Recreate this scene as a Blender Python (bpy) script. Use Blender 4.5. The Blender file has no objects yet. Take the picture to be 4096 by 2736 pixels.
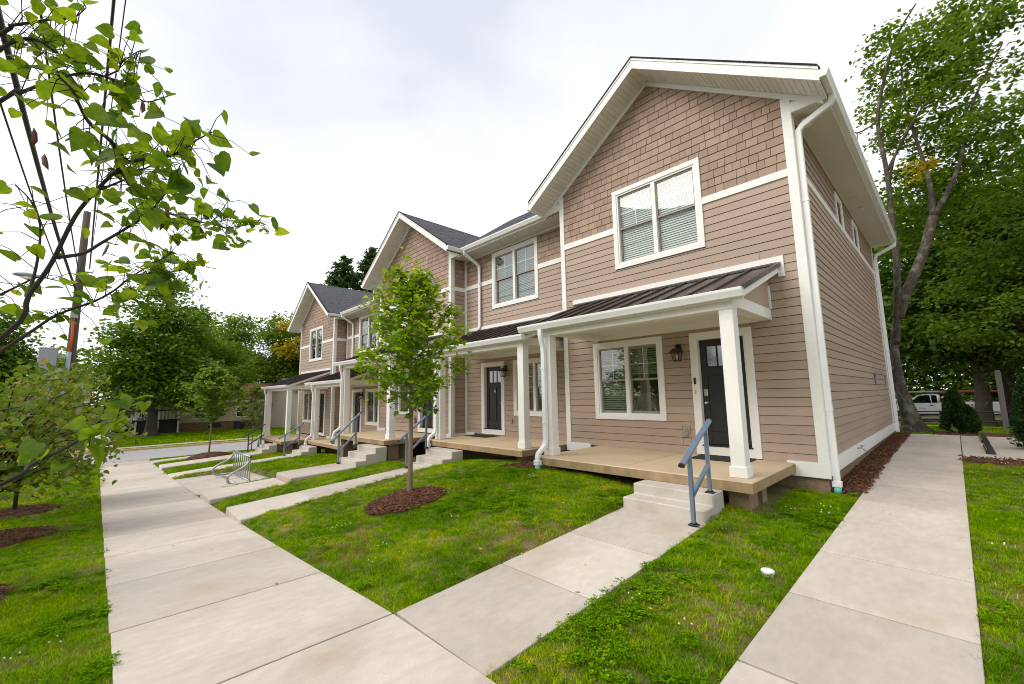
import bpy, bmesh, math, random
from mathutils import noise as mnoise
import numpy as np
from mathutils import Vector, Matrix

random.seed(7)
rng = np.random.default_rng(7)
scene = bpy.context.scene
COL = scene.collection
PI = math.pi

# ------------------------------------------------------------------ camera
YAW, PITCH, ROLL = math.radians(-46.171), math.radians(7.25), math.radians(-1.043)
CAM = Vector((1.514, -8.286, 1.176))
FPX = 1686.067                       # focal length in pixels of a 4096-wide frame
_fw = Vector((math.sin(YAW)*math.cos(PITCH), math.cos(YAW)*math.cos(PITCH), math.sin(PITCH)))
_r = Vector((math.cos(YAW), -math.sin(YAW), 0))
_u = _r.cross(_fw)
_r2 = _r*math.cos(ROLL) + _u*math.sin(ROLL)
_u2 = -_r*math.sin(ROLL) + _u*math.cos(ROLL)
cam_data = bpy.data.cameras.new('camera')
cam = bpy.data.objects.new('camera', cam_data)
COL.objects.link(cam)
cam.matrix_world = Matrix(((_r2.x, _u2.x, -_fw.x, CAM.x), (_r2.y, _u2.y, -_fw.y, CAM.y),
                           (_r2.z, _u2.z, -_fw.z, CAM.z), (0, 0, 0, 1)))
cam_data.sensor_fit = 'HORIZONTAL'
cam_data.sensor_width = 36.0
cam_data.lens = FPX/4096*36
cam_data.clip_start = 0.05
cam_data.clip_end = 3000
scene.camera = cam

# ------------------------------------------------------------------ world, sun, exposure
SUN_EL, SUN_AZ = math.radians(44), math.radians(203)      # azimuth clockwise from +y
world = bpy.data.worlds.new('World')
scene.world = world
world.use_nodes = True
wn = world.node_tree.nodes
wl = world.node_tree.links
wn.clear()
w_out = wn.new('ShaderNodeOutputWorld')
w_bg = wn.new('ShaderNodeBackground')
w_sky = wn.new('ShaderNodeTexSky')
w_sky.sky_type = 'NISHITA'
w_sky.sun_disc = False
w_sky.sun_elevation = SUN_EL
w_sky.sun_rotation = SUN_AZ
w_scale = wn.new('ShaderNodeVectorMath'); w_scale.operation = 'SCALE'
w_scale.inputs['Scale'].default_value = 0.14
wl.new(w_sky.outputs['Color'], w_scale.inputs[0])
w_tc = wn.new('ShaderNodeTexCoord')
w_sep = wn.new('ShaderNodeSeparateXYZ')
wl.new(w_tc.outputs['Generated'], w_sep.inputs[0])
# cloud sheet coordinates: direction / (z + 0.15)
w_add = wn.new('ShaderNodeMath'); w_add.operation = 'ADD'; w_add.inputs[1].default_value = 0.18
w_abs = wn.new('ShaderNodeMath'); w_abs.operation = 'ABSOLUTE'
wl.new(w_sep.outputs['Z'], w_abs.inputs[0]); wl.new(w_abs.outputs[0], w_add.inputs[0])
w_div = wn.new('ShaderNodeVectorMath'); w_div.operation = 'DIVIDE'
w_comb = wn.new('ShaderNodeCombineXYZ')
for k in range(3): wl.new(w_add.outputs[0], w_comb.inputs[k])
wl.new(w_tc.outputs['Generated'], w_div.inputs[0]); wl.new(w_comb.outputs[0], w_div.inputs[1])
w_n = wn.new('ShaderNodeTexNoise')
w_n.inputs['Scale'].default_value = 1.25; w_n.inputs['Detail'].default_value = 7
w_n.inputs['Roughness'].default_value = 0.52; w_n.inputs['Distortion'].default_value = 0.35
wl.new(w_div.outputs[0], w_n.inputs['Vector'])
w_ramp = wn.new('ShaderNodeValToRGB')
e = w_ramp.color_ramp.elements
e[0].position = 0.34; e[0].color = (0.575, 0.595, 0.655, 1)
e[1].position = 0.66; e[1].color = (0.90, 0.90, 0.905, 1)
m_ = e.new(0.5); m_.color = (0.70, 0.715, 0.75, 1)
wl.new(w_n.outputs['Fac'], w_ramp.inputs[0])
# overcast sheet thickens to plain white toward the horizon
w_hr = wn.new('ShaderNodeMapRange')
w_hr.inputs['From Min'].default_value = 0.10; w_hr.inputs['From Max'].default_value = 0.62
w_hr.inputs['To Min'].default_value = 0.92; w_hr.inputs['To Max'].default_value = 0.0
wl.new(w_sep.outputs['Z'], w_hr.inputs['Value'])
w_mixh = wn.new('ShaderNodeMixRGB'); w_mixh.inputs['Color2'].default_value = (0.92, 0.92, 0.92, 1)
wl.new(w_hr.outputs[0], w_mixh.inputs['Fac']); wl.new(w_ramp.outputs[0], w_mixh.inputs['Color1'])
w_mix = wn.new('ShaderNodeMixRGB'); w_mix.inputs['Fac'].default_value = 0.9
wl.new(w_scale.outputs[0], w_mix.inputs['Color1']); wl.new(w_mixh.outputs[0], w_mix.inputs['Color2'])
wl.new(w_mix.outputs[0], w_bg.inputs['Color'])
w_bg.inputs['Strength'].default_value = 0.84
wl.new(w_bg.outputs[0], w_out.inputs['Surface'])

sun_d = bpy.data.lights.new('sun', 'SUN')
sun_d.energy = 1.5
sun_d.angle = math.radians(42)
sun_d.color = (1.0, 0.95, 0.87)
sun = bpy.data.objects.new('sun', sun_d)
COL.objects.link(sun)
_sd = Vector((math.sin(SUN_AZ)*math.cos(SUN_EL), math.cos(SUN_AZ)*math.cos(SUN_EL), math.sin(SUN_EL)))
sun.rotation_euler = (-_sd).to_track_quat('-Z', 'Y').to_euler()
sun.location = _sd*60

vs = scene.view_settings
vs.view_transform = 'Standard'; vs.look = 'None'; vs.gamma = 1.0; vs.exposure = 0.80
vs.use_curve_mapping = False
scene.cycles.max_bounces = 8
scene.cycles.transparent_max_bounces = 24
scene.cycles.use_denoising = True
scene.cycles.filter_width = 1.0

# ------------------------------------------------------------------ materials
MATS = {}
def nodes_of(m):
    m.use_nodes = True
    return m.node_tree.nodes, m.node_tree.links

def mat(name, c, rough=0.6, var=0.0, vscale=3.0, var2=0.0, v2scale=25.0, bump=0.0, bscale=60.0, metal=0.0,
        spec=0.5, rnd=0.0, stretch=None, stain=None, stain_scale=1.2, stain_amt=0.0, hue=None):
    """Principled material: colour c, world-space noise variation, per-object random variation, bump."""
    if name in MATS: return MATS[name]
    m = bpy.data.materials.new(name); MATS[name] = m
    n, l = nodes_of(m)
    b = n['Principled BSDF']
    b.inputs['Roughness'].default_value = rough
    b.inputs['Metallic'].default_value = metal
    b.inputs['Specular IOR Level'].default_value = spec
    col = n.new('ShaderNodeRGB'); col.outputs[0].default_value = (*c, 1)
    cur = col.outputs[0]
    geo = n.new('ShaderNodeNewGeometry')
    vec = geo.outputs['Position']
    if stretch:
        mp = n.new('ShaderNodeVectorMath'); mp.operation = 'MULTIPLY'; mp.inputs[1].default_value = stretch
        l.new(vec, mp.inputs[0]); vec = mp.outputs[0]
    def noise(scale, detail=5, v=None):
        t = n.new('ShaderNodeTexNoise'); t.inputs['Scale'].default_value = scale; t.inputs['Detail'].default_value = detail
        l.new(v or vec, t.inputs['Vector']); return t.outputs['Fac']
    def mulby(cur, fac_sock, amt):
        mr = n.new('ShaderNodeMapRange')
        mr.inputs['From Min'].default_value = 0.25; mr.inputs['From Max'].default_value = 0.75
        mr.inputs['To Min'].default_value = 1-amt; mr.inputs['To Max'].default_value = 1+amt
        l.new(fac_sock, mr.inputs['Value'])
        x = n.new('ShaderNodeVectorMath'); x.operation = 'SCALE'
        l.new(cur, x.inputs[0]); l.new(mr.outputs[0], x.inputs['Scale'])
        return x.outputs[0]
    if var: cur = mulby(cur, noise(vscale), var)
    if var2: cur = mulby(cur, noise(v2scale), var2)
    if rnd:
        oi = n.new('ShaderNodeObjectInfo'); cur = mulby(cur, oi.outputs['Random'], rnd)
    if stain:
        mr = n.new('ShaderNodeMapRange')
        mr.inputs['From Min'].default_value = 0.52; mr.inputs['From Max'].default_value = 0.74
        mr.inputs['To Min'].default_value = 0; mr.inputs['To Max'].default_value = stain_amt
        l.new(noise(stain_scale, 8, geo.outputs['Position']), mr.inputs['Value'])
        mx = n.new('ShaderNodeMixRGB'); mx.inputs['Color2'].default_value = (*stain, 1)
        l.new(mr.outputs[0], mx.inputs['Fac']); l.new(cur, mx.inputs['Color1']); cur = mx.outputs[0]
    l.new(cur, b.inputs['Base Color'])
    if bump:
        bp = n.new('ShaderNodeBump'); bp.inputs['Strength'].default_value = bump; bp.inputs['Distance'].default_value = 0.01
        l.new(noise(bscale, 6), bp.inputs['Height']); l.new(bp.outputs[0], b.inputs['Normal'])
    return m

mat('siding', (0.400, 0.297, 0.228), 0.62, var=0.05, vscale=1.2, var2=0.05, v2scale=40, bump=0.25, bscale=30, rnd=0.05, stretch=(0.25, 0.25, 2.2))
mat('shake', (0.345, 0.240, 0.175), 0.7, var=0.06, vscale=2.0, var2=0.06, v2scale=50, bump=0.3, bscale=40, rnd=0.10, stretch=(2.0, 2.0, 0.3))
mat('sheathing', (0.08, 0.055, 0.045), 0.9)
mat('white', (0.82, 0.81, 0.78), 0.45, var=0.03, vscale=2.5, var2=0.03, v2scale=30, bump=0.12, bscale=50, stretch=(0.6, 0.6, 0.6))
mat('white_wood', (0.82, 0.80, 0.755), 0.5, var=0.05, vscale=3.0, bump=0.5, bscale=45, stretch=(1.0, 1.0, 0.25), stain=(0.55, 0.42, 0.3), stain_amt=0.10)
mat('white_metal', (0.83, 0.83, 0.815), 0.32, var=0.03, vscale=2.0)
mat('soffit', (0.76, 0.735, 0.675), 0.5, var=0.03, rnd=0.03)
mat('roof_metal', (0.040, 0.028, 0.023), 0.38, var=0.10, vscale=1.5, rnd=0.06, spec=0.5)
mat('asphalt_shingle', (0.085, 0.088, 0.098), 0.95, var=0.25, vscale=6, var2=0.35, v2scale=70, bump=0.8, bscale=180)
mat('shingle_edge', (0.022, 0.020, 0.021), 0.95, var=0.3, vscale=8)
mat('concrete', (0.53, 0.468, 0.40), 0.85, var=0.13, vscale=0.7, var2=0.09, v2scale=9, bump=0.35, bscale=90, rnd=0.09, stretch=(1.5, 0.7, 1.0), stain=(0.43, 0.31, 0.20), stain_scale=1.1, stain_amt=0.55)
mat('deck_concrete', (0.56, 0.435, 0.285), 0.75, var=0.05, vscale=1.1, var2=0.04, v2scale=20, bump=0.12, bscale=150, stain=(0.48, 0.30, 0.13), stain_scale=1.6, stain_amt=0.35)
mat('deck_edge', (0.34, 0.235, 0.125), 0.85, var=0.18, vscale=3.0, var2=0.16, v2scale=16, bump=0.3, bscale=90, stretch=(1, 1, 0.25), stain=(0.20, 0.15, 0.095), stain_scale=3.2, stain_amt=0.8)
mat('step_concrete', (0.52, 0.475, 0.41), 0.85, var=0.08, vscale=1.8, var2=0.06, v2scale=22, bump=0.3, bscale=120, stain=(0.30, 0.25, 0.20), stain_scale=2.2, stain_amt=0.35)
mat('block', (0.235, 0.165, 0.10), 0.95, var=0.15, vscale=3, var2=0.2, v2scale=30, bump=1.0, bscale=35)
mat('door_black', (0.018, 0.016, 0.018), 0.38, var=0.05, spec=0.5)
mat('sash', (0.30, 0.265, 0.225), 0.4)
mat('screen_frame', (0.10, 0.095, 0.09), 0.5)
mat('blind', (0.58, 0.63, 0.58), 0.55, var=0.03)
mat('blind_dimmed', (0.27, 0.32, 0.26), 0.6, var=0.03)  # darker copy of the blind; the dimness behind shaded panes is in its colour
mat('interior', (0.035, 0.032, 0.028), 0.9)  # near-black: the darkness of unlit rooms is put into the colour
mat('curtain', (0.09, 0.08, 0.055), 0.9, var=0.2, vscale=14)
mat('rail_blue', (0.17, 0.22, 0.31), 0.35, metal=0.35, var=0.10, vscale=18, spec=0.6)
mat('rail_dark', (0.035, 0.045, 0.065), 0.4, metal=0.3)
mat('galvanised', (0.36, 0.39, 0.40), 0.38, metal=0.7, var=0.1, vscale=25)
mat('iron_black', (0.012, 0.011, 0.011), 0.45)
mat('rubber', (0.016, 0.016, 0.017), 0.75, var=0.1, vscale=20)
mat('yellow_paint', (0.80, 0.50, 0.02), 0.6, var=0.1, vscale=10)
mat('pipe_green', (0.16, 0.56, 0.44), 0.5, var=0.08, vscale=12)
mat('nickel', (0.55, 0.52, 0.46), 0.25, metal=0.9)
mat('brass', (0.75, 0.62, 0.32), 0.3, metal=0.8)
mat('bulb', (0.85, 0.82, 0.75), 0.4)
mat('mat_dark', (0.022, 0.022, 0.025), 0.95, var=0.2, vscale=60, bump=0.6, bscale=200)
mat('mat_brown', (0.35, 0.16, 0.06), 0.95, var=0.2, vscale=60)
mat('sign_blue', (0.012, 0.05, 0.20), 0.35)
mat('sign_white', (0.8, 0.8, 0.82), 0.4)
mat('grey_box', (0.33, 0.37, 0.39), 0.5, var=0.05)
mat('conduit', (0.30, 0.37, 0.43), 0.5, var=0.06)
mat('orange', (0.72, 0.09, 0.01), 0.5)
mat('pole_wood', (0.085, 0.062, 0.048), 0.9, var=0.25, vscale=4, bump=0.6, bscale=40, stretch=(3, 3, 0.2))
mat('post_wood', (0.125, 0.112, 0.10), 0.9, var=0.2, vscale=5, bump=0.6, bscale=40, stretch=(3, 3, 0.2))
mat('soil', (0.115, 0.105, 0.022), 1.0, stain=(0.26, 0.175, 0.095), stain_scale=1.1, stain_amt=0.9, var=0.35, vscale=2.5, var2=0.3, v2scale=30, bump=0.8, bscale=60)
mat('road', (0.36, 0.345, 0.335), 0.9, var=0.08, vscale=0.5, var2=0.08, v2scale=30, bump=0.3, bscale=120, stain=(0.24, 0.23, 0.225), stain_scale=0.5, stain_amt=0.5)
mat('gravel', (0.22, 0.19, 0.16), 1.0, var=0.2, vscale=3, var2=0.3, v2scale=40)
mat('mulch', (0.105, 0.044, 0.021), 1.0, var=0.4, vscale=9, var2=0.4, v2scale=60, bump=1.0, bscale=50)
mat('chip_a', (0.16, 0.066, 0.029), 0.95, var=0.5, vscale=30)
mat('chip_b', (0.085, 0.036, 0.018), 0.95, var=0.5, vscale=30)
mat('bark_grey', (0.072, 0.058, 0.043), 0.95, var=0.5, vscale=6, var2=0.45, v2scale=18, bump=1.0, bscale=18, stretch=(2.5, 2.5, 0.6), stain=(0.26, 0.27, 0.22), stain_scale=4.0, stain_amt=0.7)
mat('bark_smooth', (0.21, 0.155, 0.105), 0.8, var=0.15, vscale=8, bump=0.25, bscale=30, stretch=(2, 2, 0.8))
mat('bark_dark', (0.028, 0.022, 0.018), 0.85, var=0.3, vscale=8, bump=0.4, bscale=60)
mat('bark_mid', (0.065, 0.05, 0.038), 0.9, var=0.3, vscale=3, bump=0.5, bscale=30)
mat('pod', (0.14, 0.055, 0.03), 0.7, var=0.3, vscale=40)
mat('skin', (0.45, 0.28, 0.20), 0.6)
mat('shirt_blue', (0.06, 0.12, 0.30), 0.85)
mat('cloth_dark', (0.015, 0.015, 0.02), 0.9)
mat('hair', (0.015, 0.01, 0.008), 0.8)
mat('truck_white', (0.62, 0.64, 0.66), 0.25, spec=0.6)
mat('tyre', (0.015, 0.015, 0.015), 0.8)
mat('car_dark', (0.012, 0.013, 0.017), 0.2)
mat('car_red', (0.35, 0.02, 0.015), 0.3)
mat('chrome', (0.5, 0.5, 0.5), 0.25, metal=0.9)
mat('cream', (0.50, 0.43, 0.26), 0.8, var=0.05, vscale=1.0, rnd=0.02)
mat('cream_pale', (0.50, 0.44, 0.36), 0.8, var=0.05)
mat('brick_far', (0.20, 0.12, 0.07), 0.9, var=0.25, vscale=2, var2=0.3, v2scale=9)
mat('roof_red', (0.20, 0.085, 0.05), 0.9, var=0.2, vscale=1.5, var2=0.2, v2scale=10)
mat('roof_grey', (0.13, 0.12, 0.12), 0.9, var=0.2, vscale=1.5)
mat('stair_dark', (0.03, 0.022, 0.018), 0.8)
mat('ladder_red', (0.40, 0.06, 0.03), 0.5)
mat('aluminium', (0.45, 0.42, 0.36), 0.4, metal=0.4)
mat('pvc', (0.82, 0.82, 0.80), 0.4)
mat('faucet_blue', (0.05, 0.32, 0.45), 0.4)

def leaf_mat(name, c1, c2, c3=None, trans=0.4, rough=0.5, gloss=0.08):
    """Leaf: colour picked per leaf from the mesh attribute 'tint', part of the light let through."""
    if name in MATS: return MATS[name]
    m = bpy.data.materials.new(name); MATS[name] = m
    n, l = nodes_of(m); n.clear()
    out = n.new('ShaderNodeOutputMaterial')
    at = n.new('ShaderNodeAttribute'); at.attribute_name = 'tint'
    rp = n.new('ShaderNodeValToRGB')
    e = rp.color_ramp.elements
    e[0].position = 0.0; e[0].color = (*c1, 1)
    e[1].position = 0.85 if c3 else 1.0; e[1].color = (*c2, 1)
    if c3:
        k = e.new(1.0); k.color = (*c3, 1)
    l.new(at.outputs['Fac'], rp.inputs[0])
    geo = n.new('ShaderNodeNewGeometry'); nz = n.new('ShaderNodeTexNoise'); nz.inputs['Scale'].default_value = 38.0; nz.inputs['Detail'].default_value = 4
    l.new(geo.outputs['Position'], nz.inputs['Vector'])
    mr = n.new('ShaderNodeMapRange'); mr.inputs['From Min'].default_value = 0.3; mr.inputs['From Max'].default_value = 0.7; mr.inputs['To Min'].default_value = 0.72; mr.inputs['To Max'].default_value = 1.28
    l.new(nz.outputs['Fac'], mr.inputs['Value'])
    vm = n.new('ShaderNodeVectorMath'); vm.operation = 'SCALE'; l.new(rp.outputs[0], vm.inputs[0]); l.new(mr.outputs[0], vm.inputs['Scale'])
    d = n.new('ShaderNodeBsdfDiffuse'); t = n.new('ShaderNodeBsdfTranslucent'); g = n.new('ShaderNodeBsdfGlossy')
    g.inputs['Roughness'].default_value = rough
    hs = n.new('ShaderNodeHueSaturation'); hs.inputs['Value'].default_value = 1.5; hs.inputs['Hue'].default_value = 0.485
    l.new(vm.outputs[0], d.inputs['Color']); l.new(vm.outputs[0], hs.inputs['Color']); l.new(hs.outputs[0], t.inputs['Color'])
    m1 = n.new('ShaderNodeMixShader'); m1.inputs[0].default_value = trans
    l.new(d.outputs[0], m1.inputs[1]); l.new(t.outputs[0], m1.inputs[2])
    m2 = n.new('ShaderNodeMixShader'); m2.inputs[0].default_value = gloss
    l.new(m1.outputs[0], m2.inputs[1]); l.new(g.outputs[0], m2.inputs[2])
    l.new(m2.outputs[0], out.inputs['Surface'])
    return m

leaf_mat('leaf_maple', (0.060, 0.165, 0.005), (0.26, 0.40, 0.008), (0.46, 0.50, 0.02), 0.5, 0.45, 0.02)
leaf_mat('leaf_redbud', (0.045, 0.125, 0.008), (0.185, 0.295, 0.006), (0.36, 0.40, 0.012), 0.58, 0.4, 0.025)
leaf_mat('leaf_bush', (0.05, 0.11, 0.006), (0.17, 0.24, 0.010), (0.36, 0.25, 0.04), 0.4, 0.5, 0.03)
leaf_mat('leaf_dark', (0.040, 0.105, 0.006), (0.155, 0.275, 0.012), (0.27, 0.37, 0.02), 0.38, 0.5, 0.03)
leaf_mat('leaf_mid', (0.045, 0.110, 0.007), (0.17, 0.275, 0.013), (0.30, 0.37, 0.025), 0.38, 0.5, 0.03)
leaf_mat('leaf_wood', (0.022, 0.065, 0.005), (0.095, 0.185, 0.010), (0.19, 0.28, 0.02), 0.35, 0.5, 0.03)
leaf_mat('leaf_light', (0.055, 0.13, 0.009), (0.18, 0.29, 0.018), (0.32, 0.38, 0.05), 0.4, 0.5, 0.03)
leaf_mat('leaf_yellow', (0.30, 0.29, 0.010), (0.52, 0.42, 0.012), (0.56, 0.34, 0.02), 0.4, 0.5, 0.02)
leaf_mat('leaf_conifer', (0.028, 0.070, 0.015), (0.075, 0.15, 0.022), (0.13, 0.21, 0.03), 0.2, 0.5, 0.03)
leaf_mat('leaf_yew', (0.014, 0.045, 0.010), (0.050, 0.11, 0.016), (0.10, 0.17, 0.025), 0.2, 0.5, 0.03)

def grass_mat(name, c1, c2, c3):
    """Grass: clump-to-clump colour from world position and per-instance random, straw here and there."""
    m = bpy.data.materials.new(name); MATS[name] = m
    n, l = nodes_of(m); n.clear()
    out = n.new('ShaderNodeOutputMaterial')
    oi = n.new('ShaderNodeObjectInfo'); geo = n.new('ShaderNodeNewGeometry')
    t1 = n.new('ShaderNodeTexNoise'); t1.inputs['Scale'].default_value = 1.1; t1.inputs['Detail'].default_value = 5
    l.new(oi.outputs['Location'], t1.inputs['Vector'])
    mr = n.new('ShaderNodeMapRange'); mr.inputs['From Min'].default_value = 0.3; mr.inputs['From Max'].default_value = 0.7
    l.new(t1.outputs['Fac'], mr.inputs['Value'])
    ad = n.new('ShaderNodeMath'); ad.operation = 'MULTIPLY_ADD'; ad.inputs[1].default_value = 0.55
    l.new(oi.outputs['Random'], ad.inputs[0]); 
    sc = n.new('ShaderNodeMath'); sc.operation = 'MULTIPLY'; sc.inputs[1].default_value = 0.55
    l.new(mr.outputs[0], sc.inputs[0]); l.new(sc.outputs[0], ad.inputs[2])
    rp = n.new('ShaderNodeValToRGB'); e = rp.color_ramp.elements
    e[0].position = 0.1; e[0].color = (*c1, 1); e[1].position = 0.72; e[1].color = (*c2, 1)
    k = e.new(1.0); k.color = (*c3, 1)
    l.new(ad.outputs[0], rp.inputs[0])
    bt = n.new('ShaderNodeAttribute'); bt.attribute_name = 'blade'
    bm_ = n.new('ShaderNodeMapRange'); bm_.inputs['To Min'].default_value = 0.45; bm_.inputs['To Max'].default_value = 1.55; l.new(bt.outputs['Fac'], bm_.inputs['Value'])
    bs = n.new('ShaderNodeVectorMath'); bs.operation = 'SCALE'; l.new(rp.outputs[0], bs.inputs[0]); l.new(bm_.outputs[0], bs.inputs['Scale'])
    d = n.new('ShaderNodeBsdfDiffuse'); t = n.new('ShaderNodeBsdfTranslucent')
    l.new(bs.outputs[0], d.inputs['Color']); l.new(bs.outputs[0], t.inputs['Color'])
    m1 = n.new('ShaderNodeMixShader'); m1.inputs[0].default_value = 0.45
    l.new(d.outputs[0], m1.inputs[1]); l.new(t.outputs[0], m1.inputs[2]); l.new(m1.outputs[0], out.inputs['Surface'])
    return m
grass_mat('grass', (0.070, 0.205, 0.002), (0.275, 0.450, 0.003), (0.56, 0.55, 0.012))
grass_mat('clover', (0.060, 0.180, 0.003), (0.165, 0.330, 0.004), (0.26, 0.38, 0.010))
grass_mat('straw', (0.30, 0.20, 0.025), (0.42, 0.28, 0.05), (0.50, 0.36, 0.12))
mat('flower', (0.75, 0.74, 0.62), 0.8)
mat('fallen_leaf', (0.55, 0.36, 0.03), 0.8, rnd=0.3)

def glass_mat(name, tint, base=0.08, rough=0.02):
    m = bpy.data.materials.new(name); MATS[name] = m
    n, l = nodes_of(m); n.clear()
    out = n.new('ShaderNodeOutputMaterial')
    tr = n.new('ShaderNodeBsdfTransparent'); tr.inputs[0].default_value = (*tint, 1)
    g = n.new('ShaderNodeBsdfGlossy'); g.inputs['Roughness'].default_value = rough
    fr = n.new('ShaderNodeFresnel'); fr.inputs['IOR'].default_value = 1.5
    ad = n.new('ShaderNodeMath'); ad.operation = 'ADD'; ad.inputs[1].default_value = base
    l.new(fr.outputs[0], ad.inputs[0])
    geo = n.new('ShaderNodeNewGeometry')
    # same reflectance from both sides of a pane (no total reflection at its rear face)
    io = n.new('ShaderNodeMapRange'); io.inputs['To Min'].default_value = 1.5; io.inputs['To Max'].default_value = 1/1.5
    l.new(geo.outputs['Backfacing'], io.inputs['Value']); l.new(io.outputs[0], fr.inputs['IOR'])
    nz = n.new('ShaderNodeTexNoise'); nz.inputs['Scale'].default_value = 1.7
    l.new(geo.outputs['Position'], nz.inputs['Vector'])
    bp = n.new('ShaderNodeBump'); bp.inputs['Strength'].default_value = 0.02; bp.inputs['Distance'].default_value = 0.03
    l.new(nz.outputs['Fac'], bp.inputs['Height']); l.new(bp.outputs[0], g.inputs['Normal'])
    mx = n.new('ShaderNodeMixShader')
    l.new(ad.outputs[0], mx.inputs[0]); l.new(tr.outputs[0], mx.inputs[1]); l.new(g.outputs[0], mx.inputs[2])
    l.new(mx.outputs[0], out.inputs['Surface'])
    return m
glass_mat('glass', (0.95, 0.97, 0.95), 0.09)
glass_mat('glass_bright', (0.98, 0.99, 0.98), 0.03)
glass_mat('glass_door', (0.25, 0.28, 0.28), 0.22, 0.08)
glass_mat('glass_car', (0.30, 0.34, 0.33), 0.05)
glass_mat('glass_lamp', (0.85, 0.84, 0.78), 0.03, 0.1)

# ------------------------------------------------------------------ mesh helpers
def link(name, me, m=None, parent=None, loc=None, rot=None, scale=None):
    o = bpy.data.objects.new(name, me)
    COL.objects.link(o)
    if m and me is not None and not me.materials: me.materials.append(MATS[m])
    if parent: o.parent = parent
    if loc is not None: o.location = loc
    if rot is not None: o.rotation_euler = rot
    if scale is not None: o.scale = scale
    return o

def thing(name, label, cat, loc=(0, 0, 0), rotz=0, group=None, kind=None):
    o = bpy.data.objects.new(name, None); COL.objects.link(o)
    o.location = loc; o.rotation_euler = (0, 0, rotz)
    o.empty_display_size = 0.2
    return tag(o, label, cat, group, kind)

def tag(o, label=None, cat=None, group=None, kind=None):
    if label: o['label'] = label
    if cat: o['category'] = cat
    if group: o['group'] = group
    if kind: o['kind'] = kind
    return o

def me_from(verts, faces, name='mesh', smooth=False):
    me = bpy.data.meshes.new(name)
    me.from_pydata([tuple(v) for v in verts], [], faces)
    if smooth: me.polygons.foreach_set('use_smooth', [True]*len(me.polygons))
    me.update()
    return me

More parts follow.
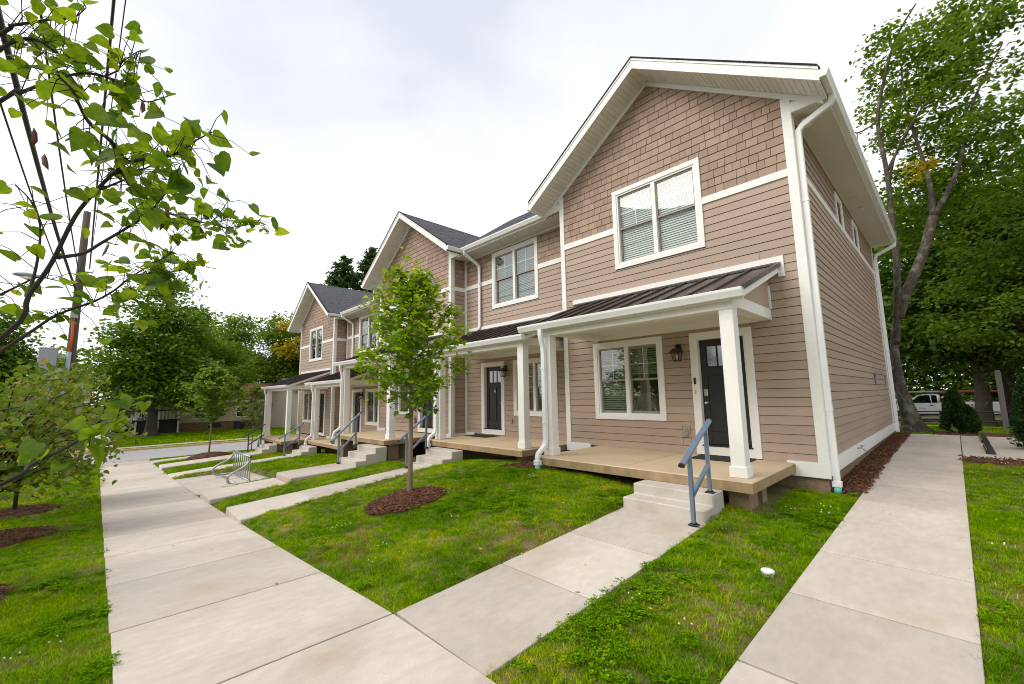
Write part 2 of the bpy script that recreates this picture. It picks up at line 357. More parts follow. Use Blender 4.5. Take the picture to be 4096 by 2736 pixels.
class MB:
    """Collects solids into one mesh."""
    def __init__(s): s.v = []; s.f = []; s.sm = []
    def add(s, verts, faces, smooth=False):
        k = len(s.v); s.v += [tuple(v) for v in verts]
        s.f += [tuple(i+k for i in f) for f in faces]; s.sm += [smooth]*len(faces); return s
    def box(s, x0, x1, y0, y1, z0, z1):
        return s.add([(x0, y0, z0), (x1, y0, z0), (x1, y1, z0), (x0, y1, z0), (x0, y0, z1), (x1, y0, z1), (x1, y1, z1), (x0, y1, z1)],
                     [(0, 3, 2, 1), (4, 5, 6, 7), (0, 1, 5, 4), (1, 2, 6, 5), (2, 3, 7, 6), (3, 0, 4, 7)])
    def hexa(s, b, t):
        return s.add(list(b)+list(t), [(0, 3, 2, 1), (4, 5, 6, 7), (0, 1, 5, 4), (1, 2, 6, 5), (2, 3, 7, 6), (3, 0, 4, 7)])
    def prism(s, poly, axis, a, b):
        """polygon (2D) extruded along axis ('x','y','z') from a to b"""
        def mk(p, t):
            return {'x': (t, p[0], p[1]), 'y': (p[0], t, p[1]), 'z': (p[0], p[1], t)}[axis]
        n = len(poly)
        v = [mk(p, a) for p in poly]+[mk(p, b) for p in poly]
        f = [tuple(range(n)), tuple(range(2*n-1, n-1, -1))]+[(i, i+n, (i+1) % n+n, (i+1) % n) for i in range(n)]
        return s.add(v, f)
    def tube(s, pts, rad, n=8, cap=True, smooth=True, prof=None):
        """swept tube; rad is a number or list; prof: list of 2D points instead of a circle"""
        pts = [Vector(p) for p in pts]
        if not isinstance(rad, (list, tuple)): rad = [rad]*len(pts)
        prof = prof or [(math.cos(2*PI*i/n), math.sin(2*PI*i/n)) for i in range(n)]
        n = len(prof); k = len(s.v)
        up = None
        for i, p in enumerate(pts):
            a = pts[max(0, i-1)]; b = pts[min(len(pts)-1, i+1)]
            d = (b-a).normalized()
            if up is None:
                ref = Vector((0, 0, 1)) if abs(d.z) < 0.9 else Vector((0, 1, 0))
                up = (ref - d*ref.dot(d)).normalized()
            else:
                q = up - d*up.dot(d)
                up = q.normalized() if q.length > 1e-5 else up
            sd = d.cross(up)
            # widen at mitred bends
            w = 1.0
            if 0 < i < len(pts)-1:
                c = (pts[i]-pts[i-1]).normalized().dot((pts[i+1]-pts[i]).normalized())
                w = 1/max(0.75, math.sqrt(max(0.05, (1+c)/2)))
            for (x, y) in prof: s.v.append(tuple(p + sd*(x*rad[i]*w) + up*(y*rad[i]*w)))
        for i in range(len(pts)-1):
            for j in range(n):
                s.f.append((k+i*n+j, k+i*n+(j+1) % n, k+(i+1)*n+(j+1) % n, k+(i+1)*n+j)); s.sm.append(smooth)
        if cap:
            s.f.append(tuple(k+j for j in range(n-1, -1, -1))); s.sm.append(False)
            e0 = k+(len(pts)-1)*n
            s.f.append(tuple(e0+j for j in range(n))); s.sm.append(False)
        return s
    def lathe(s, prof, c=(0, 0, 0), n=12, smooth=True):
        k = len(s.v)
        for (r, z) in prof:
            for j in range(n):
                a = 2*PI*j/n; s.v.append((c[0]+r*math.cos(a), c[1]+r*math.sin(a), c[2]+z))
        for i in range(len(prof)-1):
            for j in range(n):
                s.f.append((k+i*n+j, k+i*n+(j+1) % n, k+(i+1)*n+(j+1) % n, k+(i+1)*n+j)); s.sm.append(smooth)
        s.f.append(tuple(k+j for j in range(n-1, -1, -1))); s.sm.append(False)
        e0 = k+(len(prof)-1)*n
        s.f.append(tuple(e0+j for j in range(n))); s.sm.append(False)
        return s
    def mesh(s, name='mesh'):
        me = bpy.data.meshes.new(name); me.from_pydata(s.v, [], s.f)
        me.polygons.foreach_set('use_smooth', s.sm); me.update(); return me
    def build(s, name, m, parent=None, bevel=0, **kw):
        me = s.mesh(name)
        bm = bmesh.new(); bm.from_mesh(me)
        bmesh.ops.recalc_face_normals(bm, faces=bm.faces)
        if bevel: bmesh.ops.bevel(bm, geom=[e for e in bm.edges if len(e.link_faces) == 2 and e.calc_face_angle(0) > 0.6], offset=bevel, segments=1, affect='EDGES', clamp_overlap=True)
        bm.to_mesh(me); bm.free()
        return link(name, me, m, parent, **kw)

def bx(name, m, parent, x0, x1, y0, y1, z0, z1, bevel=0):
    return MB().box(x0, x1, y0, y1, z0, z1).build(name, m, parent, bevel)

def interp(x, pts):
    xs = [p[0] for p in pts]; ys = [p[1] for p in pts]
    return np.interp(x, xs, ys)

# ------------------------------------------------------------------ terrain
SW = [(-400, -1.8), (-27.6, -1.8), (-24, -1.70), (-19, -1.50), (-15, -1.36), (-12, -1.22), (-10, -1.12), (-8.5, -1.03), (-7.1, -0.95), (-5.4, -0.85), (-3.7, -0.74),
      (-1.95, -0.625), (-0.77, -0.60), (0.9, -0.545), (3, -0.52), (400, -0.5)]
DK = [(-400, -1.8), (-27.5, -1.75), (-25, -1.55), (-22, -1.35), (-19, -1.22), (-17.5, -1.13), (-15, -1.0), (-13, -0.86), (-11, -0.70), (-9.5, -0.63), (-8.5, -0.58), (-7.3, -0.42), (-6.2, -0.31), (-5, -0.28),
      (-4.2, -0.20), (-3, -0.22), (-2.0, -0.33), (-0.6, -0.36), (0, -0.44), (1, -0.44), (400, -0.43)]
RT = [(-400, -0.6), (-9, -0.57), (-6.4, -0.55), (-0.8, -0.41), (5, -0.275), (9.5, -0.235), (14, -0.27), (20, -0.55), (33, -1.25), (60, -1.3), (400, -1.3)]
# beds cut for the walks: x0,x1,y0,y1, top at y0, top at y1
CUTS = [(-1.95, -0.78, -6.42, -2.35, -0.622, -0.41), (-8.63, -7.41, -6.42, -1.9, -0.90, -0.60), (-11.68, -10.42, -6.42, -4.75, -1.04, -0.94), (-11.61, -10.35, -4.75, -2.5, -0.80, -0.72),
        (-18.9, -17.7, -6.42, -2.0, -1.46, -1.18), (-22.5, -21.3, -6.42, -2.6, -1.50, -1.29)]
def H(x, y):
    """soil height"""
    x = np.asarray(x, float); y = np.asarray(y, float)
    s_ = interp(x, SW); d_ = interp(x, DK); r_ = interp(y, RT)
    j = np.interp(x, (-7.0, -3.5), (0.30, 0.0))
    t = np.clip((y+6.4)/0.45, 0, 1)*j + np.clip((y+6.4-0.45*np.minimum(1, j/0.3))/(3.9-0.45*np.minimum(1, j/0.3)), 0, 1)*(1-j)
    left = s_*(1-t) + d_*t
    pad_w = np.clip((x+17.15)/0.15, 0, 1)*np.clip((-12.2-x)/0.15, 0, 1)*np.clip((-4.2-y)/0.15, 0, 1)
    left = left*(1-pad_w)+(s_-0.04)*pad_w
    fade = np.clip((y-2)/12, 0, 1)
    left = left*(1-fade) + np.minimum(left, r_)*fade
    w = np.clip((x+0.7)/1.0, 0, 1)
    w = np.where(y < -6.4, np.clip((x-0)/1.0, 0, 1), w)
    out = left*(1-w) + r_*w - 0.03
    for (a, b, c, d, za, zb) in CUTS:
        cut = np.clip((x-a+0.1)/0.1, 0, 1)*np.clip((b+0.1-x)/0.1, 0, 1)*np.clip((y-c+0.1)/0.1, 0, 1)*np.clip((d+0.1-y)/0.1, 0, 1)
        out = out*(1-cut)+np.minimum(out, za+(zb-za)*np.clip((y-c)/(d-c), 0, 1)-0.045)*cut
    return out

def axis_vals(lo, hi, step, far):
    v = list(np.arange(lo, hi+1e-6, step)); g = step*1.5
    a = hi; 
    while a < far: a += g; g *= 1.35; v.append(a)
    a = lo; g = step*1.5
    while a > -far: a -= g; g *= 1.35; v.insert(0, a)
    return np.array(v)
gx = axis_vals(-29, 4, 0.15, 600); gy = axis_vals(-12.1, 12, 0.2, 600)
GX, GY = np.meshgrid(gx, gy)
GZ = H(GX, GY)
nx, ny = len(gx), len(gy)
gv = np.stack([GX.ravel(), GY.ravel(), GZ.ravel()], 1)
gf = [(j*nx+i, j*nx+i+1, (j+1)*nx+i+1, (j+1)*nx+i) for j in range(ny-1) for i in range(nx-1)]
ground = link('ground', me_from(gv.tolist(), gf, 'ground', True), 'soil')
tag(ground, 'lawn soil sloping down beside the row of townhouses', 'ground', kind='structure')

SLABS = []          # (x0,x1,y0,y1) keep-out rectangles for grass
def slab_piece(parent, x0, x1, y0, y1, ztop, thick=0.12, m='concrete', bev=0.004):
    """ztop(x,y); one slab"""
    c = [(x0, y0), (x1, y0), (x1, y1), (x0, y1)]
    t = [(x, y, ztop(x, y)) for x, y in c]; b = [(x, y, ztop(x, y)-thick) for x, y in c]
    return MB().hexa(b, t).build('slab', m, parent, bev)

# main sidewalk
SWY0, SWY1 = -8.10, -6.40
sidewalk = tag(thing('sidewalk', 'broad pale concrete sidewalk running along the front lawn', 'sidewalk', kind='structure'))
edges = [3.4, 1.3, -0.36] + [-1.96-1.62*k for k in range(0, 17)]
def sw_top(x, y): return float(interp(x, SW))
for a, b in zip(edges[:-1], edges[1:]):
    slab_piece(sidewalk, b+0.011, a-0.011, SWY0-0.07*max(0, -b-2)/12, SWY1, sw_top, 0.12)
SLABS.append((-28.4, 3.4, SWY0-0.03, SWY1))
END_X = edges[-1]

# walk to the end unit, flush with the sidewalk
def lawn_top(x, y): return float(H(x, y))+0.03
walk5 = thing('front_walk', 'concrete walk from the sidewalk to the steps of the end unit with the bare lawn both sides', 'walkway', kind='structure')
def w5top(x, y):
    t = (y+6.38)/(6.38-2.82); return -0.622*(1-t)-0.435*t
ys = [-6.385, -5.17, -4.04, -2.80]
for a, b in zip(ys[:-1], ys[1:]):
    slab_piece(walk5, -1.95, -0.78, a+0.011, b-0.006, w5top, 0.12)
SLABS.append((-1.95, -0.78, -6.4, -2.4))

# walk along the gable side
side_walk = thing('side_walk', 'long concrete walk along the side wall of the end unit', 'walkway', kind='structure')
def rtop(x, y): return float(interp(y, RT))+0.005
jy = [-6.385, -5.25, -4.05, -2.87, -1.62, -0.36, 0.98, 2.3, 3.6, 4.9, 6.2, 7.5, 8.8, 10.1]
for a, b in zip(jy[:-1], jy[1:]):
    slab_piece(side_walk, 0.375, 1.455, a+0.011, b-0.011, rtop)
SLABS.append((0.375, 1.455, -6.4, 10.1))
pad = thing('parking_pad', 'concrete parking pad beside the walk carrying two wheel stops', 'parking pad', kind='structure')
for a, b in ((5.0, 7.55), (7.56, 10.1)):
    for x0, x1 in ((1.47, 4.2), (4.21, 7.0)):
        slab_piece(pad, x0, x1, a+0.005, b-0.005, rtop)
SLABS.append((1.45, 7.0, 5.0, 10.1))

# ------------------------------------------------------------------ townhouses
UNIT_PLANK = me_from([(0, -0.017, 0), (1, -0.017, 0), (1, 0, 0), (0, 0, 0), (0, -0.005, 1), (1, -0.005, 1), (1, 0, 1), (0, 0, 1)],
                     [(0, 3, 2, 1), (4, 5, 6, 7), (0, 1, 5, 4), (1, 2, 6, 5), (2, 3, 7, 6), (3, 0, 4, 7)], 'plank')
UNIT_PLANK.materials.append(MATS['siding'])
UNIT_SHAKE = UNIT_PLANK.copy(); UNIT_SHAKE.materials.clear(); UNIT_SHAKE.materials.append(MATS['shake'])

def free_spans(rect, holes):
    """rect minus holes -> list of (x0,x1,z0,z1), split in columns and merged"""
    x0, x1, z0, z1 = rect
    hs = [h for h in holes if h[0] < x1-1e-4 and h[1] > x0+1e-4 and h[2] < z1-1e-4 and h[3] > z0+1e-4]
    cuts = sorted({x0, x1, *[min(max(h[0], x0), x1) for h in hs], *[min(max(h[1], x0), x1) for h in hs]})
    out = []
    for a, b in zip(cuts[:-1], cuts[1:]):
        if b-a < 0.004: continue
        zs = [(z0, z1)]
        for h in hs:
            if h[0] < b-1e-4 and h[1] > a+1e-4:
                nz = []
                for p, q in zs:
                    if h[2] > p: nz.append((p, min(q, h[2])))
                    if h[3] < q: nz.append((max(p, h[3]), q))
                zs = [(p, q) for p, q in nz if q-p > 0.012]
        for p, q in zs:
            for i, o in enumerate(out):
                if abs(o[1]-a) < 1e-6 and abs(o[2]-p) < 1e-6 and abs(o[3]-q) < 1e-6:
                    out[i] = (o[0], b, p, q); break
            else: out.append((a, b, p, q))
    return out

def lay_planks(parent, x0, x1, z0, z1, holes, loc=(0, 0, 0), rot=0, exp=0.1524, seed=1, maxlen=3.66):
    """lap siding; wall coordinates (x along, z up) carried by loc/rot"""
    rnd = random.Random(seed)
    cz, sz = math.cos(rot), math.sin(rot)
    z = z0
    while z < z1-0.02:
        zt = min(z+exp, z1)
        for (a, b, p, q) in free_spans((x0, x1, z, zt), holes):
            segs = [a]
            nxt = a+rnd.uniform(0.6, maxlen)
            while nxt < b-0.5: segs.append(nxt); nxt += maxlen*rnd.uniform(0.8, 1.0)
            segs.append(b)
            for s0, s1 in zip(segs[:-1], segs[1:]):
                link('plank', UNIT_PLANK, None, parent, (loc[0]+cz*(s0+0.0015), loc[1]+sz*(s0+0.0015), loc[2]+p), (0, 0, rot), (s1-s0-0.004, 1, (q-p)-(0.009 if q < z1-0.01 else 0)))
        z = zt

def lay_shakes(parent, xr, z0, z1, holes, loc=(0, 0, 0), rot=0, exp=0.165, seed=1):
    """xr(z) -> (x0,x1) span of a row"""
    rnd = random.Random(seed)
    cz, sz = math.cos(rot), math.sin(rot)
    z = z0
    while z < z1-0.03:
        zt = min(z+exp, z1)
        r = xr(z)
        for (a, b, p, q) in free_spans((r[0], r[1], z, zt), holes):
            s = a
            while s < b-0.02:
                w = rnd.choice((0.13, 0.16, 0.19, 0.22, 0.255, 0.28))*rnd.uniform(0.94, 1.06)
                if b-(s+w) < 0.07: w = b-s
                dz = 0
                link('shingle', UNIT_SHAKE, None, parent, (loc[0]+cz*(s+0.0035), loc[1]+sz*(s+0.0035), loc[2]+p+dz), (0, 0, rot), (w-0.008, 1, (q-p)-(0.009 if q < z1-0.01 else 0)))
                s += w
        z = zt

def board(name, parent, x0, x1, z0, z1, y0=-0.034, y1=0.0, m='white', bevel=0.003):
    return bx(name, m, parent, x0, x1, y0, y1, z0, z1, bevel)

def blind_mesh(x0, x1, z0, z1, y, pitch=0.050, tilt=0.9, drop=1.0):
    mb = MB()
    z = z1-0.05; zb = z1-(z1-z0)*drop
    mb.box(x0, x1, y-0.02, y+0.03, z1-0.05, z1-0.005)
    while z > zb+0.02:
        c, s = math.cos(tilt)*0.024, math.sin(tilt)*0.024
        mb.hexa([(x0, y-c, z-s-0.001), (x1, y-c, z-s-0.001), (x1, y+c, z+s-0.001), (x0, y+c, z+s-0.001)],
                [(x0, y-c, z-s+0.001), (x1, y-c, z-s+0.001), (x1, y+c, z+s+0.001), (x0, y+c, z+s+0.001)])
        z -= pitch
    mb.box(x0, x1, y-0.018, y+0.018, zb-0.005, zb+0.02)
    return mb

def window(parent, x0, x1, z0, z1, loc=(0, 0, 0), rot=0, pair=True, blinds=(1.0, 1.0), tilt=0.9, casing=0.105, muntins=True, curtain=False, bm='blind', gm='glass'):
    """mulled pair of double-hung windows; x0..z1 is the outer casing"""
    c = casing
    mb = MB()
    mb.box(x0, x1, -0.038, 0.01, z1-c, z1); mb.box(x0, x1, -0.038, 0.01, z0, z0+c)
    mb.box(x0, x0+c, -0.0381, 0.01, z0+c, z1-c); mb.box(x1-c, x1, -0.0381, 0.01, z0+c, z1-c)
    w = mb.build('window', 'white', parent, 0.003, loc=loc, rot=(0, 0, rot))
    ix0, ix1, iz0, iz1 = x0+c, x1-c, z0+c, z1-c
    t = 0.035
    fr = MB()
    fr.box(ix0, ix1, -0.02, 0.10, iz1-t, iz1); fr.box(ix0, ix1, -0.02, 0.10, iz0, iz0+t)
    fr.box(ix0, ix0+t, -0.021, 0.10, iz0+t, iz1-t); fr.box(ix1-t, ix1, -0.021, 0.10, iz0+t, iz1-t)
    mid = (ix0+ix1)/2
    bays = [(ix0+t, ix1-t)]
    if pair:
        fr.box(mid-0.045, mid+0.045, -0.024, 0.10, iz0+t, iz1-t); bays = [(ix0+t, mid-0.045), (mid+0.045, ix1-t)]
    fr.build('frame', 'white', w)
    for k, (a, b) in enumerate(bays):
        h0, h1 = iz0+t, iz1-t; hm = (h0+h1)/2
        for (s0, s1, yy, up) in ((hm-0.022, h1, 0.015, True), (h0, hm+0.022, 0.045, False)):
            r = 0.036
            sb = MB()
            sb.box(a, b, yy, yy+0.03, s1-r, s1); sb.box(a, b, yy, yy+0.03, s0, s0+r*(1 if up else 1.3))
            sb.box(a, a+r*0.75, yy+0.0005, yy+0.03, s0+r, s1-r); sb.box(b-r*0.75, b, yy+0.0005, yy+0.03, s0+r, s1-r)
            sb.build('sash', 'sash', w)
            bx('pane', gm, w, a+0.02, b-0.02, yy+0.014, yy+0.018, s0+0.02, s1-0.02)
            if up and muntins:
                g = MB(); xm = (a+b)/2; zm = (s0+s1)/2-0.02
                g.box(xm-0.008, xm+0.008, yy+0.020, yy+0.026, s0+r, s1-r); g.box(a+0.03, xm-0.008, yy+0.020, yy+0.026, zm-0.008, zm+0.008)
                g.box(xm+0.008, b-0.03, yy+0.020, yy+0.026, zm-0.008, zm+0.008)
                g.build('muntin', 'white', w)
        d = blinds[k % len(blinds)]
        if d > 0.03:
            blind_mesh(a+0.015, b-0.015, h0+0.01, h1-0.01, 0.10, drop=d, tilt=tilt).build('blind', bm, w)
    if curtain:
        cm = MB(); n = 26; a, b = bays[-1]; zc = iz0+(iz1-iz0)*0.30
        vs_ = []
        for i in range(n+1):
            x = a+(b-a)*i/n; yy = 0.2+0.02*math.sin(i*1.9)
            vs_ += [(x, yy, iz0), (x, yy, zc)]
        cm.add(vs_, [(2*i, 2*i+2, 2*i+3, 2*i+1) for i in range(n)], True)
        cm.build('curtain', 'curtain', w)
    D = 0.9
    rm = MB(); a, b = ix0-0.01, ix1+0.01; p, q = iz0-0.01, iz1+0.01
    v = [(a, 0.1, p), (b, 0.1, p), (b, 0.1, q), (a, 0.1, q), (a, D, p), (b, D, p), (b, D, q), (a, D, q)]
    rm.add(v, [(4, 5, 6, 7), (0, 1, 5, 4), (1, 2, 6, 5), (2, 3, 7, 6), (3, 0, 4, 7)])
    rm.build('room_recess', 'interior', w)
    return w

def number_obj(parent, ch, loc, size):
    cu = bpy.data.curves.new('number', 'FONT'); cu.body = ch; cu.size = size; cu.extrude = 0.003; cu.align_x = 'CENTER'
    t = bpy.data.objects.new('number_text', cu); COL.objects.link(t)
    me = bpy.data.meshes.new_from_object(t); bpy.data.objects.remove(t); me.name = 'number'
    me.materials.clear(); me.materials.append(MATS['brass'])
    o = bpy.data.objects.new('number', me); COL.objects.link(o); o.parent = parent; o.location = loc; o.rotation_euler = (PI/2, 0, 0)
    return o

def door(parent, x0, x1, ztop, hinge_right=True, number=None, wreath=False, keypad=True):
    """x0..x1 outer casing, deck level z=0, slab starts at 0.17"""
    c = 0.125; sill = 0.17
    mb = MB()
    mb.box(x0, x0+c, -0.038, 0.02, sill, ztop); mb.box(x1-c, x1, -0.038, 0.02, sill, ztop)
    mb.box(x0+c, x1-c, -0.0385, 0.02, ztop-c, ztop); mb.box(x0, x1, -0.0375, 0.02, 0.012, sill)
    dc = mb.build('door_casing', 'white_wood', parent, 0.004)
    a, b = x0+c, x1-c
    jb = MB(); jb.box(a-0.002, a+0.02, -0.03, 0.12, sill, ztop-c); jb.box(b-0.02, b+0.002, -0.03, 0.12, sill, ztop-c); jb.box(a+0.02, b-0.02, -0.03, 0.12, ztop-c-0.02, ztop-c+0.002)
    jb.build('jamb', 'white_wood', dc)
    bx('threshold', 'iron_black', dc, a, b, -0.045, 0.12, sill-0.002, sill+0.025)
    # slab with stiles, rails and recessed panels
    y = 0.075
    s0, s1 = a+0.022, b-0.022; zb, zt = sill+0.03, ztop-c-0.022
    H_ = zt-zb; w = s1-s0
    d = MB()
    st = 0.115
    rails = [(zb, zb+0.23), (zb+H_*0.655, zb+H_*0.655+0.17), (zt-0.13, zt)]
    for p, q in rails: d.box(s0+st, s1-st, y, y+0.044, p, q)
    d.box(s0, s0+st, y-0.0005, y+0.044, zb, zt); d.box(s1-st, s1, y-0.0005, y+0.044, zb, zt)
    xm = (s0+s1)/2
    d.box(xm-0.055, xm+0.055, y, y+0.044, zb+0.23, zb+H_*0.655)
    d.box(s0+st, xm-0.055, y+0.018, y+0.04, zb+0.23, zb+H_*0.655); d.box(xm+0.055, s1-st, y+0.018, y+0.04, zb+0.23, zb+H_*0.655)
    lz0, lz1 = zb+H_*0.655+0.17, zt-0.13
    l0, l1 = s0+st, s1-st; lw = (l1-l0)
    for k in (1, 2): d.box(l0+lw*k/3-0.014, l0+lw*k/3+0.014, y+0.002, y+0.044, lz0, lz1)
    d.box(l0-0.01, l1+0.01, y-0.012, y, lz0-0.03, lz0-0.004)
    dr = d.build('door', 'door_black', parent, 0.004)
    for k in range(3):
        bx('pane', 'glass_door', dr, l0+lw*k/3+0.014, l0+lw*(k+1)/3-0.014, y+0.018, y+0.024, lz0, lz1)
    bx('backing', 'interior', dr, l0, l1, y+0.2, y+0.21, lz0-0.1, lz1+0.1)
    kx = s0+0.065 if hinge_right else s1-0.065
    kz = sill+0.80
    def yl(prof, name, m, z, par):
        o = MB().lathe(prof, n=14).build(name, m, par, loc=(kx, y, z), rot=(PI/2, 0, 0)); return o
    yl([(0.03, 0), (0.03, 0.006), (0.012, 0.01), (0.011, 0.03), (0.025, 0.038), (0.029, 0.05), (0.024, 0.062), (0.008, 0.068)], 'door_knob', 'nickel', kz, dr)
    if keypad:
        k = MB().box(kx-0.034, kx+0.034, y-0.022, y, kz+0.13, kz+0.265)
        ko = k.build('keypad_lock', 'nickel', dr, 0.008)
    if number: number_obj(dr, number, (xm, y-0.004, zb+H_*0.655-0.17), 0.17)
    if wreath:
        pass
    return dr

K_PROF = [(0.0, 0.0), (0.085, 0.0), (0.098, 0.03), (0.125, 0.085), (0.128, 0.118), (0.118, 0.124), (0.0, 0.124)]
def gutter(parent, x0, x1, yface, z, along='x', sgn=-1, name='gutter'):
    """K-style gutter; yface is the fascia plane, sgn the outward direction"""
    prof = [(yface+sgn*d, z+h) for d, h in K_PROF]
    mb = MB()
    if along == 'x': mb.prism(prof, 'x', x0, x1)
    else: mb.prism([(p[0], p[1]) for p in prof], 'y', x0, x1)
    return mb.build(name, 'white_metal', parent)

SPOUT = [(-1, -0.62), (-0.8, -0.78), (0.8, -0.78), (1, -0.62), (1, 0.62), (0.8, 0.78), (-0.8, 0.78), (-1, 0.62)]
def downspout(parent, pts, r=0.043, green=None, name='downspout'):
    o = MB().tube(pts, r, prof=SPOUT, smooth=False).build(name, 'white_metal', parent)
    e = Vector(pts[-1])
    # strap rings and coupling
    if green is not None:
        MB().box(e.x-0.062, e.x+0.062, e.y-0.055, e.y+0.055, e.z-0.06, e.z+0.03).build('coupling', 'white_metal', o, 0.008)
        MB().lathe([(0.052, 0), (0.052, green)], (e.x, e.y, e.z-0.06-green), 14).build('drain_pipe', 'pipe_green', o)
    for a, b in zip(pts[:-1], pts[1:]):
        a, b = Vector(a), Vector(b)
        if abs(b.z-a.z) > 1.2:
            for t in (0.18, 0.8):
                c = a.lerp(b, t); MB().box(c.x-r*1.12, c.x+r*1.12, c.y-r*0.9, c.y+r*0.9, c.z-0.02, c.z+0.02).build('strap', 'white_metal', o)
    return o

RIDGE_X, RIDGE_Z, SLOPE = -2.605, 8.38, 0.690
EAVE_R, EAVE_L = 0.545, -5.755
RK = 0.60                            # rake overhang
def roof_z(x): return RIDGE_Z - SLOPE*abs(x-RIDGE_X)

def slope_box(mb, xa, xb, y0, y1, off0, off1):
    """slab following the gable slope, vertical offsets below the roof surface off0 (top) off1 (bottom)"""
    p = [(xa, roof_z(xa)-off0), (xb, roof_z(xb)-off0), (xb, roof_z(xb)-off1), (xa, roof_z(xa)-off1)]
    return mb.prism(p, 'y', y0, y1)

def shingle_courses(parent, xa, xb, y0, y1, name='shingle_course'):
    """asphalt courses on one gable slope: thin overlapping strips with cut tabs, one joined part"""
    rnd = random.Random(int(abs(xa*100)))
    mb = MB(); L = abs(xb-xa)*math.sqrt(1+SLOPE**2); n = int(L/0.143)
    for i in range(n):
        u0, u1 = i/n, (i+1)/n+0.02
        a = xb+(xa-xb)*u0; b = xb+(xa-xb)*min(1, u1)
        y = y0
        while y < y1:
            w = rnd.uniform(0.2, 0.42); ye = min(y1, y+w)
            h = rnd.choice((0.006, 0.010, 0.014))
            za, zb = roof_z(a)+h, roof_z(b)+0.003
            mb.add([(a, y, za), (a, ye, za), (b, ye, zb), (b, y, zb), (a, y, za-0.03), (a, ye, za-0.03)], [(0, 1, 2, 3), (4, 5, 1, 0)])
            y = ye
    o = mb.build(name, 'asphalt_shingle', parent); o['kind'] = 'stuff'
    return o

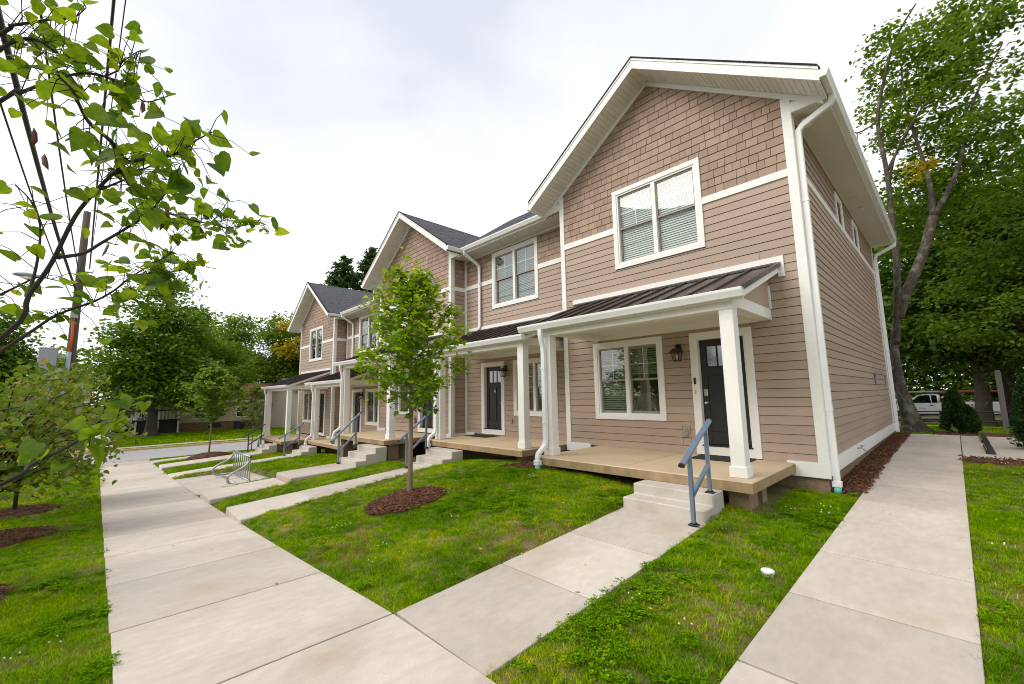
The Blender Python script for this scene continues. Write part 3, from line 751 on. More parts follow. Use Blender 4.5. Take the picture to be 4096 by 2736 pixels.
def porch(parent, dx0, dx1, posts, rx0, rx1, tx0, tx1, ybase=0.0, beam_l=True, ground=None, spout_x=None, spout_drop=-0.15, green=0.1, deckz=0.0, pier=True, left_end=True):
    """deck, posts, beams, standing-seam roof, gutter. coordinates local to the unit, wall plane y=0"""
    DF = -2.15
    d = MB().box(dx0, dx1, DF, -0.012, deckz-0.145, deckz).build('porch_deck', 'deck_concrete', parent, 0.012)
    e = MB(); 
    e.box(dx0-0.002, dx1+0.002, DF-0.003, DF+0.0, deckz-0.145, deckz-0.016); e.box(dx1, dx1+0.003, DF, -0.02, deckz-0.1449, deckz-0.016)
    e.build('deck_edge', 'deck_edge', d)
    xm = (dx0+dx1)/2; MB().box(xm-0.004, xm+0.004, DF+0.01, -0.02, deckz-0.02, deckz+0.0015).build('control_joint', 'deck_edge', d)
    if pier:
        for px in (dx0+0.25, dx1-0.25):
            bx('pier', 'block', d, px-0.13, px+0.13, -1.95, -1.6, deckz-1.1, deckz-0.146)
        bx('cheek_wall', 'block', d, dx0+0.3, dx1-0.12, -1.4, -1.2, deckz-1.1, deckz-0.146)
    ys0, ys1 = -1.93, -1.72
    for px in posts:
        p = MB().box(px-0.095, px+0.095, ys0+0.01, ys1-0.01, deckz, 2.36).build('porch_post', 'white_wood', parent, 0.004)
        MB().box(px-0.116, px+0.116, ys0-0.011, ys1+0.011, deckz+0.001, deckz+0.15).build('post_base', 'white_wood', p, 0.006)
    pl, pr = posts[0], posts[1]
    b = MB().box(pl-0.10, pr+0.10, ys0, ys1, 2.36, 2.56).build('porch_beam', 'white_wood', parent, 0.004)
    for px in (pl, pr):
        MB().box(px-0.098, px+0.098, ys1, -0.02, 2.40, 2.585).build('side_beam', 'white_wood', parent, 0.004)
    # sloped roof: rear z 3.36 at y=0, front z 2.62 at y=-2.0
    def rz(y): return 3.36+0.37*y
    F = -2.0
    for px, s in ((pl-0.098, -1), (pr+0.098, 1)):          # triangular infill above the side beams
        tri = [(-1.75, 2.585), (-0.02, 2.585), (-0.02, rz(0)-0.14), (-1.75, rz(-1.75)-0.14)]
        MB().prism([(y, z) for y, z in tri], 'x', px-0.02*s if s > 0 else px, px if s > 0 else px+0.02).build('gable_infill', 'siding', parent)
        MB().box(px-0.004, px+0.018, -0.11, -0.022, 2.586, 2.99).build('infill_trim', 'white', parent) if s > 0 else None
    rf = MB().prism([(0.0, rz(0)-0.02), (F, rz(F)-0.02), (F, rz(F)-0.14), (0.0, rz(0)-0.14)], 'x', rx0+0.012, rx1-0.012).build('porch_roof', 'white', parent, 0.003)
    n = max(6, round((rx1-rx0)/0.405)); pw = (rx1-rx0)/n
    pan = MB().prism([(-0.006, rz(0)), (F-0.03, rz(F-0.03)), (F-0.03, rz(F-0.03)-0.018), (-0.006, rz(0)-0.018)], 'x', 0, pw-0.002)
    pan.prism([(-0.006, rz(0)+0.036), (F-0.03, rz(F-0.03)+0.036), (F-0.03, rz(F-0.03)-0.002), (-0.006, rz(0)-0.002)], 'x', pw-0.026, pw-0.002)
    pme = pan.mesh('roof_panel'); pme.materials.append(MATS['roof_metal'])
    for i in range(n): link('roof_panel', pme, None, rf, (rx0+i*pw, 0, 0))
    MB().prism([(-0.006, rz(0)+0.04), (F-0.02, rz(F)+0.04), (F-0.02, rz(F)-0.035), (-0.006, rz(0)-0.035)], 'x', rx1-0.002, rx1+0.03).build('rake_cap', 'roof_metal', rf)
    MB().prism([(0.0, rz(0)+0.04), (-0.14, rz(-0.14)+0.042), (-0.14, rz(-0.14)+0.012), (0.0, rz(0)+0.012)], 'x', rx0, rx1).build('flashing', 'roof_metal', rf)
    # soffit under the roof, ceiling
    MB().box(rx0+0.02, rx1-0.02, F+0.01, ys0-0.001, 2.478, 2.49).build('porch_soffit', 'soffit', rf)
    MB().box(pl+0.1, pr-0.1, ys1, -0.02, 2.52, 2.535).build('porch_ceiling', 'soffit', rf)
    g = gutter(rf, rx0-0.02, rx1+0.01, F+0.0, 2.485)
    MB().box(rx0+0.02, rx1-0.012, F+0.002, F+0.02, 2.46, 2.50).build('fascia', 'white', rf)
    # trim board on the wall above the roof, with its returns
    board('roof_trim', parent, tx0, tx1, 3.39, 3.495, -0.042)
    board('roof_trim', parent, tx1-0.10, tx1, 3.13, 3.39, -0.0415)
    board('beam_trim', parent, pl+0.10, pr-0.10, 2.40, 2.58, -0.036, -0.004)
    if spout_x is not None:
        pts = [(spout_x, -2.06, 2.49), (spout_x, -2.06, 2.37), (spout_x, -2.045, 2.30), (spout_x, -1.995, 2.14), (spout_x, -1.985, 2.02), (spout_x, -1.985, deckz+0.30), (spout_x, -2.01, deckz+0.20),
               (spout_x, DF-0.05, deckz+0.06), (spout_x, DF-0.08, deckz-0.02), (spout_x, DF-0.08, deckz+spout_drop)]
        downspout(parent, pts, 0.045, green=green)
    return d

def foundation(parent, x0, x1, y0, z0, z1, name='foundation'):
    return bx(name, 'block', parent, x0, x1, y0, y0+0.3, z0, z1)

def gable_unit(label, X, Z, seed, end=False, lower_blinds=(1.0, 0.42), upper_blinds=(1.0, 1.0), number=None, far_left=False, deck_dz=0.0, spout=None):
    W = 5.17
    u = thing('townhouse', label, 'townhouse', (X, 0, Z), group='townhouses joined in one row')
    win_u = (-3.61, -1.58, 4.0, 5.87); win_l = (-4.32, -2.60, 0.61, 2.35); dr = (-2.03, -0.91, 0.0, 2.33)
    band = (-W, 0, 4.865, 5.005)
    # sheathing with openings
    open_ = [(win_u[0]+0.09, win_u[1]-0.09, win_u[2]+0.09, win_u[3]-0.09), (win_l[0]+0.09, win_l[1]-0.09, win_l[2]+0.09, win_l[3]-0.09), (dr[0]+0.11, dr[1]-0.11, 0.17, dr[3]-0.11)]
    wall = MB()
    for (a, b, p, q) in free_spans((-W+0.001, -0.001, -0.17, 6.14), open_): wall.box(a, b, 0.0, 0.14, p, q)
    wall.prism([(-W, 6.139), (0, 6.139), (0, roof_z(0)-0.24), (RIDGE_X, RIDGE_Z-0.24), (-W, roof_z(-W)-0.24)], 'y', 0.0, 0.14)
    wo = wall.build('front_wall', 'sheathing', u)
    cb = 0.115
    skirt_l, skirt_r = -4.50, -0.545
    holes = [win_u, win_l, dr, band, (-W, skirt_l, -1, 0.035), (skirt_r, 0, -1, 0.035), (-4.86, -0.305, 3.39, 3.495), (-2.29, -2.13, 0.30, 0.51)]
    lay_planks(wo, -W+0.10, -cb, 0.0, 4.87, holes, seed=seed)
    def row(z):
        h = (RIDGE_Z-0.26-z)/SLOPE
        return max(-W+0.10, RIDGE_X-h), min(-cb, RIDGE_X+h)
    lay_shakes(wo, row, 5.005, 8.05, holes, seed=seed+50)
    # trims
    board('corner_board', u, -cb, 0.03, 0.035, 6.30, -0.036)
    board('corner_board', u, -W-0.03, -W+0.10, 0.035 if not far_left else -0.17, 6.30, -0.036)
    for (a, b, p, q) in free_spans((-W+0.10, -cb, 4.865, 5.005), [win_u]): board('band_board', u, a, b, p, q, -0.032)
    board('skirt_board', u, -W-0.032, skirt_l, -0.165, 0.033, -0.046); board('skirt_board', u, skirt_r, 0.034, -0.205, 0.033, -0.046)
    foundation(u, -W, 0.0, 0.03, -1.3, -0.168)
    # windows and door
    window(u, *win_u, blinds=upper_blinds, tilt=1.12, gm='glass_bright')
    window(u, *win_l, blinds=lower_blinds, tilt=0.85, curtain=True, bm='blind_dimmed')
    door(u, dr[0], dr[1], dr[3], True, number)
    # roof
    yb = 10.5 if end else 4.5
    rf = MB()
    slope_box(rf, RIDGE_X, EAVE_R, -RK+0.02, yb, 0.0, 0.12); slope_box(rf, RIDGE_X, EAVE_L, -RK+0.02, yb, 0.0, 0.12)
    ro = rf.build('roof', 'asphalt_shingle', u)
    shingle_courses(ro, RIDGE_X, EAVE_R+0.02, -RK-0.02, yb); shingle_courses(ro, RIDGE_X, EAVE_L-0.02, -RK-0.02, yb)
    # ridge caps
    cap = MB(); y = -RK-0.02
    while y < yb:
        z = RIDGE_Z+0.02; cap.add([(RIDGE_X-0.13, y, z-0.09), (RIDGE_X, y, z), (RIDGE_X+0.13, y, z-0.09), (RIDGE_X-0.13, y+0.16, z-0.1), (RIDGE_X, y+0.16, z-0.01), (RIDGE_X+0.13, y+0.16, z-0.1)], [(0, 1, 4, 3), (1, 2, 5, 4)]); y += 0.15
    co = cap.build('ridge_cap', 'asphalt_shingle', ro); co['kind'] = 'stuff'
    for xa, xb in ((RIDGE_X, EAVE_R), (RIDGE_X, EAVE_L)):
        slope_box(MB(), xa, xb, 0, 1, 0, 1)
        MB().prism([(xa, roof_z(xa)-0.012), (xb, roof_z(xb)-0.012), (xb, roof_z(xb)-0.235), (xa, roof_z(xa)-0.235)], 'y', -RK, -RK+0.025).build('rake_fascia', 'white', ro, 0.002)
        MB().prism([(xa, roof_z(xa)+0.004), (xb, roof_z(xb)+0.004), (xb, roof_z(xb)-0.045), (xa, roof_z(xa)-0.045)], 'y', -RK-0.014, -RK-0.0005).build('drip_edge', 'white_metal', ro, 0.001)
        MB().prism([(xa, roof_z(xa)+0.034), (xb, roof_z(xb)+0.034), (xb, roof_z(xb)+0.005), (xa, roof_z(xa)+0.005)], 'y', -RK-0.030, -RK+0.06).build('shingle_edge', 'shingle_edge', ro)
        # soffit strips run from the fascia to the wall
        L = abs(xb-xa); n = int(L*math.sqrt(1+SLOPE**2)/0.102)
        for i in range(n):
            a = xa+(xb-xa)*(i/n); b = xa+(xb-xa)*((i+1)/n)
            b2 = b-(b-a)*0.06
            mb = MB(); mb.prism([(a, roof_z(a)-0.215), (b2, roof_z(b2)-0.215), (b2, roof_z(b2)-0.232), (a, roof_z(a)-0.232)], 'y', -RK+0.026, -0.004)
            mb.build('soffit_strip', 'soffit', ro)
        bk = MB(); slope_box(bk, xa, xb, -RK+0.026, 0.0, 0.12, 0.214); bk.build('soffit_backing', 'soffit', ro)
        # frieze along the wall
        e0 = xb+0.06*(1 if xb < xa else -1)
        fz = [(xa, roof_z(xa)-0.236), (e0, roof_z(e0)-0.236), (e0, roof_z(e0)-0.345), (xa, roof_z(xa)-0.345)]
        MB().prism(fz, 'y', -0.034, -0.001).build('rake_frieze', 'white', u, 0.002)
    # boxed eaves: end boards, level soffits, fascias, gutters
    for s, xw, xe in ((1, 0.0, EAVE_R), (-1, -W, EAVE_L)):
        a, b = min(xw, xe), max(xw, xe)
        zs = 5.985
        MB().box(a+(0.03 if s > 0 else 0.0), b-(0.03 if s < 0 else 0), -0.041, -0.004, zs-0.012, 6.148).build('box_end_board', 'white', u, 0.003)
        MB().box(a, b, -0.004, yb-0.2, zs, zs+0.012).build('eave_soffit', 'soffit_vent', u)
        # inner end panel of the rake box
        p = [(a, zs+0.03), (b, zs+0.03), (b, max(zs+0.05, roof_z(b)-0.14)), (a, max(zs+0.05, roof_z(a)-0.14))]
        MB().prism(p, 'y', -0.0035, 0.02).build('box_end_panel', 'white', u)
        xf = xe
        MB().box(min(xf-0.02*s, xf), max(xf-0.02*s, xf), -RK+0.026, yb-0.2, 5.96, roof_z(xe)-0.02).build('eave_fascia', 'white', ro, 0.002)
        gutter(ro, -RK-0.005, yb-0.18, xf, 6.02, 'y', s, 'eave_gutter')
    # porch
    porch(u, -4.28, -0.43, (-4.12, -0.665), -4.72, -0.38, -4.86, -0.305, spout_x=-4.15, deckz=deck_dz, spout_drop=(spout or (-0.09, 0.12))[0], green=(spout or (-0.09, 0.12))[1])
    return u

# vented soffit: fine ribs across the eave, below the size one can pick apart
def vent_mat():
    m = bpy.data.materials.new('soffit_vent'); MATS['soffit_vent'] = m
    n, l = nodes_of(m); b = n['Principled BSDF']
    b.inputs['Base Color'].default_value = (0.74, 0.72, 0.67, 1); b.inputs['Roughness'].default_value = 0.5
    g = n.new('ShaderNodeNewGeometry'); s = n.new('ShaderNodeSeparateXYZ'); l.new(g.outputs['Position'], s.inputs[0])
    ad = n.new('ShaderNodeMath'); ad.operation = 'ADD'; l.new(s.outputs['X'], ad.inputs[0]); l.new(s.outputs['Y'], ad.inputs[1])
    mu = n.new('ShaderNodeMath'); mu.operation = 'MULTIPLY'; mu.inputs[1].default_value = 2*PI/0.05; l.new(s.outputs['Y'], mu.inputs[0])
    si = n.new('ShaderNodeMath'); si.operation = 'SINE'; l.new(mu.outputs[0], si.inputs[0])
    bp = n.new('ShaderNodeBump'); bp.inputs['Strength'].default_value = 0.6; bp.inputs['Distance'].default_value = 0.006
    l.new(si.outputs[0], bp.inputs['Height']); l.new(bp.outputs[0], b.inputs['Normal'])
vent_mat()

UNIT_Z = {5: 0.0, 4: -0.03, 3: -0.07, 2: -0.66, 1: -0.72}
u5 = gable_unit('end townhouse with a gable front and an exposed side wall beside the long walk', 0.0, UNIT_Z[5], 11, end=True)
u3 = gable_unit('middle gable-fronted townhouse partly hidden by the young maple', -10.07, UNIT_Z[3], 31, upper_blinds=(1.0, 0.9), deck_dz=-0.02, spout=(-0.12, 0.16))
u1 = gable_unit('farthest gable-fronted townhouse, the one next to the street', -20.29, UNIT_Z[1], 51, upper_blinds=(0.2, 0.2), far_left=True, deck_dz=-0.05, spout=(-0.15, 0.30), lower_blinds=(0.5, 0.2))

# side wall of the end unit (faces +x)
def side_wall():
    D = 10.2
    w = bx('side_wall', 'sheathing', u5, -0.14, -0.001, 0.141, D, -0.17, 5.985)
    wins = [(3.70, 4.55, 4.96, 5.80), (6.05, 6.95, 4.96, 5.80)]
    hol = [(a, b, c, d) for a, b, c, d in wins]
    rot = PI/2
    lay_planks(w, 0.13, D-0.10, 0.085, 4.94, [], (0, 0, 0), rot, seed=77)
    near = [(2.0, D, 0, 9)]
    lay_shakes(w, lambda z: (0.13, 1.1), 5.075, 5.98, hol, (0, 0, 0), rot, seed=78)
    # farther shakes are foreshortened below picking size: one joined part
    mb = MB(); rnd = random.Random(5); z = 5.075
    while z < 5.95:
        zt = min(z+0.165, 5.98)
        for (a, b, p, q) in free_spans((1.1, D-0.1, z, zt), hol):
            s = a
            while s < b-0.02:
                ww = rnd.choice((0.13, 0.16, 0.19, 0.22, 0.255)); ww = min(ww, b-s)
                mb.hexa([(0.0, s+0.003, p), (0.017, s+0.003, p), (0.017, s+ww-0.003, p), (0.0, s+ww-0.003, p)], [(0.0, s+0.003, q), (0.005, s+0.003, q), (0.005, s+ww-0.003, q), (0.0, s+ww-0.003, q)])
                s += ww
        z = zt
    o = mb.build('shingle_field', 'shake', w); o['kind'] = 'stuff'
    for (a, b, c, d) in wins:
        window(u5, a, b, c, d, loc=(0.0, 0, 0), rot=rot, pair=False, blinds=(0.0,), casing=0.09, muntins=False)
    MB().box(0.0, 0.032, 0.10, D-0.10, 4.94, 5.075).build('band_board', 'white', u5, 0.003)
    MB().box(-0.0, 0.036, -0.0, 0.13, 0.085, 5.985).build('corner_board', 'white', u5, 0.003)
    MB().box(-0.0, 0.036, D-0.10, D+0.03, 0.085, 5.985).build('corner_board', 'white', u5, 0.003)
    MB().box(0.0, 0.046, -0.0, D+0.032, -0.16, 0.083).build('skirt_board', 'white', u5, 0.004)
    MB().box(-0.3, -0.01, 0.02, D, -1.0, -0.161).build('foundation', 'block', u5)
    MB().box(-0.02, 0.03, 0.1, D, 5.955, 5.985).build('eave_trim', 'white', u5)
    # end cap of the eave at the back
    MB().box(0.0, EAVE_R, D+0.05, D+0.09, 5.96, 6.2).build('eave_end', 'white', u5)
    # downspouts
    downspout(u5, [(0.60, 0.02, 6.03), (0.60, 0.02, 5.93), (0.56, 0.03, 5.88), (0.16, 0.07, 5.72), (0.085, 0.075, 5.64), (0.083, 0.075, 5.4), (0.083, 0.075, -0.27)], 0.046, green=0.1)
    downspout(u5, [(0.60, D+0.15, 6.02), (0.60, D+0.15, 5.92), (0.12, D+0.02, 5.66), (0.085, D-0.02, 5.5), (0.085, D-0.02, -0.2)], 0.046)
    # floodlight and recessed lights in the soffit
    fl = MB().box(0.10, 0.22, 0.22, 0.36, 5.86, 5.90).build('floodlight', 'white_metal', u5, 0.01, rot=(0, 0.0, 0))
    MB().prism([(0.12, 5.90), (0.22, 5.93), (0.25, 5.82), (0.14, 5.80)], 'y', 0.20, 0.38).build('floodlight_head', 'white_metal', fl, 0.008)
    for yy in (4.96, 5.9):
        l = MB().lathe([(0.085, 0), (0.088, 0.006), (0.06, 0.008), (0.055, 0.02)], (0.27, yy, 5.968), 20).build('recessed_light', 'white_metal', u5)
        MB().lathe([(0.045, 0), (0.045, 0.004)], (0.27, yy, 5.966), 16).build('lens', 'nickel', l)
side_wall()

def recessed_unit(label, X, Z, seed, number, upper_blinds=(1.0, 1.0), spout=(-0.12, 0.14), deck_dz=0.0):
    W = 4.9
    u = thing('townhouse', label, 'townhouse', (X, 0.6, Z), group='townhouses joined in one row')
    win_u = (-3.43, -1.40, 4.0, 5.86); win_l = (-2.52, -0.80, 0.61, 2.27); dr = (-4.03, -2.93, 0.0, 2.28)
    open_ = [(win_u[0]+0.09, win_u[1]-0.09, win_u[2]+0.09, win_u[3]-0.09), (win_l[0]+0.09, win_l[1]-0.09, win_l[2]+0.09, win_l[3]-0.09), (dr[0]+0.11, dr[1]-0.11, 0.17, dr[3]-0.11)]
    wall = MB()
    for (a, b, p, q) in free_spans((-W, 0, -0.17, 6.0), open_): wall.box(a, b, 0.0, 0.14, p, q)
    wo = wall.build('front_wall', 'sheathing', u)
    holes = [win_u, win_l, dr, (-W, 0, 4.865, 5.005), (-4.68, 0, 3.39, 3.495), (-W, -4.4, -1, 0.035)]
    lay_planks(wo, -W+0.10, -0.002, 0.0, 4.87, holes, seed=seed)
    lay_shakes(wo, lambda z: (-W+0.10, -0.002), 5.005, 5.93, holes, seed=seed+9)
    board('corner_board', u, -W-0.0, -W+0.10, 0.035, 5.98, -0.034)
    for (a, b, p, q) in free_spans((-W+0.10, -0.002, 4.865, 5.005), [win_u]): board('band_board', u, a, b, p, q, -0.032)
    board('skirt_board', u, -W, -4.4, -0.165, 0.033, -0.046)
    board('frieze_board', u, -W, -0.002, 5.90, 5.985, -0.03)
    foundation(u, -W, 0.0, 0.03, -1.3, -0.168)
    window(u, *win_u, blinds=upper_blinds, tilt=1.1, bm='blind_dimmed')
    window(u, *win_l, blinds=(0.6, 0.75), tilt=0.6, bm='blind_dimmed')
    door(u, dr[0], dr[1], dr[3], False, number)
    # roof: eave at y=-0.66, ridge at y=2.6
    e0, r0 = -0.55, 2.6
    def zz(y): return 6.15+(8.36-6.15)*(y-e0)/(r0-e0)
    rf = MB(); rf.prism([(e0, zz(e0)), (r0, zz(r0)), (9.8, 4.5), (9.8, 4.4), (r0, zz(r0)-0.12), (e0, zz(e0)-0.12)], 'x', -W-0.35, 0.3)
    ro = rf.build('roof', 'asphalt_shingle', u)
    mb = MB(); rnd = random.Random(seed); n = int(math.hypot(r0-e0, zz(r0)-zz(e0))/0.143)
    for i in range(n):
        ya = e0-0.02+(r0-e0)*i/n; yb_ = ya+(r0-e0)/n*1.05; x = -W-0.3
        while x < 0.25:
            xe = min(0.25, x+rnd.uniform(0.2, 0.42)); h = rnd.choice((0.006, 0.01, 0.014))
            mb.add([(x, ya, zz(ya)+h), (xe, ya, zz(ya)+h), (xe, yb_, zz(yb_)+0.003), (x, yb_, zz(yb_)+0.003), (x, ya, zz(ya)+h-0.03), (xe, ya, zz(ya)+h-0.03)], [(0, 1, 2, 3), (4, 5, 1, 0)])
            x = xe
    o = mb.build('shingle_course', 'asphalt_shingle', ro); o['kind'] = 'stuff'
    MB().box(-W+0.02, 0.0, e0+0.02, -0.002, 5.985, 5.997).build('eave_soffit', 'soffit_vent_x', u)
    MB().box(-W+0.5, -0.6, e0, e0+0.02, 5.96, 6.14).build('eave_fascia', 'white', ro, 0.002)
    gutter(ro, -W+0.62, -0.62, e0, 6.02, 'x', -1, 'eave_gutter')
    for xx in (-2.25, -1.95):
        l = MB().lathe([(0.085, 0), (0.088, 0.006), (0.06, 0.008), (0.055, 0.02)], (xx, -0.35, 5.968), 20).build('recessed_light', 'white_metal', u)
        MB().lathe([(0.045, 0), (0.045, 0.004)], (xx, -0.35, 5.966), 16).build('lens', 'nickel', l)
    # wall downspout from the eave gutter to the porch roof
    downspout(u, [(-4.18, -0.60, 6.03), (-4.18, -0.60, 5.93), (-4.05, -0.2, 5.66), (-4.02, -0.085, 5.55), (-4.02, -0.08, 5.3), (-4.02, -0.08, 3.52), (-4.06, -0.09, 3.43), (-4.16, -0.09, 3.405)], 0.042)
    porch(u, -3.93, -0.08, (-3.70, -0.31), -4.55, -0.06, -4.68, -0.002, spout_x=-3.73, spout_drop=spout[0], green=spout[1], deckz=deck_dz)
    return u
# same vented soffit with ribs along x
m2 = MATS['soffit_vent'].copy(); m2.name = 'soffit_vent_x'; MATS['soffit_vent_x'] = m2
for l_ in list(m2.node_tree.links):
    if l_.from_socket.name == 'Y' and l_.to_node.type == 'MATH' and l_.to_node.operation == 'MULTIPLY':
        tgt = l_.to_socket; src = l_.from_node; m2.node_tree.links.remove(l_); m2.node_tree.links.new(src.outputs['X'], tgt); break
u4 = recessed_unit('recessed townhouse next to the end unit, a figure four on its black door', -5.17, UNIT_Z[4], 21, '4', (1.0, 1.0))
u2 = recessed_unit('recessed lower townhouse beside the one next to the street, a figure two on its door', -15.24, UNIT_Z[2], 41, '2', (0.3, 0.3), spout=(-0.15, 0.35))

# right return walls of the gable units that stand forward of their recessed neighbours
for uu, sd in ((u3, 131), (u1, 151)):
    w = bx('return_wall', 'sheathing', uu, -0.14, -0.001, 0.141, 0.62, -0.17, 6.0)
    lay_planks(w, 0.115, 0.60, 0.0, 4.87, [], (0, 0, 0), PI/2, seed=sd)
    lay_shakes(w, lambda z: (0.115, 0.60), 5.005, 5.95, [], (0, 0, 0), PI/2, seed=sd+1)
    MB().box(0.0, 0.034, 0.10, 0.60, 4.865, 5.005).build('band_board', 'white', uu, 0.002)
    MB().box(0.0, 0.034, 0.0, 0.112, 0.035, 5.985).build('corner_board', 'white', uu, 0.003)
    MB().box(0.0, 0.044, 0.0, 0.58, -0.17, 0.033).build('skirt_board', 'white', uu, 0.003)
# left wall and step walls so the row is closed from other sides
bx('side_wall', 'siding', u1, -5.17, -5.03, 0.141, 10.2, -0.17, 6.0)
bx('side_wall', 'siding', u3, -5.17, -5.03, 0.141, 10.2, -0.17, 6.1)
bx('side_wall', 'siding', u5, -5.17, -5.03, 0.141, 10.2, -0.17, 6.1)
bx('back_wall', 'siding', u5, -5.17, -0.0, 10.06, 10.2, -0.17, 6.1)
MB().prism([(-5.17, 6.0), (0, 6.0), (0, roof_z(0)-0.2), (RIDGE_X, RIDGE_Z-0.2), (-5.17, roof_z(-5.17)-0.2)], 'y', 10.06, 10.2).build('back_gable', 'siding', u5)
# small spout from the middle gable's eave down to the lower roof
downspout(u3, [(-5.86, 0.0, 6.05), (-5.86, 0.02, 5.5)], 0.042)

# ------------------------------------------------------------------ steps, handrails, walks of the other units
def flight(label, x0, x1, deck_front, zdeck, treads, rise, run, zbase, grp='steps up to the porches'):
    """treads: number of treads below the deck"""
    t = MB(); z = zdeck-rise; y = deck_front-0.004
    prof = [(y, zbase)]
    prof.append((y, z))
    yy = y-run-0.06
    prof.append((yy, z))
    for k in range(treads-1):
        z -= rise; prof.append((yy, z)); yy -= run; prof.append((yy, z))
    prof.append((yy, zbase))
    o = t.prism(prof, 'x', x0, x1).build('concrete_steps', 'step_concrete', None, 0.012)
    tag(o, label, 'steps', grp)
    SLABS.append((x0, x1, yy-0.02, deck_front))
    return o, yy, z

def handrail(label, x, ya, za, yb, zb, m='rail_blue', h=0.84):
    """lower post at (ya,za), upper post at (yb,zb)"""
    r = thing('handrail', label, 'handrail', (x, ya, za), group='handrails on the porch steps')
    dy, dz = yb-ya, zb-za
    lp = MB().box(-0.024, 0.024, -0.024, 0.024, 0.012, h).build('post', m, r, 0.004)
    up = MB().box(-0.024, 0.024, dy-0.024, dy+0.024, dz+0.012, dz+h).build('post', m, r, 0.004)
    for yy, zz_ in ((0, 0), (dy, dz)):
        MB().box(-0.055, 0.055, yy-0.045, yy+0.045, zz_-0.002, zz_+0.02).build('foot_plate', 'iron_black', r, 0.006)
        MB().box(-0.034, 0.034, yy-0.034, yy+0.034, zz_+0.02, zz_+0.035).build('foot_collar', 'iron_black', r, 0.004)
    sl = dz/dy
    a, b = -0.22, dy+0.13
    prof = [(-1, -0.45), (-0.55, -0.7), (0.55, -0.7), (1, -0.45), (1, 0.2), (0.6, 0.72), (-0.6, 0.72), (-1, 0.2)]
    MB().tube([(0, a, h+0.025+sl*a), (0, b, h+0.025+sl*b)], 0.036, prof=prof, smooth=False).build('grip', m, r)
    for e, s in ((a, -1), (b, 1)):
        MB().tube([(0, e, h+0.025+sl*e), (0, e+0.02*s, h+0.025+sl*(e+0.02*s))], 0.038, prof=prof, smooth=False).build('end_cap', 'iron_black', r)
    k = h*0.42
    MB().tube([(0, 0.02, k), (0, dy-0.02, k+dz)], 0.022, prof=[(-1, -1), (1, -1), (1, 1), (-1, 1)], smooth=False).build('middle_rail', m, r)
    return r

st5, _, _ = flight('two low concrete steps up to the end unit porch', -1.95, -0.80, -2.153, 0.0, 2, 0.145, 0.30, -0.75)
handrail('blue-grey handrail on the steps of the end unit', -0.87, -2.97, -0.44, -2.42, -0.148)

def walk_run(label, xc, w, y0, y1, ztops, joints=1, thick=0.30, grp='raised walks from the sidewalk to the porches'):
    """raised walk from the sidewalk edge y0 to y1; ztops: (z at y0, z at y1)"""
    wk = thing('porch_walk', label, 'walkway', group=grp, kind='structure')
    def tp(x, y): t = (y-y0)/(y1-y0); return ztops[0]*(1-t)+ztops[1]*t
    cuts = [y0+(y1-y0)*k/(joints+1) for k in range(joints+2)]
    for a, b in zip(cuts[:-1], cuts[1:]): slab_piece(wk, xc-w/2, xc+w/2, a+0.004, b-0.004, tp, thick, 'concrete', 0.015)
    SLABS.append((xc-w/2, xc+w/2, y0, y1))
    return wk
# unit 4
f4, y4, z4 = flight('three concrete steps to the recessed porch next to the end unit', -8.60, -7.38, -1.553, -0.03, 3, 0.165, 0.29, -1.1)
walk_run('raised concrete walk leading to the steps of number 4', -8.02, 1.22, -6.42, y4, (-0.90, -0.635), 2)
handrail('blue-grey handrail on the steps right behind the young maple', -8.50, y4-0.05, -0.62, -1.95, -0.19)
# middle gable unit: steps, landing, one more step down
f3, y3, z3 = flight('three concrete steps up to the middle gable unit porch', -11.55, -10.30, -2.153, -0.09, 3, 0.165, 0.29, -1.3)
walk_run('raised concrete landing below the steps of the middle gable unit', -10.98, 1.26, -4.75, y3, (-0.80, -0.74), 0, 0.35)
walk_run('lower concrete walk between the landing and the sidewalk by the bike rack', -11.05, 1.26, -6.42, -4.755, (-1.04, -0.94), 0, 0.3)
handrail('blue-grey handrail on the steps of the middle gable unit', -11.42, y3-0.05, -0.735, -2.62, -0.255)
# unit 2
f2, y2, z2 = flight('three concrete steps to the lower recessed porch beside the one next to the street', -18.9, -17.7, -1.553, -0.69, 3, 0.16, 0.29, -1.7)
walk_run('concrete walk leading to the steps of number 2', -18.3, 1.2, -6.42, y2, (-1.46, -1.21), 1)
handrail('blue-grey handrail on the steps of the lower recessed porch', -18.8, y2-0.05, -1.2, -1.95, -0.85)
# unit 1
f1, y1, z1 = flight('three concrete steps up to the porch nearest the street', -22.5, -21.3, -2.153, -0.80, 3, 0.165, 0.29, -1.9)
walk_run('raised concrete walk leading to the steps nearest the street', -21.9, 1.2, -6.42, y1, (-1.50, -1.31), 1)
handrail('black handrail on the steps nearest the street', -22.4, y1-0.05, -1.3, -2.6, -0.97, 'rail_dark')
# a last short walk near the street
walk_run('short low walk close to the street corner', -26.2, 1.0, -6.42, -4.6, (-1.735, -1.66), 0, 0.2)
# bike pad
bp_ = thing('bike_pad', 'concrete pad under the bike rack', 'pad', kind='structure')
def bptop(x, y): return float(interp(x, SW))+0.0+0.02*(y+6.4)
for a, b in ((-17.0, -14.8), (-14.79, -12.35)): slab_piece(bp_, a, b-0.006, -6.39, -4.35, bptop, 0.2)
SLABS.append((-17.0, -12.35, -6.4, -4.35))
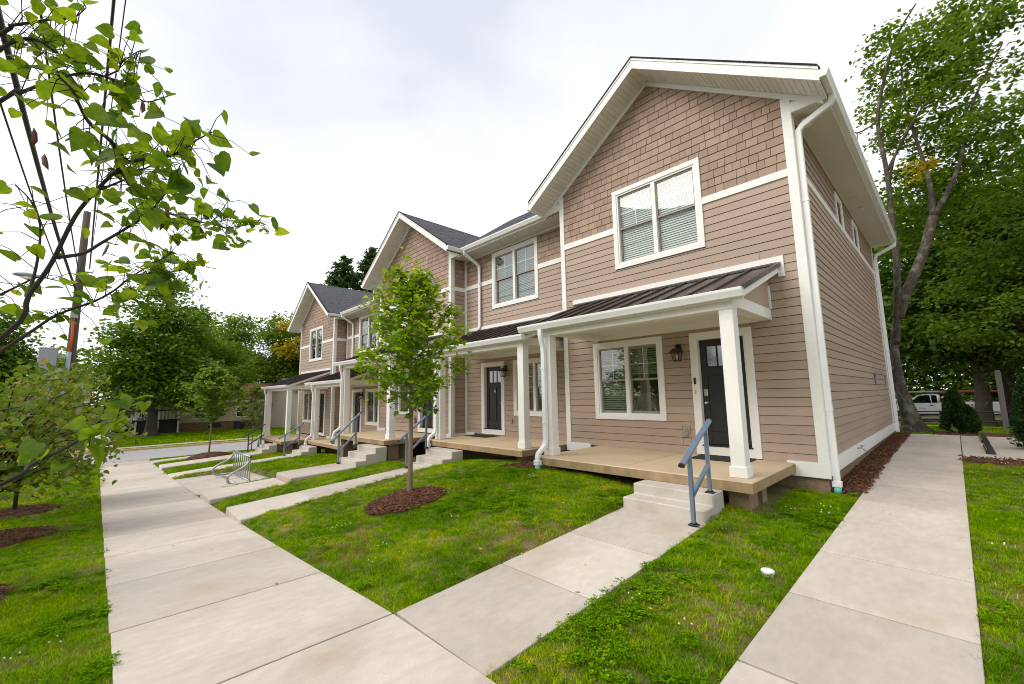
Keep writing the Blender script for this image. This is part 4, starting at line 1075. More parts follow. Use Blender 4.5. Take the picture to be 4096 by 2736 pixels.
# bike rack
def bike_rack():
    r = thing('bike_rack', 'galvanised grid bike rack with curved ends on the concrete pad', 'bike rack', (-14.85, -5.0, -1.335))
    L = 1.15; hgt = 0.78
    MB().tube([(-L, 0.08, hgt), (L, 0.08, hgt)], 0.03, 8).build('top_rail', 'galvanised', r)
    MB().tube([(-L, 0.08, 0.06), (L, 0.08, 0.06)], 0.026, 8).build('bottom_rail', 'galvanised', r)
    me = MB().tube([(0, 0.08, 0.06), (0, 0.08, hgt)], 0.018, 6).mesh('bar'); me.materials.append(MATS['galvanised'])
    for i in range(9): link('bar', me, None, r, (-L+0.04+(2*L-0.08)*i/8, 0, 0))
    for s in (-1, 1):
        c = [(s*L, 0.08, hgt), (s*L, 0.06, hgt-0.10), (s*L, -0.02, hgt-0.22), (s*L, -0.17, hgt-0.32), (s*L, -0.34, hgt-0.40), (s*L, -0.46, hgt-0.48), (s*L, -0.50, hgt-0.58), (s*L, -0.47, 0.10), (s*L, -0.40, 0.045), (s*L, -0.3, 0.035)]
        # smooth the S-curve
        pts = []
        for i in range(len(c)-1):
            p0, p1, p2, p3 = [Vector(c[max(0, min(len(c)-1, i+k))]) for k in (-1, 0, 1, 2)]
            for t in (0, 0.33, 0.66):
                pts.append(0.5*((2*p1)+(-p0+p2)*t+(2*p0-5*p1+4*p2-p3)*t*t+(-p0+3*p1-3*p2+p3)*t**3))
        pts.append(Vector(c[-1]))
        MB().tube(pts, 0.032, 8).build('end_frame', 'galvanised', r)
        MB().tube([(s*L, -0.32, 0.035), (s*L, 0.08, 0.035)], 0.028, 8).build('foot', 'galvanised', r)
        MB().tube([(s*L, 0.08, hgt), (s*(L+0.05), 0.08, hgt)], 0.034, 8).build('end_plug', 'iron_black', r)
    MB().tube([(-L, -0.28, 0.04), (L, -0.28, 0.04)], 0.026, 8).build('front_rail', 'galvanised', r)
bike_rack()

# ------------------------------------------------------------------ small things on the porches
def lantern(label, loc):
    r = thing('wall_lantern', label, 'lantern', loc, group='porch wall lanterns')
    MB().box(-0.07, 0.07, -0.022, 0.0, -0.30, 0.03).build('mounting_block', 'siding', r, 0.003)
    MB().box(-0.055, 0.055, -0.04, -0.022, -0.13, 0.0).build('back_plate', 'iron_black', r, 0.004)
    MB().tube([(0, -0.04, -0.05), (0, -0.10, -0.02), (0, -0.145, -0.03), (0, -0.145, -0.09)], 0.011, 6).build('arm', 'iron_black', r)
    c = -0.145
    hood = MB()
    def ring(w, z): return [(-w, c-w, z), (w, c-w, z), (w, c+w, z), (-w, c+w, z)]
    for a, b in (((0.02, -0.07), (0.022, -0.09)), ((0.05, -0.095), (0.055, -0.105)), ((0.055, -0.10), (0.105, -0.165)), ((0.107, -0.163), (0.107, -0.175))):
        (w0, z0), (w1, z1) = a, b
        hood.hexa(ring(w1, z1), ring(w0, z0))
    hood.build('hood', 'iron_black', r)
    cage = MB(); wt, wb, zt, zb = 0.078, 0.052, -0.175, -0.335
    for sx in (-1, 1):
        for sy in (-1, 1):
            cage.tube([(sx*wt, c+sy*wt, zt), (sx*wb, c+sy*wb, zb)], 0.008, 4)
    cage.box(-wb-0.01, wb+0.01, c-wb-0.01, c+wb+0.01, zb-0.014, zb)
    cage.build('cage', 'iron_black', r)
    gl = MB(); b, t = [(sx*(wb-0.004), c+sy*(wb-0.004), zb) for sx, sy in ((-1, -1), (1, -1), (1, 1), (-1, 1))], [(sx*(wt-0.004), c+sy*(wt-0.004), zt) for sx, sy in ((-1, -1), (1, -1), (1, 1), (-1, 1))]
    gl.add(b+t, [(0, 1, 5, 4), (1, 2, 6, 5), (2, 3, 7, 6), (3, 0, 4, 7)]); gl.build('glass', 'glass_lamp', r)
    MB().lathe([(0.012, 0), (0.016, 0.03), (0.024, 0.06), (0.02, 0.1), (0.006, 0.125)], (0, c, zb+0.005), 10).build('bulb', 'bulb', r)
    return r
lantern('black lantern on the wall between the window and the door of the end unit', (-2.24, -0.018, 2.14))
lantern('black lantern on the recessed wall next to the end unit', (-7.99, 0.582, 2.10))
lantern('black lantern on the recessed wall of the lower townhouse', (-18.06, 0.582, 1.48))
lantern('black lantern on the wall of the townhouse next to the street', (-22.53, -0.018, 1.42))
lantern('black lantern beside the door of the middle gable unit', (-12.31, -0.018, 2.07))

def outlet(label, loc):
    r = thing('outlet_cover', label, 'outlet', loc, group='weatherproof outlets on the porch walls')
    MB().box(-0.075, 0.075, -0.024, 0.0, -0.10, 0.10).build('mounting_block', 'siding', r, 0.003)
    MB().box(-0.036, 0.036, -0.062, -0.024, -0.062, 0.062).build('cover', 'galvanised', r, 0.008)
outlet('grey weatherproof outlet low on the wall beside the end unit door', (-2.21, 0.0, 0.405))
outlet('grey weatherproof outlet low on the wall beside door number 4', (-7.78, 0.6, 0.42))
o = MB().box(-1.99, -1.945, -0.062, -0.039, 1.33, 1.46).build('doorbell', 'iron_black', None, 0.015)
tag(o, 'black doorbell on the white door casing of the end unit', 'doorbell')
for x in (-1.97,):
    o = MB().box(x-0.012, x+0.012, -0.05, -0.039, 1.14, 1.22).build('chime_plate', 'brass', None, 0.003); tag(o, 'small brass plate below the doorbell of the end unit', 'plate')

def doormat(label, x0, x1, y0, y1, z, m='mat_dark'):
    o = MB().box(x0, x1, y0, y1, z+0.001, z+0.014).build('doormat', m, None, 0.004); tag(o, label, 'doormat', 'doormats on the porches')
doormat('dark doormat in front of the end unit door behind the post', -1.93, -0.98, -0.62, -0.12, 0.0)
doormat('dark grey doormat in front of the door numbered 4', -9.15, -8.10, -0.20, 0.42, -0.03)
doormat('orange-brown doormat on the porch nearest the street', -22.2, -21.35, -0.75, -0.2, -0.77, 'mat_brown')

# two parking signs on the side wall
def wall_sign(label, y0, y1, z0, z1):
    r = thing('parking_sign', label, 'sign', (0.02, (y0+y1)/2, z0), group='blue parking signs on the side wall')
    w = (y1-y0)/2; h = z1-z0
    MB().box(0, 0.006, -w, w, 0, h).build('plate', 'sign_blue', r, 0.002)
    b = MB(); t = 0.012
    for a in ((-w+0.008, w-0.008, 0.008, 0.008+t), (-w+0.008, w-0.008, h-0.008-t, h-0.008)): b.box(0.0061, 0.0072, a[0], a[1], a[2], a[3])
    for s in (-1, 1): b.box(0.0061, 0.0072, min(s*(w-0.008), s*(w-0.008-t)), max(s*(w-0.008), s*(w-0.008-t)), 0.008+t, h-0.008-t)
    b.build('border', 'sign_white', r)
    f = MB()
    # seated-figure symbol: head, back, seat, leg, wheel
    f.lathe([(0.017, 0), (0.017, 0.0012)], (0, 0, 0), 12)
    f.v = [(v[2]+0.0062, v[0]-0.02, v[1]+h*0.70) for v in f.v]
    f.box(0.0062, 0.0074, -0.034, -0.012, h*0.40, h*0.62); f.box(0.0062, 0.0074, -0.012, 0.045, h*0.40, h*0.455); f.box(0.0062, 0.0074, 0.045, 0.063, h*0.22, h*0.455)
    f.box(0.0062, 0.0074, -0.012, 0.035, h*0.51, h*0.55)
    k = 14
    for i in range(k):
        a0, a1 = PI*0.55+i*PI*1.1/k, PI*0.55+(i+1)*PI*1.1/k
        cy, cz = 0.0, h*0.30
        p = [(0.0062, cy+r_*math.cos(a), cz+r_*math.sin(a)) for a, r_ in ((a0, 0.05), (a1, 0.05), (a1, 0.065), (a0, 0.065))]
        f.hexa(p, [(0.0074, q[1], q[2]) for q in p])
    f.build('symbol', 'sign_white', r)
wall_sign('blue parking sign on the side wall, the one nearer the front', 6.84, 7.12, 1.30, 1.60)
wall_sign('blue parking sign on the side wall close to the rear downspout', 9.30, 9.55, 1.30, 1.60)

def hose_tap():
    r = thing('hose_tap', 'small hose tap with blue handle on the white skirt board', 'tap', (0.046, 2.56, 0.02))
    MB().tube([(0, 0, 0), (0.09, 0, 0.0), (0.12, 0, -0.04)], 0.014, 8).build('spout', 'nickel', r)
    MB().tube([(0.05, 0, 0), (0.075, 0, 0.045)], 0.008, 6).build('stem', 'nickel', r)
    MB().lathe([(0.035, 0), (0.035, 0.012)], (0.08, 0, 0.045), 10).build('handle', 'faucet_blue', r)
hose_tap()

# pvc clean-out cap in the lawn
zc = float(H(0.14, -3.75))
c = thing('cleanout_cap', 'round white clean-out cap sticking up from the lawn', 'cap', (0.14, -3.75, zc))
MB().lathe([(0.050, -0.05), (0.050, 0.05), (0.047, 0.055), (0.02, 0.056)], n=20).build('pipe', 'pvc', c)
MB().lathe([(0.056, 0.022), (0.056, 0.049), (0.053, 0.052)], n=20).build('collar', 'pvc', c)

# wheel stops
def wheel_stop(label, x, y0, y1):
    z = float(rtop(x, (y0+y1)/2))
    r = thing('wheel_stop', label, 'wheel stop', (x, y0, z), group='wheel stops on the parking pad')
    L = y1-y0
    b = MB()
    pb = [(-0.078, 0), (0.078, 0), (0.078, L), (-0.078, L)]; pt = [(-0.035, 0.06), (0.035, 0.06), (0.035, L-0.06), (-0.035, L-0.06)]
    b.hexa([(x_, y_, 0.0) for x_, y_ in pb], [(x_, y_, 0.11) for x_, y_ in pt]); b.build('body', 'rubber', r, 0.008)
    for s in (-1, 1):
        for k in range(4):
            ya = L*(0.09+0.235*k); yb_ = ya+0.13
            def P(y_, t): return (s*(0.078-0.043*t+0.009), y_, 0.11*t+0.005)
            q = MB(); q.add([P(ya, 0.15), P(yb_, 0.15), P(yb_+0.05, 0.9), P(ya+0.05, 0.9)], [(0, 1, 2, 3)])
            q.build('stripe', 'yellow_paint', r)
wheel_stop('black and yellow wheel stop on the near half of the parking pad', 1.90, 5.55, 7.40)
wheel_stop('black and yellow wheel stop on the far half of the parking pad', 1.90, 7.95, 9.80)

# ------------------------------------------------------------------ leaves and trees
LEAF_QUAD = ([(0, 0), (0.5, -0.36), (1, 0), (0.5, 0.36)], [(0, 1, 2), (0, 2, 3)])
LEAF_HEART = ([(0.0, 0.0), (-0.10, 0.20), (-0.02, 0.40), (0.22, 0.52), (0.52, 0.44), (0.80, 0.20), (1.0, 0.0), (0.80, -0.20), (0.52, -0.44), (0.22, -0.52), (-0.02, -0.40), (-0.10, -0.20), (0.25, 0.0), (0.6, 0.0)],
              [(0, 1, 2, 12), (12, 2, 3, 4), (12, 4, 13), (13, 4, 5, 6), (0, 12, 10, 11), (12, 8, 9, 10), (12, 13, 8), (13, 6, 7, 8)])
LEAF_MAPLE = ([(0, 0), (0.02, 0.30), (-0.08, 0.42), (0.20, 0.34), (0.34, 0.62), (0.42, 0.36), (0.52, 0.22), (0.72, 0.26), (1.0, 0.0), (0.72, -0.26), (0.52, -0.22), (0.42, -0.36), (0.34, -0.62), (0.20, -0.34), (-0.08, -0.42), (0.02, -0.30), (0.3, 0.0)],
              [(0, 1, 3, 16), (1, 2, 3), (3, 4, 5), (16, 3, 5, 6), (16, 6, 7, 8), (0, 16, 13, 15), (15, 13, 14), (13, 11, 12), (16, 10, 11, 13), (16, 8, 9, 10)])

def leaf_frames(n, up=0.9, rs=None):
    """random leaf axes: a along, b across, nrm normal leaning upward"""
    rs = rs or rng
    nrm = rs.normal(size=(n, 3)); nrm[:, 2] = np.abs(nrm[:, 2])+up*1.4
    nrm /= np.linalg.norm(nrm, axis=1, keepdims=True)
    a = rs.normal(size=(n, 3)); a[:, 2] -= 0.35
    a -= nrm*(a*nrm).sum(1, keepdims=True); a /= np.linalg.norm(a, axis=1, keepdims=True)
    return a, np.cross(nrm, a), nrm

def leaves_mesh(name, c, size, shape, m, up=0.9, fold=0.18, curl=0.15, tint=None, frames=None):
    n = len(c); pv, pf = shape
    uv = np.array(pv); k = len(uv)
    a, b, nrm = frames if frames is not None else leaf_frames(n, up)
    size = np.broadcast_to(np.asarray(size, float), (n,)).reshape(n, 1, 1)
    u = uv[:, 0][None, :, None]; v = uv[:, 1][None, :, None]
    V = c[:, None, :]+size*(u*a[:, None, :]+v*b[:, None, :]+(fold*np.abs(v)-curl*u*u)*nrm[:, None, :])
    V = V.reshape(-1, 3).astype(np.float32)
    ft = np.array([len(f) for f in pf]); fl_ = np.concatenate([np.array(f) for f in pf])
    loops = (fl_[None, :]+(np.arange(n)*k)[:, None]).ravel()
    tot = np.tile(ft, n); start = np.concatenate([[0], np.cumsum(tot)[:-1]])
    me = bpy.data.meshes.new(name)
    me.vertices.add(len(V)); me.vertices.foreach_set('co', V.ravel())
    me.loops.add(len(loops)); me.loops.foreach_set('vertex_index', loops.astype(np.int32))
    me.polygons.add(len(tot)); me.polygons.foreach_set('loop_start', start.astype(np.int32))
    me.update(calc_edges=True)
    if tint is None: tint = rng.random(n)**1.3
    at = me.attributes.new('tint', 'FLOAT', 'FACE'); at.data.foreach_set('value', np.repeat(tint, len(pf)).astype(np.float32))
    me.materials.append(MATS[m])
    return me

def catmull(c, k=4):
    c = [Vector(p) for p in c]; out = []
    for i in range(len(c)-1):
        p0, p1, p2, p3 = [c[max(0, min(len(c)-1, i+j))] for j in (-1, 0, 1, 2)]
        for q in range(k):
            t = q/k
            out.append(0.5*((2*p1)+(-p0+p2)*t+(2*p0-5*p1+4*p2-p3)*t*t+(-p0+3*p1-3*p2+p3)*t**3))
    out.append(c[-1]); return out

def limb(mb, pts, r0, r1, n=6, k=3):
    p = catmull(pts, k); m = len(p)
    mb.tube(p, [r0+(r1-r0)*(i/(m-1))**0.8 for i in range(m)], n)

def crown_points(ells, nclump, per, csize, rs, flat=0.6, shell=0.55):
    """clump centres in a union of ellipsoids (biased to the outside), leaves around them"""
    vol = np.array([e[3]*e[4]*e[5] for e in ells]); pick = rs.choice(len(ells), nclump, p=vol/vol.sum())
    d = rs.normal(size=(nclump, 3)); d /= np.linalg.norm(d, axis=1, keepdims=True)
    r = (shell+(1-shell)*rs.random(nclump))[:, None]*np.where(rs.random(nclump) < 0.25, 0.6, 1.0)[:, None]
    E_ = np.array(ells)[pick]
    cc = E_[:, :3]+d*r*E_[:, 3:6]
    rad = csize*(0.6+0.8*rs.random(nclump))
    cnt = (per*(0.5+rs.random(nclump))).astype(int)
    idx = np.repeat(np.arange(nclump), cnt)
    off = rs.normal(size=(len(idx), 3))*rad[idx][:, None]*np.array([1, 1, flat])*0.55
    # sprays droop outward
    off[:, 2] -= 0.18*np.hypot(off[:, 0], off[:, 1])
    return cc, cc[idx]+off, idx

def big_tree(name, label, base, trunk, ells, nclump, per, csize, lsize, m, seed, group=None, r=0.3, bark='bark_mid', nlimb=26, yellow=None, shell=0.55, extra_limbs=(), flat=0.6, up=0.7, lr=0.06):
    """trunk: points relative to base; ells relative to base"""
    rs = np.random.default_rng(seed); rd = random.Random(seed)
    t = thing(name, label, 'tree', base, 0, group)
    mb = MB(); tp = catmull(trunk, 4); n = len(tp)
    tp2 = catmull(trunk, 9); n2 = len(tp2)
    k0 = len(mb.v)
    mb.tube(tp2, [r*(1+0.75*math.exp(-max(0.0, tp2[i].z)/0.28))*(1-0.82*(i/(n2-1))) for i in range(n2)], 14)
    for i in range(k0, len(mb.v)):
        v = Vector(mb.v[i]); q = mnoise.noise(v*4.0)*0.10+mnoise.noise(v*11.0)*0.05
        c_ = tp2[min(n2-1, (i-k0)//14)]; mb.v[i] = tuple(v+(v-c_)*q)
    cc, pts, idx = crown_points(ells, nclump, per, csize, rs, flat, shell)
    for i in rs.choice(nclump, min(nlimb, nclump), replace=False):
        c = Vector(cc[i]); f = rd.uniform(0.35, 0.9); s = tp[min(n-1, int(n*f))]
        if s.z > c.z-0.2: s = tp[max(0, int(n*0.4))]
        mid = s.lerp(c, 0.5)+Vector((rd.uniform(-.3, .3), rd.uniform(-.3, .3), 0.25*(c-s).length*0.5))
        limb(mb, [s, mid, c], lr*(1.1-f*0.5)*1.4, 0.012, 5)
    for (pl, r0, r1) in extra_limbs: limb(mb, pl, r0, r1, 7, 4)
    mb.build('trunk', bark, t)
    tint = np.clip(0.25+0.35*rs.random(nclump)[idx]+0.4*(rs.random(len(idx))-0.3), 0, 1)
    me = leaves_mesh('crown', pts, lsize*(0.7+0.6*rs.random(len(pts))), LEAF_QUAD, m, up, tint=tint, frames=leaf_frames(len(pts), up, rs))
    o = link('crown', me, None, t); o['kind'] = 'stuff'
    if yellow:
        cy, ny = yellow
        _, py, iy = crown_points(cy, ny, per, csize*0.8, rs, flat, 0.2)
        me = leaves_mesh('turning_foliage', py, lsize*(0.7+0.6*rs.random(len(py))), LEAF_QUAD, 'leaf_yellow', up, frames=leaf_frames(len(py), up, rs))
        o = link('turning_foliage', me, None, t); o['kind'] = 'stuff'
    return t

GROUND_Z = lambda x, y: float(H(x, y))

def at_px(px, py, dist):
    """point seen at a measured direction, at its own distance (metres) from the viewpoint"""
    d = (_r2*((px-2048)/FPX) - _u2*((py-1368)/FPX) + _fw).normalized()
    return CAM+d*dist

# ---- young maple on the lawn
def young_maple(name, label, base, height, stem, crown_r, nleaf, lsize, seed, nparts, group, m='leaf_maple', trunk_r=0.045, shape=LEAF_MAPLE):
    rs = np.random.default_rng(seed); rd = random.Random(seed)
    t = thing(name, label, 'tree', base, 0, group)
    mb = MB()
    tp = [(0, 0, -0.05), (0.01, 0.0, 0.3), (0.0, 0.01, stem), (0.02, -0.02, stem+(height-stem)*0.4), (0.0, 0.02, stem+(height-stem)*0.75), (0.03, 0.0, height-0.1)]
    p = catmull(tp, 5); n = len(p)
    mb.tube(p, [trunk_r*(1.15 if i == 0 else 1-0.85*max(0, (i/(n-1)-0.2))/0.8) for i in range(n)], 9)
    anchors = []
    tips = []
    nb = 30
    for i in range(nb):
        f = (i+0.5)/nb
        z = stem-0.05+(height-stem)*0.86*f
        # crown outline: widest a third of the way up
        R = crown_r*(0.45+0.55*math.sin(PI*min(1, (f*0.9+0.14))**0.75))*rd.uniform(0.8, 1.12)*(1-0.42*f)
        a = i*2.39996+rd.uniform(-.3, .3)
        lift = R*rd.uniform(0.55, 0.95)
        e = Vector((R*math.cos(a), R*math.sin(a), z+lift))
        if e.z > height: e.z = height-0.05
        s = Vector((0, 0, z)); md = s.lerp(e, 0.5)+Vector((0, 0, -0.06*R))
        pts = catmull([s, md, e], 5)
        mb.tube(pts, [max(0.0035, 0.016*(1-j/len(pts))*(1-0.5*f)) for j in range(len(pts))], 5)
        for j in range(2, len(pts)):
            for q in range(rd.randint(1, 3)):
                d = Vector((rd.gauss(0, 1), rd.gauss(0, 1), rd.gauss(0.15, 0.6))).normalized()*rd.uniform(0.08, 0.30)
                tip = pts[j]+d; mb.tube([pts[j], pts[j].lerp(tip, 0.5)+Vector((0, 0, 0.015)), tip], [0.004, 0.003, 0.002], 4)
                tips += [pts[j].lerp(tip, 0.5), tip, tip]
        tips += [e]*3
    for k in range(10): tips.append(Vector((rd.gauss(0, .06), rd.gauss(0, .06), height-0.35+0.06*k)))
    mb.build('trunk', 'bark_smooth', t)
    T = np.array([tuple(q) for q in tips])
    c = T[rs.integers(0, len(T), nleaf)]+rs.normal(size=(nleaf, 3))*np.array([0.07, 0.07, 0.06])
    sz = lsize*(0.6+0.7*rs.random(nleaf))
    fr = leaf_frames(nleaf, 0.75, rs)
    ht = (c[:, 2]-stem)/(height-stem)
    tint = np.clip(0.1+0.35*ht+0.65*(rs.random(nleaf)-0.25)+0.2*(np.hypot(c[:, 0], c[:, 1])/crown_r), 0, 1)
    # leaves that show largest, as parts of their own
    d2 = np.linalg.norm(c+np.array(base)-np.array(CAM), axis=1)
    order = np.argsort(d2/sz)
    near, rest = order[:nparts], order[nparts:]
    if nparts:
        protos = [leaves_mesh('leaf', np.zeros((1, 3)), 1.0, shape, m, tint=np.array([tt]), frames=(np.array([[1, 0, 0]]), np.array([[0, 1, 0]]), np.array([[0, 0, 1]]))) for tt in np.linspace(0.05, 0.98, 8)]
        for i in near:
            o = link('leaf', protos[int(min(7, tint[i]*8))], None, t)
            R_ = Matrix((fr[0][i], fr[1][i], fr[2][i])).transposed()
            o.rotation_euler = R_.to_euler(); o.location = c[i]; o.scale = (sz[i],)*3
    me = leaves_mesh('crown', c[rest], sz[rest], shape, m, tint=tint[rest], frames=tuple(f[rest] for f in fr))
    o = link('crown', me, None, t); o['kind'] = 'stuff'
    return t
MAPLE = (-5.12, -4.41)
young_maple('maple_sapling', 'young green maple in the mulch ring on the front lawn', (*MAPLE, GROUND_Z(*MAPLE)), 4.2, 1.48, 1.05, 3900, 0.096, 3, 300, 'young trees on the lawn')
T2 = (-24.6, -4.35); T3 = (-26.2, -2.15)
young_maple('maple_sapling', 'young bright maple in a mulch mound close to the street', (*T2, GROUND_Z(*T2)), 4.6, 1.7, 1.45, 4200, 0.14, 5, 0, 'young trees on the lawn', m='leaf_light')
young_maple('maple_sapling', 'thin yellow-green sapling between the street and the last porch', (*T3, GROUND_Z(*T3)), 3.9, 1.3, 1.15, 1100, 0.13, 8, 0, 'young trees on the lawn', m='leaf_bush', trunk_r=0.028)

# ---- redbud whose branches hang over the sidewalk
def redbud_near():
    rd = random.Random(21); rs = np.random.default_rng(21)
    base = Vector((-1.60, -9.65, GROUND_Z(-1.60, -9.65)))
    t = thing('redbud_tree', 'redbud with big heart-shaped leaves and dark arching branches over the sidewalk', 'tree', base, 0, 'redbuds along the sidewalk')
    def W(pts): return [at_px(*p)-base for p in pts]
    F1 = Vector((0.03, 0.05, 0.95)); F2 = Vector((-0.02, 0.12, 1.7)); F3 = Vector((0.05, 0.2, 2.35))
    mb = MB()
    limb(mb, [(0, 0, -0.1), (0.02, 0.02, 0.5), F1, F2, F3], 0.075, 0.03, 9, 5)
    B = {}
    B['a'] = [F1, F1.lerp(W([(0, 1359, 2.45)])[0], 0.5)]+W([(0, 1359, 2.45), (115, 1183, 2.42), (206, 1053, 2.4), (300, 867, 2.38), (383, 765, 2.36), (446, 701, 2.35), (504, 650, 2.34)])
    B['a1'] = W([(504, 650, 2.34), (606, 631, 2.35), (676, 625, 2.38), (733, 599, 2.42), (784, 561, 2.46), (848, 529, 2.5)])
    B['a2'] = W([(504, 650, 2.34), (446, 567, 2.3), (357, 491, 2.25), (312, 408, 2.2), (287, 357, 2.16), (230, 300, 2.1)])
    B['a3'] = W([(446, 701, 2.35), (497, 682, 2.36), (574, 676, 2.4), (638, 644, 2.45)])
    B['a4'] = W([(383, 765, 2.36), (510, 714, 2.45), (560, 683, 2.5)])
    B['b'] = W([(222, 1030, 2.4), (329, 1015, 2.5), (405, 972, 2.58), (529, 899, 2.7), (593, 861, 2.76), (670, 854, 2.82), (765, 880, 2.9), (842, 896, 2.95), (905, 909, 3.0), (975, 902, 3.05), (1040, 880, 3.1)])
    B['b1'] = W([(593, 861, 2.76), (638, 803, 2.72), (682, 752, 2.7), (720, 715, 2.7)])
    B['b2'] = W([(842, 896, 2.95), (880, 850, 2.98), (915, 800, 3.0)])
    e = W([(0, 1408, 2.7)])[0]
    B['c'] = [F1, F1.lerp(e, 0.5), e]+W([(122, 1328, 2.75), (229, 1259, 2.8), (375, 1206, 2.88), (459, 1160, 2.95), (528, 1106, 3.0), (612, 1091, 3.05), (720, 1083, 3.1), (780, 1060, 3.12)])
    B['c1'] = W([(528, 1106, 3.0), (600, 1060, 3.0), (660, 1030, 3.02), (690, 1010, 3.02)])
    e = W([(0, 405, 2.6)])[0]
    B['d'] = [F2, F2.lerp(e, 0.5)+Vector((0, 0, 0.1)), e]+W([(64, 379, 2.62), (140, 347, 2.65), (242, 312, 2.7), (306, 296, 2.74), (383, 296, 2.8), (446, 319, 2.84), (497, 351, 2.88), (548, 389, 2.92), (593, 408, 2.95), (670, 385, 3.0)])
    B['d1'] = W([(421, 306, 2.82), (472, 280, 2.85), (484, 255, 2.86), (523, 223, 2.88), (565, 200, 2.9)])
    e = W([(0, 137, 3.0)])[0]
    B['e'] = [F3, F3.lerp(e, 0.5)+Vector((0, 0, 0.1)), e]+W([(38, 105, 3.0), (108, 92, 3.02), (185, 80, 3.05), (255, 76, 3.08), (306, 64, 3.1), (345, 30, 3.1)])
    e = W([(0, 198, 2.85)])[0]
    B['f'] = [F3, F3.lerp(e, 0.5), e]+W([(51, 166, 2.85), (108, 153, 2.86), (160, 166, 2.88), (210, 198, 2.9), (268, 236, 2.95), (330, 255, 3.0)])
    e = W([(0, 1940, 2.15)])[0]
    B['g'] = [F1-Vector((0, 0, 0.35)), F1.lerp(e, 0.55), e]+W([(115, 1866, 2.17), (222, 1812, 2.2), (306, 1766, 2.24), (367, 1711, 2.26), (428, 1665, 2.3), (500, 1630, 2.32), (560, 1600, 2.34)])
    B['g1'] = W([(415, 1675, 2.29), (425, 1604, 2.3), (459, 1558, 2.32), (520, 1508, 2.34)])
    B['h'] = W([(0, 1180, 2.9), (60, 1150, 2.9), (150, 1110, 2.92), (215, 1120, 2.95)])
    B['i'] = W([(115, 1183, 2.42), (150, 1040, 2.5), (160, 900, 2.6), (120, 800, 2.65), (60, 740, 2.7)])
    rad = dict(a=(0.0105, 0.0055), a1=(0.008, 0.0025), a2=(0.009, 0.003), a3=(0.005, 0.002), a4=(0.005, 0.002), b=(0.008, 0.002), b1=(0.005, 0.002), b2=(0.003, 0.0015), c=(0.009, 0.0025), c1=(0.004, 0.002),
               d=(0.0085, 0.0025), d1=(0.004, 0.0015), e=(0.010, 0.002), f=(0.010, 0.002), g=(0.008, 0.003), g1=(0.004, 0.0012), h=(0.006, 0.002), i=(0.006, 0.002))
    skip = dict(a=0.72, b=0.25, c=0.38, d=0.25, e=0.28, f=0.28, g=0.55)
    tips = []
    nl = dict(a=16, a1=38, a2=28, a3=18, a4=18, b=80, b1=26, b2=20, c=72, c1=30, d=48, d1=26, e=34, f=36, g=12, g1=1, h=12, i=14)
    for k, pl in B.items():
        p = catmull(pl, 4); n = len(p)
        mb.tube(p, [rad[k][0]+(rad[k][1]-rad[k][0])*(i/(n-1))**0.7 for i in range(n)], 7)
        s0 = skip.get(k, 0.08)
        for q in range(nl[k]):
            f = s0+(1-s0)*((q+rd.random())/nl[k]); P = p[min(n-1, int(f*(n-1)+0.5))]
            d = Vector((rd.gauss(0, 1), rd.gauss(0, 1), rd.gauss(0.1, 0.8))).normalized()
            L = rd.uniform(0.03, 0.20)
            if k in 'g': L *= 0.6
            mid = P+d*L*0.5+Vector((0, 0, 0.01)); tip = P+d*L+Vector((0, 0, -0.02))
            mb.tube([P, mid, tip], [0.0018, 0.0014, 0.0009], 4)
            tips.append((tip, k))
    # leafy shoots at the branch tips
    for k in ('g',):
        for px, py, dd in ((560, 1600, 2.34), (600, 1585, 2.35), (470, 1690, 2.25), (370, 1640, 2.3), (300, 1660, 2.3), (480, 1600, 2.3), (250, 1700, 2.35), (340, 1690, 2.25), (90, 1800, 2.4), (150, 1770, 2.3), (190, 1815, 2.2)):
            tips.append((at_px(px, py, dd)-base, 'g'))
    mb.build('branches', 'bark_dark', t)
    N = len(tips); fr = leaf_frames(N, 0.35, rs)
    tint = np.clip(0.15+0.75*rs.random(N), 0, 1)
    protos = [leaves_mesh('leaf', np.zeros((1, 3)), 1.0, LEAF_HEART, 'leaf_redbud', tint=np.array([tt]), fold=fo, curl=cu, frames=(np.array([[1, 0, 0]]), np.array([[0, 1, 0]]), np.array([[0, 0, 1]]))) for tt, fo, cu in zip(np.linspace(0.02, 0.97, 12), (0.1, 0.25, 0.4)*4, (0.1, 0.55, 0.3, 0.7)*3)]
    for me in protos: me.polygons.foreach_set('use_smooth', [True]*len(me.polygons))
    order = sorted(range(N), key=lambda i: (tips[i][0]+base-CAM).length)
    rest = []
    for r_, i in enumerate(order):
        P, k = tips[i]
        s = rd.choice((0.030, 0.038, 0.046, 0.052, 0.058, 0.066))*(1.2 if k in ('g', 'b', 'b1', 'b2', 'c', 'c1', 'a1') else 1.0)
        if r_ >= 300: rest.append((i, s)); continue
        o = link('leaf', protos[int(min(11, tint[i]*12))], None, t)
        R_ = Matrix((fr[0][i], fr[1][i], fr[2][i])).transposed()
        o.rotation_euler = R_.to_euler(); o.location = P; o.scale = (s,)*3
    if rest:
        ii = [i for i, _ in rest]
        me = leaves_mesh('foliage', np.array([tuple(tips[i][0]) for i in ii]), np.array([s for _, s in rest]), LEAF_HEART, 'leaf_redbud', tint=tint[ii], frames=tuple(f[ii] for f in fr))
        o = link('foliage', me, None, t); o['kind'] = 'stuff'
    pod = MB().tube([(0, 0, 0), (0.004, 0, -0.02), (0.006, 0, -0.05), (0.002, 0, -0.075)], [0.001, 0.008, 0.009, 0.001], prof=[(-1, 0), (0, -0.18), (1, 0), (0, 0.18)]).mesh('seed_pod'); pod.materials.append(MATS['pod'])
